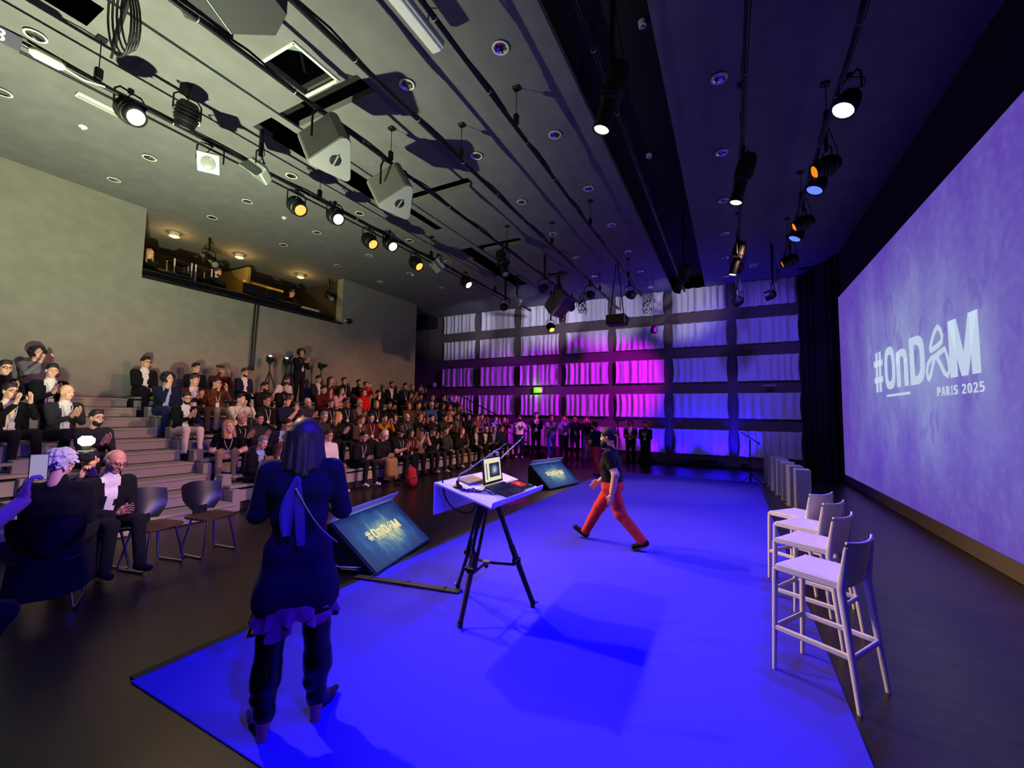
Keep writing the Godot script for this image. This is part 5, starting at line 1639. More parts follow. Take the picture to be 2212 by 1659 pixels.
# regions: 0 skin, 1 top, 2 trousers, 3 and 6 shoes, 4 front of the shirt, 5 forearm
func pose(key: String, o: Dictionary, cell := 0.023) -> Dictionary:
	if poses.has(key):
		return poses[key]
	var s := SF.new()
	var sit: bool = o.get("sit", true)
	var lean: float = o.get("lean", 0.1)
	var w: float = o.get("wide", 1.0)
	var sp := Vector3(0, cos(lean), sin(lean))
	var fz := Vector3(0, -sin(lean), cos(lean))
	var pel: Vector3 = o.get("pelvis", Vector3(0, 0.1, 0.0) if sit else Vector3(0, 0.9, 0))
	var tall: float = o.get("torso", 1.0)
	var chest := pel + sp * 0.31 * tall
	var sh := pel + sp * 0.445 * tall
	var neck := pel + sp * 0.5 * tall
	# trunk
	s.cap(pel + Vector3(0.07, 0, 0), pel - Vector3(0.07, 0, 0), 0.115 * w, 0.115 * w, 2, 0.05)
	s.cap(pel + sp * 0.09 + Vector3(0.055, 0, 0) * w, pel + sp * 0.09 - Vector3(0.055, 0, 0) * w, 0.118 * w, 0.118 * w, 1, 0.05)
	s.cap(pel + sp * 0.2 * tall + Vector3(0.05, 0, 0) * w, pel + sp * 0.2 * tall - Vector3(0.05, 0, 0) * w, 0.115 * w, 0.115 * w, 1, 0.05)
	s.cap(chest + Vector3(0.08, 0, 0) * w, chest - Vector3(0.08, 0, 0) * w, 0.118 * w, 0.118 * w, 1, 0.05)
	s.cap(sh + Vector3(0.15, -0.01, 0), sh - Vector3(0.15, 0.01, 0), 0.062, 0.062, 1, 0.05)
	s.cap(sh + sp * 0.02, neck + sp * 0.045, 0.07, 0.054, 1, 0.04)
	# arms
	var hx := []
	for e in 2:
		var m: float = [1.0, -1.0][e]
		var t: Array = o["lh"] if e == 0 else o["rh"]
		var sj := sh + Vector3(0.182 * m, -0.015, 0)
		var tg: Vector3 = sh + Vector3.RIGHT * t[0].x + sp * t[0].y + fz * t[0].z
		var pole: Vector3 = t[4] if t.size() > 4 else Vector3(0.6 * m, -1.0, -0.4)
		var ik := elbow(sj, tg, 0.275, 0.245, pole)
		var md: Vector3 = sj.lerp(ik[0], 0.62)
		s.cap(sj, md, 0.063, 0.058, 1, 0.035)
		s.cap(md, ik[0], 0.051, 0.048, 5, 0.02)
		s.cap(ik[0], ik[1], 0.049, 0.036, 5, 0.02)
		var hk: String = t[3] + ("L" if e == 0 else "R")
		var fd: Vector3 = t[1]
		hx.append([hk, hand_xf(ik[1] + fd.normalized() * 0.02, fd, t[2])])
	# legs
	var legs: Array = o.get("legs", [])
	if legs.is_empty():
		for e in 2:
			var m: float = [1.0, -1.0][e]
			if sit:
				var dn: float = o.get("drop", 0.4)
				var kx: float = o.get("knee", 0.12)
				legs.append([Vector3(0.085 * m, pel.y - 0.02, pel.z), Vector3(kx * m, pel.y + 0.02, 0.43), Vector3(kx * m * 1.05, -dn + 0.085, 0.4 + (0.08 if m > 0 else 0.0)), 0.12])
			else:
				legs.append([Vector3(0.085 * m, pel.y - 0.03, pel.z), Vector3(0.1 * m, 0.48, 0.02), Vector3(0.105 * m, 0.085, -0.02), 0.14])
	for e in 2:
		var g: Array = legs[e]
		var tk: float = o.get("thick", 1.0)
		s.cap(g[0], g[1], 0.092 * w * tk, 0.064 * tk, 2, 0.04)
		s.cap(g[1], g[2], 0.064 * tk, 0.05 * tk, 2, 0.03)
		var toe: Vector3 = g[4] if g.size() > 4 else g[2] + Vector3(0.02 if e == 0 else -0.02, -0.045, g[3])
		var heel: Vector3 = g[5] if g.size() > 5 else g[2] + Vector3(0, -0.04, -0.03)
		s.cap(heel, toe, 0.042, 0.036, 3 if e == 0 else 6, 0.02)
	for x in o.get("extra", []):
		s.cap(x[0], x[1], x[2], x[3], x[4], x[5])
	var cx := Transform3D(Basis(Vector3.RIGHT, sp, fz), chest)
	var ci := cx.affine_inverse()
	s.cut = func(p: Vector3, r: int, n: Vector3) -> int:
		if r == 1:
			var q := ci * p
			if n.dot(fz) > 0.25 and q.y > -0.24 and absf(q.x) < 0.035 + 0.035 * absf(q.y + 0.06) / 0.2:
				return 4
		return r
	var parts := {}
	var raw := s.build(cell)
	for r in raw:
		parts[r] = raw[r].mesh()
	var hb := Basis(Vector3.RIGHT, lean * 0.35)
	var under := MB.new()
	for r in raw:
		var b0 := under.v.size()
		var q: MB = raw[r]
		for w2 in q.v.size():
			under.v.append(q.v[w2] - q.n[w2] * 0.009)
		under.n.append_array(q.n)
		under.t.append_array(q.t)
		for w2 in q.i:
			under.i.append(w2 + b0)
	parts["under"] = under.mesh()
	poses[key] = {"mesh": parts, "head": Transform3D(hb, neck + sp * 0.035 + hb * Vector3(0, 0.125, 0.03)), "hands": hx, "chest": cx, "sit": sit}
	return poses[key]

func joined(key: String, list: Array) -> ArrayMesh:
	if key and poses.has(key):
		return poses[key]
	var st := SurfaceTool.new()
	st.begin(Mesh.PRIMITIVE_TRIANGLES)
	for l in list:
		if l[0]:
			st.append_from(l[0], 0, l[1])
	var m := st.commit()
	if key:
		poses[key] = m
	return m

func cloth_mat(c: String) -> StandardMaterial3D:
	if mats.has("cloth_" + c):
		return mats["cloth_" + c]
	var pal := {"black": Color(0.07, 0.07, 0.075), "charcoal": Color(0.17, 0.17, 0.18), "navy": Color(0.09, 0.11, 0.2), "grey": Color(0.42, 0.42, 0.43), "white": Color(0.85, 0.83, 0.8), "maroon": Color(0.3, 0.08, 0.08), "rust": Color(0.36, 0.18, 0.1), "red": Color(0.72, 0.06, 0.07), "blue": Color(0.25, 0.36, 0.62), "pink": Color(0.85, 0.62, 0.6), "mustard": Color(0.78, 0.52, 0.1), "purple": Color(0.38, 0.25, 0.55), "brown": Color(0.28, 0.2, 0.15), "lilac": Color(0.6, 0.55, 0.78), "beige": Color(0.58, 0.5, 0.38), "paleblue": Color(0.62, 0.7, 0.82), "jeans": Color(0.16, 0.2, 0.32), "dark": Color(0.1, 0.09, 0.1), "cream": Color(0.88, 0.82, 0.7), "salmon": Color(0.82, 0.22, 0.2), "tan": Color(0.55, 0.42, 0.26), "orange": Color(0.8, 0.36, 0.2)}
	var m := M("cloth_" + c, pal[c], 0.92, 0.0, 0.3)
	m.rim_enabled = true
	m.rim = 0.25
	m.rim_tint = 0.6
	if not has_meta("folds"):
		set_meta("folds", noise_tex(0.02, Color.BLACK, Color.WHITE, 256, 61, 3, true))
	m.normal_enabled = true
	m.normal_texture = get_meta("folds")
	m.normal_scale = 1.6
	m.uv1_triplanar = true
	m.uv1_scale = Vector3(2.2, 1.4, 2.2)
	return m
func skin_mat(k: int) -> StandardMaterial3D:
	return M("skin_%d" % k, [Color(0.85, 0.65, 0.53), Color(0.78, 0.56, 0.44), Color(0.62, 0.42, 0.31), Color(0.45, 0.29, 0.21), Color(0.88, 0.7, 0.6)][k], 0.6)
func hair_mat(c: String) -> StandardMaterial3D:
	return M("hair_" + c, {"black": Color(0.045, 0.04, 0.04), "dark": Color(0.1, 0.075, 0.06), "brown": Color(0.24, 0.16, 0.1), "blond": Color(0.68, 0.52, 0.3), "grey": Color(0.5, 0.49, 0.48), "white": Color(0.82, 0.8, 0.77), "auburn": Color(0.38, 0.18, 0.1), "navycap": Color(0.05, 0.05, 0.08), "olive": Color(0.2, 0.19, 0.14)}[c], 0.75)

# dress a pose; sp = {hair, hc, skin, top, inner, legs, shoes, flags}
func dress(t: Node3D, pk: String, sp: Dictionary, turn := 0.0, nod := 0.0, tilt := 0.0) -> void:
	var p: Dictionary = poses[pk]
	var ms: Dictionary = p["mesh"]
	var fl: String = sp.get("flags", "")
	var hx: Transform3D = p["head"] * Transform3D(Basis(Vector3.UP, turn) * Basis(Vector3.RIGHT, nod) * Basis(Vector3(0, 0, 1), tilt), Vector3.ZERO)
	hx = hx * Transform3D(Basis.from_scale(Vector3.ONE * 0.97), Vector3.ZERO)
	var I := Transform3D()
	var skin := [[head_skin, hx], [ms.get(0), I], [ms["under"], I]]
	for h in p["hands"]:
		skin.append([hands[h[0]], h[1]])
	if "s" in fl:
		skin.append([ms.get(5), I])
	var sm := skin_mat(sp.get("skin", 0))
	part(t, "body", joined("", skin), sm)
	var sleeves := [] if "s" in fl else [[ms.get(5), I]]
	if sp.get("inner", ""):
		part(t, "jacket", joined(pk + "|j" + str(sleeves.size()), [[ms.get(1), I]] + sleeves), cloth_mat(sp["top"]))
		if ms.has(4):
			part(t, "shirt", ms[4], cloth_mat(sp["inner"]))
	else:
		part(t, "top", joined(pk + "|t" + str(sleeves.size()), [[ms.get(1), I], [ms.get(4), I]] + sleeves), cloth_mat(sp["top"]))
	part(t, "trousers" if not "k" in fl else "skirt", ms[2], cloth_mat(sp.get("legs", "dark")))
	for r in [3, 6]:
		if ms.has(r):
			part(t, "shoe", ms[r], cloth_mat(sp.get("shoes", "black")))
	var st: String = sp.get("hair", "short")
	if st != "bald":
		part(t, "cap" if st in ["cap", "beret"] else "hair", hairs[st], hair_mat(sp.get("hc", "dark")), hx)
		if st in ["cap", "beret"]:
			part(t, "hair", hairs["fringe"], hair_mat(sp.get("hc2", "brown")), hx)
	if "w" in fl:
		part(t, "hair", hairs["long"], hair_mat(sp.get("hc2", "brown")), hx)
	if "b" in fl:
		part(t, "beard", hairs["beard"], hair_mat(sp.get("bc", sp.get("hc", "dark"))), hx)
	part(t, "eyes", eyes_mesh, M("eye_dark", Color(0.06, 0.045, 0.04), 0.2), hx)
	part(t, "eyebrows", brow_mesh, hair_mat(sp.get("hc", "dark") if st != "cap" and st != "beret" else "dark"), hx)
	if not "b" in fl:
		part(t, "lips", lips_mesh, M("lips", Color(0.6, 0.32, 0.28), 0.5), hx)
	if "g" in fl:
		part(t, "glasses", glasses_mesh, M("glasses_black", Color(0.03, 0.03, 0.03), 0.3), hx)
	if "l" in fl:
		var c: Transform3D = p["chest"]
		if not poses.has("lany"):
			var lm := MB.new()
			for x in [-1.0, 1.0]:
				lm.tube([Vector3(0.06 * x, 0.175, 0.0), Vector3(0.062 * x, 0.13, 0.105), Vector3(0.035 * x, 0.0, 0.137), Vector3(0.004 * x, -0.11, 0.142)], 0.008, 5, true, 0.5)
			poses["lany"] = lm.mesh()
			poses["badge"] = MB.new().box(Vector3(0, -0.165, 0.142), Vector3(0.075, 0.1, 0.006), 0.002).mesh()
		part(t, "lanyard", poses["lany"], M("lanyard_white", Color(0.75, 0.72, 0.7), 0.7), c)
		part(t, "badge", poses["badge"], M("white_plastic"), c)

func make_poses() -> void:
	var up := Vector3(0, 0.8, 0.6)
	var L := Vector3.RIGHT
	# each hand: [target from the shoulders, finger direction, back of the hand, hand shape, elbow pole]
	pose("clap", {"lean": 0.12, "lh": [Vector3(0.03, -0.13, 0.3), up, L, "flat"], "rh": [Vector3(-0.035, -0.15, 0.3), up + Vector3(0.1, 0, 0), -L, "flat"]})
	pose("clap_low", {"lean": 0.32, "lh": [Vector3(0.03, -0.22, 0.3), Vector3(-0.1, 0.35, 0.9), L, "flat"], "rh": [Vector3(-0.03, -0.24, 0.29), Vector3(0.1, 0.35, 0.9), -L, "flat"]})
	pose("clap_high", {"lean": 0.05, "lh": [Vector3(0.09, 0.04, 0.3), Vector3(-0.15, 0.95, 0.2), L, "flat"], "rh": [Vector3(-0.09, 0.02, 0.3), Vector3(0.15, 0.95, 0.2), -L, "flat"]})
	pose("lap", {"lean": 0.06, "lh": [Vector3(0.06, -0.36, 0.26), Vector3(-0.5, -0.2, 0.8), Vector3(0, 1, 0.2), "soft"], "rh": [Vector3(-0.06, -0.35, 0.27), Vector3(0.5, -0.2, 0.8), Vector3(0, 1, 0.2), "soft"]})
	pose("film", {"lean": 0.06, "lh": [Vector3(0.05, 0.1, 0.27), Vector3(-0.25, 0.9, 0.3), Vector3(0.6, 0, -0.6), "grip"], "rh": [Vector3(-0.05, 0.1, 0.27), Vector3(0.25, 0.9, 0.3), Vector3(-0.6, 0, -0.6), "grip"]})
	pose("chin", {"lean": 0.22, "lh": [Vector3(0.06, -0.33, 0.27), Vector3(-0.6, -0.1, 0.7), Vector3(0, 1, 0.2), "soft"], "rh": [Vector3(-0.05, 0.02, 0.14), Vector3(0.3, 0.9, 0.0), Vector3(-0.2, 0, 1), "soft"]})
	pose("bend", {"lean": 0.75, "lh": [Vector3(0.05, -0.24, 0.25), Vector3(-0.4, -0.2, 0.8), Vector3(0.3, 1, 0.2), "soft"], "rh": [Vector3(-0.05, -0.22, 0.26), Vector3(0.4, -0.2, 0.8), Vector3(-0.3, 1, 0.2), "soft"]})
	pose("raise", {"lean": 0.05, "lh": [Vector3(0.06, -0.36, 0.26), Vector3(-0.5, -0.2, 0.8), Vector3(0, 1, 0.2), "soft"], "rh": [Vector3(-0.2, 0.36, 0.16), Vector3(0.0, 1, 0.15), Vector3(0, 0, -1), "flat", Vector3(-1, -0.3, 0.2)]})
	pose("cross_leg", {"lean": 0.1, "lh": [Vector3(0.03, -0.16, 0.28), up, L, "flat"], "rh": [Vector3(-0.035, -0.18, 0.28), up, -L, "flat"], "legs": [[Vector3(0.085, 0.08, 0), Vector3(0.02, 0.2, 0.45), Vector3(-0.2, 0.02, 0.5), 0.1], [Vector3(-0.085, 0.08, 0), Vector3(-0.1, 0.12, 0.43), Vector3(-0.1, -0.315, 0.4), 0.12]]})
	pose("skirt", {"lean": 0.3, "lh": [Vector3(0.03, -0.24, 0.3), Vector3(-0.1, 0.35, 0.9), L, "flat"], "rh": [Vector3(-0.03, -0.24, 0.29), Vector3(0.1, 0.35, 0.9), -L, "flat"], "extra": [[Vector3(0.06, 0.1, 0.1), Vector3(0.06, 0.1, 0.42), 0.1, 0.085, 2, 0.05], [Vector3(-0.06, 0.1, 0.1), Vector3(-0.06, 0.1, 0.42), 0.1, 0.085, 2, 0.05], [Vector3(0.07, 0.06, 0.44), Vector3(0.1, -0.2, 0.46), 0.08, 0.08, 2, 0.06], [Vector3(-0.07, 0.06, 0.44), Vector3(-0.1, -0.2, 0.46), 0.08, 0.08, 2, 0.06], [Vector3(0, 0.05, 0.45), Vector3(0, -0.2, 0.47), 0.08, 0.08, 2, 0.06]]})
	pose("stand_clap", {"sit": false, "lean": 0.04, "lh": [Vector3(0.03, -0.08, 0.29), up, L, "flat"], "rh": [Vector3(-0.035, -0.1, 0.29), up, -L, "flat"]})
	pose("stand_high", {"sit": false, "lean": 0.0, "lh": [Vector3(0.1, 0.1, 0.27), Vector3(-0.1, 1, 0.1), L, "flat"], "rh": [Vector3(-0.1, 0.08, 0.27), Vector3(0.1, 1, 0.1), -L, "flat"]})
	pose("stand_hold", {"sit": false, "lean": 0.02, "lh": [Vector3(0.04, -0.26, 0.24), Vector3(-0.9, 0.1, 0.4), Vector3(0, 0.3, 1), "soft"], "rh": [Vector3(-0.04, -0.24, 0.25), Vector3(0.9, 0.1, 0.4), Vector3(0, 0.3, 1), "soft"]})
	pose("stand_film", {"sit": false, "lean": 0.0, "lh": [Vector3(0.05, 0.12, 0.27), Vector3(-0.25, 0.9, 0.3), Vector3(0.6, 0, -0.6), "grip"], "rh": [Vector3(-0.05, 0.12, 0.27), Vector3(0.25, 0.9, 0.3), Vector3(-0.6, 0, -0.6), "grip"]})
	pose("stand_skirt", {"sit": false, "lean": 0.02, "lh": [Vector3(0.05, -0.2, 0.25), Vector3(-0.6, 0.6, 0.4), Vector3(0.3, 0.3, 1), "soft"], "rh": [Vector3(-0.04, -0.2, 0.25), Vector3(0.6, 0.6, 0.4), Vector3(-0.3, 0.3, 1), "soft"], "extra": [[Vector3(0, 0.85, 0), Vector3(0, 0.2, 0), 0.15, 0.2, 2, 0.05], [Vector3(0.1, 0.2, 0), Vector3(-0.1, 0.2, 0), 0.17, 0.17, 2, 0.05]]})

var said := {}
func person_label(sp: Dictionary, where: String, act: String) -> String:
	var fl: String = sp.get("flags", "")
	var st: String = sp.get("hair", "short")
	var hc: String = sp.get("hc", "dark")
	if hc == "navycap":
		hc = "black"
	var h := ""
	if st == "bald":
		h = "bald person"
	elif st == "fringe":
		h = "balding %s-haired person" % hc
	elif st == "cap":
		h = "person in a %s cap" % hc
	elif st == "beret":
		h = "person in a flat %s cap" % hc
	else:
		h = "person with %s %s hair" % [{"bob": "bobbed"}.get(st, st), hc]
	if "b" in fl:
		h = "bearded " + h
	var top: String = sp["top"]
	if sp.get("inner", ""):
		top += " jacket, %s shirt" % sp["inner"]
	elif "s" in fl:
		top += " short-sleeved top"
	else:
		top += " top"
	var s := "%s, %s, %s, %s" % [h, top, act, where]
	if said.has(s) and "g" in fl:
		s = s.replace(", " + act, ", glasses, " + act)
	if said.has(s) and "l" in fl:
		s = s.replace(", " + act, ", lanyard, " + act)
	said[s] = true
	return s

func seated(row: int, px: float, pk: String, sp: Dictionary, act := "") -> Node3D:
	var hx: float = [-7.72, -8.68, -9.62, -10.53, -11.48][row]
	var hy: float = [1.08, 1.46, 1.84, 2.23, 2.62][row]
	var d := depth_at(px, hx, hy)
	var seat: float = TIER_TOP[row] + 0.05
	var at := P(hx - 0.1, seat, d)
	var look_to := P(-1.0, 0, lerpf(5.5, 9.0, clampf((d - 4.0) / 11.0, 0, 1)))
	var acts := {"clap": "clapping", "clap_low": "leaning in to clap", "clap_high": "clapping high", "lap": "hands in lap", "film": "filming with a phone", "chin": "chin on hand", "bend": "bending forward", "raise": "one hand raised", "cross_leg": "clapping with crossed legs", "skirt": "clapping in a patterned skirt"}
	var where: String = ["front row", "second row", "third row", "fourth row", "top row"][row]
	if d < 3.0:
		where += " before the aisle"
	var t := thing("person", person_label(sp, where, act if act else acts[pk]), "person", at, "audience on the tiered seating", atan2(look_to.x - at.x, look_to.z - at.z) * 0.55 + PI / 2 * 0.45 + rng.randf_range(-0.12, 0.12))
	t.scale = Vector3.ONE * rng.randf_range(0.96, 1.03)
	dress(t, pk, sp, rng.randf_range(-0.15, 0.35), sp.get("nod", rng.randf_range(-0.05, 0.15)), rng.randf_range(-0.08, 0.08))
	if pk == "film":
		phone(t.transform * (poses[pk]["chest"] * Vector3(0, 0.32, 0.3)), t.rotation.y, "dark smartphone held up by the filming person, " + where)
	return t
func phone(at: Vector3, turn: float, label: String) -> Node3D:
	var t := thing("smartphone", label, "phone", at, "phones held up in the audience", turn)
	part(t, "case", MB.new().box(Vector3.ZERO, Vector3(0.075, 0.15, 0.009), 0.003), M("black_shell"))
	part(t, "screen", MB.new().box(Vector3(0, 0, -0.005), Vector3(0.068, 0.142, 0.002)), glow("phone_screen", Color(0.8, 0.75, 0.95), 0.5))
	part(t, "camera_bump", MB.new().box(Vector3(0.018, 0.05, 0.006), Vector3(0.026, 0.034, 0.004), 0.001), M("black_metal"))
	return t
func standing(px: float, py: float, d: float, floor_y: float, tall: float, pk: String, sp: Dictionary, face: Vector3, label: String, group: String) -> Node3D:
	var at := on_d(px, py, d)
	at.y = floor_y
	var t := thing("person", label, "person", at, group, atan2(face.x - at.x, face.z - at.z))
	t.scale = Vector3.ONE * tall / 1.68
	dress(t, pk, sp, rng.randf_range(-0.2, 0.2), 0.02)
	return t

func build_people() -> void:
	make_poses()
	var J := func(hair: String, hc: String, skin: int, top: String, inner: String, legs: String, flags := "") -> Dictionary:
		return {"hair": hair, "hc": hc, "skin": skin, "top": top, "inner": inner, "legs": legs, "flags": flags}
	# [row, picture column of the head, pose, looks]
	var crowd := [
		# top row
		[4, 80, "clap_high", J.call("curly", "black", 0, "grey", "", "dark")],
		[4, 315, "lap", J.call("short", "black", 0, "black", "white", "dark", "g")],
		[4, 425, "lap", J.call("short", "black", 0, "black", "", "dark", "gl")],
		[4, 478, "clap_high", J.call("beret", "olive", 1, "maroon", "", "dark", "gb")],
		[4, 530, "lap", J.call("short", "brown", 0, "navy", "white", "black", "gb")],
		[4, 605, "bend", J.call("short", "brown", 1, "white", "", "dark")],
		[4, 690, "lap", J.call("short", "black", 0, "charcoal", "white", "dark")],
		[4, 717, "clap_high", J.call("long", "brown", 4, "rust", "pink", "dark")],
		[4, 745, "lap", J.call("short", "dark", 0, "black", "", "dark", "gl")],
		[4, 777, "lap", J.call("short", "black", 1, "black", "", "jeans", "s")],
		[4, 848, "lap", J.call("short", "black", 1, "black", "white", "black", "b")],
		[4, 877, "lap", J.call("short", "dark", 0, "navy", "", "dark", "l")],
		[4, 892, "clap", J.call("short", "grey", 0, "charcoal", "", "dark")],
		[4, 910, "clap_high", J.call("short", "brown", 0, "charcoal", "", "dark", "g")],
		# fourth row
		[3, 6, "clap", J.call("short", "dark", 0, "black", "", "dark", "g")],
		[3, 110, "clap", J.call("short", "black", 0, "black", "white", "dark", "l")],
		[3, 360, "chin", J.call("curly", "black", 0, "navy", "paleblue", "jeans")],
		[3, 419, "clap", J.call("short", "brown", 0, "maroon", "white", "brown", "l")],
		[3, 470, "clap_high", J.call("short", "dark", 0, "rust", "", "beige", "gl")],
		[3, 571, "clap", J.call("short", "black", 1, "black", "", "dark", "gb")],
		[3, 617, "clap", J.call("short", "black", 0, "black", "", "dark", "l")],
		[3, 699, "clap", J.call("short", "dark", 0, "maroon", "", "dark")],
		[3, 737, "clap", J.call("long", "dark", 4, "pink", "", "dark", "s")],
		[3, 788, "lap", J.call("long", "auburn", 4, "red", "", "dark")],
		[3, 815, "chin", J.call("short", "black", 0, "black", "", "dark", "b")],
		[3, 889, "clap_high", J.call("long", "dark", 0, "brown", "", "dark")],
		[3, 909, "clap", J.call("short", "black", 1, "navy", "", "dark")],
		[3, 935, "clap", J.call("tied", "brown", 4, "charcoal", "", "dark")],
		[3, 985, "clap", J.call("short", "grey", 0, "black", "", "dark")],
		[3, 961, "lap", J.call("short", "black", 0, "black", "", "dark", "g")],
		# third row
		[2, 18, "clap_high", J.call("short", "dark", 0, "black", "cream", "dark", "gl")],
		[2, 140, "clap", J.call("bald", "grey", 0, "charcoal", "white", "dark", "l")],
		[2, 403, "clap", J.call("short", "dark", 0, "black", "white", "cream", "gb")],
		[2, 522, "clap_high", J.call("short", "black", 4, "cream", "", "dark", "l")],
		[2, 577, "lap", J.call("short", "black", 1, "black", "", "dark", "gl")],
		[2, 664, "clap", J.call("bald", "grey", 0, "charcoal", "", "dark", "gb")],
		[2, 717, "lap", J.call("short", "brown", 0, "black", "", "dark", "gl")],
		[2, 749, "lap", J.call("short", "black", 2, "black", "", "navy", "gl")],
		[2, 778, "clap", J.call("bald", "brown", 0, "brown", "beige", "dark", "g")],
		[2, 815, "lap", J.call("short", "blond", 4, "black", "", "dark", "l")],
		[2, 843, "film", J.call("short", "black", 1, "black", "", "dark")],
		[2, 885, "lap", J.call("curly", "brown", 0, "brown", "", "dark", "g")],
		[2, 935, "lap", J.call("short", "white", 4, "blue", "", "grey", "g")],
		[2, 957, "clap", J.call("long", "black", 1, "black", "", "dark", "l")],
		[2, 974, "clap_high", J.call("wavy", "auburn", 4, "pink", "", "grey")],
		[2, 994, "clap_high", J.call("short", "black", 1, "charcoal", "", "dark", "g")],
		[2, 905, "clap", J.call("short", "dark", 0, "charcoal", "", "dark", "l")],
		[2, 620, "clap", J.call("short", "brown", 0, "navy", "", "dark")],
		# second row
		[1, 205, "clap", J.call("short", "dark", 0, "charcoal", "", "dark", "gb")],
		[1, 520, "clap", J.call("fringe", "brown", 1, "black", "", "charcoal", "l")],
		[1, 596, "bend", J.call("short", "dark", 0, "navy", "paleblue", "dark", "g")],
		[1, 650, "raise", J.call("short", "dark", 1, "orange", "", "dark", "s")],
		[1, 702, "lap", J.call("short", "grey", 0, "charcoal", "", "dark", "g")],
		[1, 730, "clap", J.call("wavy", "blond", 4, "black", "", "dark")],
		[1, 775, "clap_low", J.call("short", "brown", 0, "brown", "", "dark", "gl")],
		[1, 805, "lap", J.call("tied", "dark", 4, "maroon", "", "dark", "l")],
		[1, 833, "film", J.call("short", "black", 4, "mustard", "", "dark")],
		[1, 853, "clap", J.call("curly", "dark", 0, "black", "", "dark")],
		[1, 882, "lap", J.call("bald", "grey", 0, "charcoal", "", "dark", "glb")],
		[1, 910, "clap_high", J.call("short", "auburn", 0, "black", "", "dark", "g")],
		[1, 990, "lap", J.call("short", "brown", 0, "brown", "grey", "brown", "gb")],
		[1, 1013, "clap", J.call("long", "black", 4, "black", "", "dark")],
		[1, 1032, "clap", J.call("short", "brown", 0, "purple", "red", "dark", "l")],
		[1, 1043, "clap_high", J.call("short", "brown", 0, "purple", "", "dark")],
		[1, 560, "clap", J.call("short", "black", 1, "charcoal", "", "dark")],
		[1, 935, "lap", J.call("short", "black", 0, "black", "", "dark")],
		[1, 962, "clap", J.call("tied", "black", 4, "charcoal", "", "dark")],
		# front row
		[0, 555, "clap_low", J.call("short", "grey", 0, "black", "paleblue", "dark", "l")],
		[0, 580, "bend", J.call("long", "auburn", 4, "tan", "", "dark")],
		[0, 622, "lap", J.call("short", "grey", 0, "charcoal", "", "tan")],
		[0, 712, "lap", J.call("short", "brown", 0, "white", "", "tan", "g")],
		[0, 778, "clap_low", J.call("short", "black", 0, "black", "", "dark", "gl")],
		[0, 825, "skirt", J.call("short", "white", 4, "black", "", "tan", "gk")],
		[0, 865, "clap", J.call("cap", "navycap", 1, "black", "", "dark", "sl")],
		[0, 888, "clap", J.call("long", "dark", 0, "maroon", "", "dark", "l")],
		[0, 911, "film", J.call("cap", "navycap", 4, "tan", "", "dark", "sw")],
		[0, 938, "clap_high", J.call("cap", "navycap", 0, "black", "", "charcoal", "g")],
		[0, 966, "lap", J.call("short", "dark", 0, "charcoal", "", "charcoal")],
		[0, 995, "clap_low", J.call("long", "auburn", 4, "black", "", "brown")],
		[0, 1030, "lap", J.call("long", "dark", 0, "black", "white", "dark", "l")],
		[0, 1047, "clap_low", J.call("bald", "dark", 0, "black", "white", "black", "gb")],
		[0, 1066, "clap_low", J.call("short", "grey", 0, "navy", "lilac", "black")],
		[0, 1086, "lap", J.call("short", "brown", 0, "navy", "", "black", "g")],
	]
	for c in crowd:
		var sp: Dictionary = c[3]
		if c[0] == 0:
			sp["shoes"] = "white" if c[1] in [712, 778, 938, 995] else "black"
		if sp["hc"] == "navycap":
			sp["hc2"] = "blond" if c[1] == 911 else "brown"
		var t := seated(c[0], c[1], c[2], sp)
		if sp["hair"] == "cap":
			var hx: Transform3D = poses[c[2]]["head"]
			part(t, "cap_emblem", MB.new().ball(hx * Vector3(0, 0.075, 0.085), Vector3(0.022, 0.014, 0.006), 10, 6), M("emblem_yellow", Color(0.85, 0.68, 0.2), 0.6))
	# woman in a black T-shirt perched on the aisle end, turned sideways
	var ba := on_x(470, 1010, -8.45)
	var bw := thing("person", "person with wavy blond hair in black T-shirt leaning over at the aisle end", "person", P(-8.62, TIER_TOP[1] + 0.05, 4.75), "", 1.0)
	dress(bw, "bend", {"hair": "wavy", "hc": "blond", "skin": 4, "top": "black", "legs": "beige", "flags": "sl", "shoes": "white"}, 0.5, -0.3)
	# people on their feet in and beside the seating
	var far := "people standing along the far wall"
	var stage := P(-2.5, 0, 9.0)
	var st1 := standing(647, 803, 8.55, 1.95, 1.66, "stand_clap", {"hair": "curly", "hc": "black", "skin": 1, "top": "black", "legs": "dark", "flags": "l"}, stage, "person with curly black hair standing in the top row with a white badge", "")
	st1.position.x = -11.6
	st1.position.z = -depth_at(647, -11.6, 3.0)
	var st2 := standing(788, 844, 11.0, 1.56, 1.6, "stand_film", {"hair": "short", "hc": "brown", "skin": 0, "top": "red", "legs": "dark"}, stage, "person in a red jumper standing to film with raised arms", "")
	st2.position.x = -11.15
	st2.position.z = -depth_at(789, -11.15, 2.6)
	st2.position.y = 1.17
	phone(st2.transform * (poses["stand_film"]["chest"] * Vector3(0, 0.36, 0.3)), st2.rotation.y, "pale smartphone held up by the person in the red jumper")
	standing(1071, 903, 15.3, 0.0, 1.62, "stand_high", {"hair": "short", "hc": "brown", "skin": 4, "top": "lilac", "legs": "dark"}, stage, "person in lilac top clapping high, standing beside the handrail", far)
	standing(1089, 908, 15.5, 0.0, 1.6, "stand_high", {"hair": "long", "hc": "auburn", "skin": 4, "top": "maroon", "legs": "dark"}, stage, "person with long auburn hair and maroon top standing clapping by the panels", far)
	var ph := standing(1122, 904, 15.0, 0.0, 1.66, "stand_film", {"hair": "short", "hc": "brown", "skin": 0, "top": "white", "legs": "navy", "shoes": "white"}, P(-3, 0, 8.0), "photographer in a white shirt standing by the far wall", far)
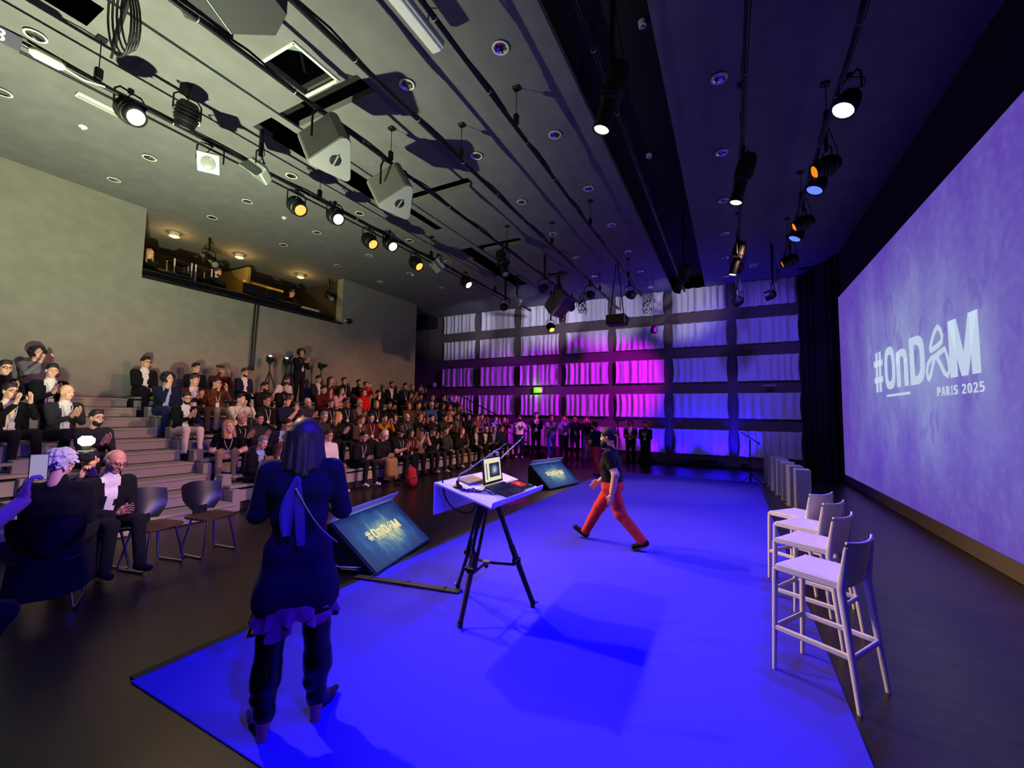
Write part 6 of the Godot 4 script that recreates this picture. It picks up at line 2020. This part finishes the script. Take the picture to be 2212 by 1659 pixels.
	var pc := thing("photo_camera", "black camera held to the eye by the photographer in a white shirt", "camera", ph.transform * (poses["stand_film"]["chest"] * Vector3(0, 0.3, 0.3)), "", ph.rotation.y)
	part(pc, "camera_body", MB.new().box(Vector3.ZERO, Vector3(0.15, 0.11, 0.07), 0.012), M("black_paint"))
	part(pc, "lens_barrel", MB.new().tube([Vector3(0, 0, 0.03), Vector3(0, 0, 0.15)], 0.04, 12), M("black_metal"))
	standing(1158, 898, 15.4, 0.0, 1.82, "stand_clap", {"hair": "short", "hc": "black", "skin": 0, "top": "black", "inner": "white", "legs": "black", "flags": "l"}, stage, "tall person in a black suit clapping before the fabric panels", far)
	standing(1191, 903, 15.3, 0.0, 1.72, "stand_clap", {"hair": "short", "hc": "brown", "skin": 0, "top": "lilac", "inner": "charcoal", "legs": "blue", "shoes": "white", "flags": "l"}, stage, "person in pale shirt, blue jeans and white trainers clapping", far)
	standing(1218, 902, 15.3, 0.0, 1.72, "stand_high", {"hair": "tied", "hc": "black", "skin": 0, "top": "lilac", "legs": "black"}, stage, "person with tied black hair, pale top and black trousers clapping", far)
	standing(1242, 905, 15.3, 0.0, 1.7, "stand_film", {"hair": "short", "hc": "black", "skin": 0, "top": "black", "legs": "black", "flags": "l"}, stage, "person in black filming beside the one with tied hair", far)
	standing(1266, 906, 15.3, 0.0, 1.68, "stand_high", {"hair": "long", "hc": "dark", "skin": 0, "top": "black", "legs": "jeans"}, stage, "person with long dark hair in black and jeans behind the man in red trousers", far)
	standing(1362, 915, 14.9, 0.0, 1.58, "stand_hold", {"hair": "curly", "hc": "dark", "skin": 2, "top": "navy", "inner": "white", "legs": "black", "flags": "gls"}, stage, "woman with big curly hair in navy blouse and black trousers by the camera tripod", far)
	standing(1394, 918, 14.9, 0.0, 1.55, "stand_skirt", {"hair": "tied", "hc": "black", "skin": 1, "top": "black", "legs": "black", "flags": "kl"}, stage, "woman in black top and long dark skirt holding a phone", far)
	# three at the control desk
	for k in 3:
		var bp := thing("person", ["person with long blond hair at the lighting console", "person with headphones beside the brown rack in the control room", "person in black at the far end of the control desk"][k], "person", P(-13.05, 4.9, [4.95, 6.55, 8.85][k]), "people in the control room", PI / 2)
		dress(bp, "lap", [{"hair": "long", "hc": "blond", "skin": 0, "top": "black"}, {"hair": "short", "hc": "brown", "skin": 0, "top": "black", "flags": "b"}, {"hair": "short", "hc": "black", "skin": 1, "top": "black"}][k], 0.3)
	# camera tripods before the seating wall
	for k in 3:
		var at := P(-11.62, 1.95, [7.36, 7.86, 9.05][k])
		var t := thing("camera_tripod", ["camera on a tripod against the beige wall, beside the cables", "camera on a tripod against the beige wall, beside the standing person", "dark camera on a low tripod against the beige wall"][k], "camera", at, "camera tripods against the beige wall")
		photo_tripod(t, 1.15)
		if k < 2:
			part(t, "lit_display", MB.new().box(Vector3(0.05, 1.33, 0.03), Vector3(0.01, 0.05, 0.09)), glow("display_white", Color(0.85, 0.9, 1.0), 1.2))
	build_aisle_people()
	build_woman()
	build_presenter()

func build_aisle_people() -> void:
	var see := P(-1.6, 0, 6.5)
	# bald man in a suit, clapping, on a floor chair
	var b := thing("person", "bald person with glasses in black suit and white collar clapping on a floor chair", "person", P(-5.95, 0.46, 2.0), "people on the floor chairs", 1.75)
	dress(b, "clap_low", {"hair": "fringe", "hc": "grey", "skin": 1, "top": "black", "inner": "white", "legs": "black", "flags": "g"}, 0.1, 0.3)
	# white-haired person seen from behind
	var wv := thing("person", "white-haired person in a long black coat seen from behind on a floor chair", "person", P(-5.35, 0.46, 1.5), "people on the floor chairs", -2.2)
	wv.scale = Vector3.ONE * 1.04
	dress(wv, "lap", {"hair": "fluffy", "hc": "white", "skin": 0, "top": "black", "legs": "black"}, -0.2, 0.1)
	var ct := MB.new()
	ct.grid(func(u: float, w: float):
		var a := lerpf(-2.3, 2.3, u)
		return Vector3(sin(a) * (0.2 + 0.05 * w), 0.32 - 0.62 * w, -cos(a) * (0.16 + 0.1 * w) - 0.02 + 0.012 * sin(u * 30.0) * w), 30, 6)
	part(wv, "coat_tail", ct, cloth_mat("black"))
	# arm raising a phone
	pose("arm_up", {"lean": 0.2, "lh": [Vector3(0.1, -0.36, 0.26), Vector3(-0.5, -0.2, 0.8), Vector3(0, 1, 0.2), "soft"], "rh": [Vector3(-0.05, 0.3, 0.36), Vector3(0.05, 1, 0.1), Vector3(-0.5, 0, -0.8), "grip", Vector3(-0.5, -1, 0)], "legs": [[Vector3(0.085, 0.08, 0), Vector3(0.12, 0.11, 0.4), Vector3(0.12, -0.33, 0.2), 0.12], [Vector3(-0.085, 0.08, 0), Vector3(-0.12, 0.11, 0.4), Vector3(-0.12, -0.33, 0.2), 0.12]]}, 0.016)
	var ar := thing("person", "person in black raising a phone with one bare hand on a floor chair", "person", P(-3.85, 0.46, 0.47), "people on the floor chairs", 2.56)
	dress(ar, "arm_up", {"hair": "short", "hc": "dark", "skin": 0, "top": "black", "legs": "black", "flags": "s"})
	var hp: Transform3D = poses["arm_up"]["hands"][1][1]
	phone(ar.transform * (hp * Vector3(0, -0.03, 0.17)), -1.79, "dark smartphone with a lit screen raised in one hand beside the aisle")
	# photographer whose flash is firing
	var f := on_x(185, 955, -6.15)
	pose("shoot", {"lean": 0.12, "lh": [Vector3(0.04, 0.08, 0.25), Vector3(-0.25, 0.9, 0.3), Vector3(0.6, 0, -0.6), "grip"], "rh": [Vector3(-0.06, 0.08, 0.25), Vector3(0.25, 0.9, 0.3), Vector3(-0.6, 0, -0.6), "grip"]})
	var pg := thing("person", "photographer in dark clothes crouching behind a firing flash by the aisle", "person", Vector3(f.x - 0.2, 0.42, f.z - 0.1), "", 1.3)
	dress(pg, "shoot", {"hair": "short", "hc": "dark", "skin": 0, "top": "charcoal", "legs": "black"})
	var cm := thing("photo_camera", "black camera with a firing flash held up beside the aisle", "camera", f + Vector3(0.02, -0.14, 0), "", 1.3)
	part(cm, "camera_body", MB.new().box(Vector3.ZERO, Vector3(0.15, 0.11, 0.07), 0.012), M("black_paint"))
	part(cm, "lens_barrel", MB.new().tube([Vector3(0, 0, 0.03), Vector3(0, 0, 0.14)], 0.042, 12), M("black_metal"))
	part(cm, "flash_body", MB.new().box(Vector3(0, 0.1, -0.02), Vector3(0.07, 0.12, 0.06), 0.008), M("black_paint"))
	part(cm, "flash_head", MB.new().box(Vector3(0, 0.155, 0.0), Vector3(0.13, 0.1, 0.11), 0.03), glow("flash_glow", Color(1.0, 0.98, 0.72), 25.0))
	spot(cm, "flash_light", f + Vector3(0.02, 0.1, 0), f + Vector3(-1.5, 4.0, -0.3), Color(0.96, 1.0, 0.83), 88.0, 74.0, 1.0, 0.06)

func build_woman() -> void:
	# stands with her back to the camera
	var at := P(-2.2, 0.012, 1.62)
	var t := thing("person", "woman seen from behind in a dark blazer, ruffled skirt and thigh-high boots", "person", at, "", atan2(-0.74, -0.67))
	var s := SF.new()
	var hip := Vector3(0, 0.93, 0)
	# blazer: shoulders, waist and flared skirt of the jacket
	s.cap(Vector3(0.155, 1.412, -0.01), Vector3(-0.155, 1.412, -0.01), 0.05, 0.05, 1, 0.025)
	s.cap(Vector3(0.07, 1.3, 0.0), Vector3(-0.07, 1.3, 0.0), 0.108, 0.108, 1, 0.05)
	s.cap(Vector3(0.05, 1.14, 0.0), Vector3(-0.05, 1.14, 0.0), 0.1, 0.1, 1, 0.06)
	s.cap(Vector3(0.065, 0.95, -0.01), Vector3(-0.065, 0.95, -0.01), 0.115, 0.115, 1, 0.07)
	s.cap(Vector3(0.085, 0.8, -0.005), Vector3(-0.085, 0.8, -0.005), 0.12, 0.12, 1, 0.07)
	s.cap(Vector3(0.105, 0.7, 0.0), Vector3(-0.105, 0.7, 0.0), 0.12, 0.12, 1, 0.06)
	s.sub(Vector3(0, 0.5, 0), Vector3(0.5, 0.115, 0.5))
	s.cap(Vector3(0, 1.4, -0.01), Vector3(0, 1.47, -0.005), 0.07, 0.058, 1, 0.03)
	for m in [1.0, -1.0]:
		var el := Vector3(0.222 * m, 1.15, 0.04)
		var wr := Vector3(0.07 * m, 1.2, 0.27)
		s.cap(Vector3(0.17 * m, 1.4, -0.01), el, 0.055, 0.05, 1, 0.025)
		s.cap(el, wr, 0.052, 0.04, 1, 0.02)
	var b := s.build(0.0135)
	part(t, "blazer", b[1], M("blazer_navy", Color(0.075, 0.075, 0.13), 0.9))
	# boots
	for m in [1.0, -1.0]:
		var g := SF.new()
		var ft := Vector3(0.125 * m, 0, -0.03 if m > 0 else 0.04)
		var out := Vector3(0.5 * m, 0, 0.86).normalized()
		g.cap(Vector3(0.095 * m, 0.78, 0), ft + Vector3(0, 0.3, -0.01), 0.084, 0.066, 0, 0.05)
		g.cap(ft + Vector3(0, 0.3, -0.01), ft + Vector3(0, 0.14, 0), 0.066, 0.05, 0, 0.05)
		for q in 3:
			var yy: float = [0.5, 0.36, 0.27][q]
			var cc := Vector3(0.095 * m, 0.78, 0).lerp(ft + Vector3(0, 0.3, -0.01), (0.78 - yy) / 0.48)
			g.cap(cc + Vector3(-0.022, 0.008, 0), cc + Vector3(0.022, -0.008, 0), 0.053, 0.053, 0, 0.012)
		g.cap(ft + Vector3(0.008, 0.22, 0), ft + Vector3(0.015, 0.2, 0), 0.062, 0.062, 0, 0.01)
		g.cap(ft + Vector3(0, 0.12, -0.01), ft + Vector3(0, 0.1, 0), 0.046, 0.046, 0, 0.03)
		g.cap(ft + Vector3(0, 0.1, 0), ft + out * 0.12 + Vector3(0, 0.035, 0), 0.045, 0.034, 0, 0.03)
		g.cap(ft + out * 0.12 + Vector3(0, 0.035, 0), ft + out * 0.2 + Vector3(0, 0.03, 0), 0.034, 0.018, 0, 0.02)
		var lt := M("boot_leather", Color(0.035, 0.035, 0.04), 0.28)
		var bo := part(t, "boot", g.build(0.012)[0], lt)
		part(bo, "heel", MB.new().tube([ft + Vector3(0, 0.085, -0.035), ft + Vector3(0, 0.04, -0.04), ft + Vector3(0, 0.0, -0.04)], [0.034, 0.027, 0.03], 10), M("heel_pink", Color(0.62, 0.42, 0.36), 0.5))
		part(bo, "boot_cuff", MB.new().tube([Vector3(0.1 * m, 0.6, 0), Vector3(0.1 * m, 0.63, 0)], 0.086, 16, false), lt)
	# ruffled skirt under the blazer
	for k in 2:
		var r := MB.new()
		var y0: float = [0.68, 0.62][k]
		var y1: float = [0.575, 0.53][k]
		r.grid(func(u: float, w: float):
			var a: float = u * TAU
			var q: float = 1.0 + w * (0.1 * sin(a * 13.0 + k) + 0.05 * sin(a * 23.0) + 0.06)
			return Vector3(sin(a) * 0.205 * q, lerpf(y0, y1, w) + 0.025 * w * sin(a * 6.0 + k * 2.0) + (0.05 * w if sin(a) < 0 else 0.0), -cos(a) * 0.125 * q), 90, 5)
		part(t, "skirt_ruffle", r, M("ruffle_pink", Color(0.58, 0.32, 0.44), 0.85))
	# skin, mostly hidden: neck, head and clapping hands
	var hx := Transform3D(Basis(Vector3.UP, 0.15), Vector3(0, 1.56, 0.025)) * Transform3D(Basis.from_scale(Vector3.ONE * 0.95), Vector3.ZERO)
	part(t, "body", joined("", [[head_skin, hx], [hands["flatL"], hand_xf(Vector3(0.055, 1.22, 0.29), Vector3(-0.1, 0.7, 0.7), Vector3.RIGHT)], [hands["flatR"], hand_xf(Vector3(-0.055, 1.22, 0.29), Vector3(0.1, 0.7, 0.7), Vector3.LEFT)]]), skin_mat(4))
	part(t, "eyes", eyes_mesh, M("eye_dark", Color(0.06, 0.045, 0.04), 0.2), hx)
	part(t, "lips", lips_mesh, M("lips", Color(0.6, 0.32, 0.28), 0.5), hx)
	var h := SF.new()
	h.ell(Vector3(0, 0.048, -0.02), Vector3(0.088, 0.1, 0.1), 0, 0.02)
	for k in 11:
		var a := lerpf(-2.0, 2.0, k / 10.0)
		var d := Vector3(sin(a) * 0.085, 0, -cos(a) * 0.085 - 0.012)
		h.cap(d * 0.9 + Vector3(0, 0.05, 0), d * 1.22 + Vector3(0.004 * sin(k * 3.0), -0.165 - 0.02 * cos(k * 2.3), 0), 0.028, 0.022, 0, 0.018)
		for q in 2:
			var d2 := Vector3(sin(a + 0.12 + 0.2 * q) * 0.09, 0, -cos(a + 0.12 + 0.2 * q) * 0.09 - 0.012)
			h.cap(d2 + Vector3(0, 0.06, 0), d2 * 1.3 + Vector3(0.012 * sin(k * 7.0 + q * 3.0), -0.17 - 0.03 * sin(k * 4.0 + q * 5.0), 0), 0.012, 0.007, 0, 0.005)
		h.cap(d * 1.0 + Vector3(0, 0.03, 0), d * 1.35 + Vector3(0.01 * sin(k * 5.0), -0.14 - 0.015 * sin(k * 4.0), 0), 0.012, 0.009, 0, 0.006)
	h.sub(Vector3(0, -0.04, 0.125), Vector3(0.07, 0.14, 0.1))
	part(t, "hair", h.build(0.0075)[0], M("woman_hair", Color(0.27, 0.20, 0.15), 0.5), hx)
	# scarf knotted at the nape, its ends down the back
	var sc := M("scarf", Color(0.34, 0.27, 0.46), 0.75)
	var knot := Vector3(0.015, 1.37, -0.1)
	var scf := part(t, "scarf", MB.new().ball(knot + Vector3(0, -0.02, -0.01), Vector3(0.025, 0.03, 0.018), 10, 8), sc)
	for m in [1.0, -1.0]:
		var lo := MB.new()
		lo.grid(func(u: float, w: float): return knot + Vector3(0.0 + m * 0.06 * w + (u - 0.5) * (0.02 + 0.04 * w) , 0.06 * w, 0.01 + 0.025 * sin(w * 3.0)), 4, 6)
		part(scf, "scarf_loop", lo, sc)
	var e1 := MB.new()
	e1.grid(func(u: float, w: float): return knot + Vector3(0.02 * sin(w * 3.0) + 0.028 * w + (u - 0.5) * (0.02 + 0.05 * sin(w * PI * 0.85)), -0.3 * w, -0.03 - 0.03 * w + 0.01 * sin(u * 6.0)), 6, 10)
	part(scf, "scarf_end", e1, sc)
	var e2 := MB.new()
	e2.grid(func(u: float, w: float): return knot + Vector3(-0.03 * w - 0.01 + (u - 0.5) * (0.015 + 0.035 * sin(w * PI * 0.8)), -0.36 * w, -0.022 - 0.03 * w), 5, 10)
	part(scf, "scarf_end", e2, sc)
	var ch := []
	for k in 24:
		var u := k / 23.0
		ch.append(knot + Vector3(-0.0 - 0.22 * u, -0.05 - 0.32 * u - 0.04 * sin(u * PI), -0.045 + 0.04 * u * u + 0.01 * sin(u * PI)))
	part(t, "bag_chain", MB.new().tube(ch, 0.0055, 6), M("chain", Color(0.7, 0.7, 0.75), 0.3, 0.9))

func build_presenter() -> void:
	var I := Transform3D()
	# man striding along the carpet towards the audience; local +z is his heading
	var t := thing("person", "bearded man in black T-shirt, red trousers and backwards cap striding across the carpet", "person", P(-1.45, 0.012, 5.77), "", -PI / 2)
	var hip := Vector3(0, 0.79, 0.0)
	pose("stride", {"sit": false, "lean": 0.06, "pelvis": hip, "torso": 0.97, "wide": 1.08, "thick": 1.22,
		"lh": [Vector3(0.24, -0.5, -0.05), Vector3(0.0, -1, 0.15), Vector3(1, 0.1, -0.2), "soft", Vector3(0.3, 0, -1)],
		"rh": [Vector3(-0.2, -0.4, 0.22), Vector3(0.1, -0.6, 0.7), Vector3(-1, 0.2, 0), "soft", Vector3(-0.3, 0, -1)],
		"legs": [[Vector3(0.085, 0.76, 0), Vector3(0.1, 0.44, -0.13), Vector3(0.09, 0.13, -0.4), 0.1, Vector3(0.1, 0.045, -0.3), Vector3(0.09, 0.11, -0.45)], [Vector3(-0.085, 0.76, 0), Vector3(-0.1, 0.46, 0.21), Vector3(-0.1, 0.11, 0.4), 0.1, Vector3(-0.11, 0.13, 0.56), Vector3(-0.1, 0.05, 0.4)]]}, 0.014)
	var sp := {"hair": "bald", "skin": 0, "top": "black", "legs": "salmon", "flags": "s", "shoes": "black"}
	dress(t, "stride", sp, 0.0, 0.05)
	cap_and_beard(t, poses["stride"]["head"], PI)
	for e in 2:
		var g: Vector3 = [Vector3(0.1, 0.02, -0.33), Vector3(-0.11, 0.06, 0.5)][e]
		part(t, "shoe_sole", MB.new().box(g + [Vector3(0, 0.015, -0.03), Vector3(0, 0.022, -0.03)][e], Vector3(0.085, 0.018, 0.24), 0.006, Basis(Vector3.RIGHT, [0.45, -0.35][e])), M("sole", Color(0.05, 0.05, 0.05), 0.8))
	part(t, "belt", MB.new().lathe([Vector2(0.172, 0.0), Vector2(0.172, 0.035)], Transform3D(Basis.from_scale(Vector3(1.0, 1, 0.72)), hip + Vector3(0, 0.035, 0)), 24), M("belt_red", Color(0.6, 0.14, 0.13), 0.8))
	# second man in red trousers, reaching out to the audience
	var u := thing("person", "man in black T-shirt and red trousers reaching out a hand to the standing people", "person", P(-3.42, 0.0, 11.75), "", atan2(-0.9, -0.35))
	pose("reach", {"sit": false, "lean": 0.05, "pelvis": Vector3(0, 0.8, 0), "torso": 0.97,
		"lh": [Vector3(0.2, -0.42, 0.14), Vector3(0.1, -0.9, 0.3), Vector3(1, 0.1, 0), "soft"],
		"rh": [Vector3(-0.16, -0.28, 0.36), Vector3(0.1, 0.25, 1), Vector3(-0.9, 0.3, 0), "flat"],
		"legs": [[Vector3(0.085, 0.77, 0), Vector3(0.1, 0.43, -0.1), Vector3(0.1, 0.12, -0.36), 0.12, Vector3(0.11, 0.04, -0.28), Vector3(0.1, 0.1, -0.42)], [Vector3(-0.085, 0.77, 0), Vector3(-0.1, 0.42, 0.06), Vector3(-0.1, 0.085, 0.02), 0.14]]}, 0.018)
	dress(u, "reach", {"hair": "short", "hc": "black", "skin": 2, "top": "black", "legs": "salmon", "flags": "sb", "shoes": "dark"}, 0.0, 0.05)

func cap_and_beard(t: Node3D, hx: Transform3D, turn: float) -> void:
	var x := hx * Transform3D(Basis.from_scale(Vector3.ONE * 0.97), Vector3.ZERO)
	var c := SF.new()
	c.ell(Vector3(0, 0.052, -0.01), Vector3(0.087, 0.09, 0.1), 0, 0.015)
	c.sub(Vector3(0, -0.062, 0.0), Vector3(0.14, 0.098, 0.16), Basis(Vector3.RIGHT, 0.12))
	part(t, "cap", c.build(0.008)[0], hair_mat("navycap"), x)
	var v := SF.new()
	v.ell(Vector3(0, 0.02, -0.12), Vector3(0.066, 0.008, 0.07), 0, 0.006, Basis(Vector3.RIGHT, -0.5))
	part(t, "cap_visor", v.build(0.006)[0], M("visor_red", Color(0.75, 0.1, 0.14), 0.7), x)
	var h := SF.new()
	h.ell(Vector3(0, 0.0, -0.02), Vector3(0.078, 0.06, 0.092), 0, 0.02)
	h.sub(Vector3(0, -0.05, 0.11), Vector3(0.12, 0.16, 0.1))
	h.sub(Vector3(0, -0.1, 0.0), Vector3(0.12, 0.06, 0.12))
	part(t, "hair", h.build(0.008)[0], hair_mat("dark"), x)
	var b := SF.new()
	b.ell(Vector3(0, -0.085, 0.038), Vector3(0.062, 0.066, 0.07), 0, 0.02)
	b.ell(Vector3(0, -0.115, 0.06), Vector3(0.04, 0.045, 0.04), 0, 0.02)
	b.sub(Vector3(0, -0.005, 0.085), Vector3(0.052, 0.054, 0.06))
	b.sub(Vector3(0, 0.03, -0.03), Vector3(0.12, 0.085, 0.09))
	part(t, "beard", b.build(0.008)[0], hair_mat("dark"), x)
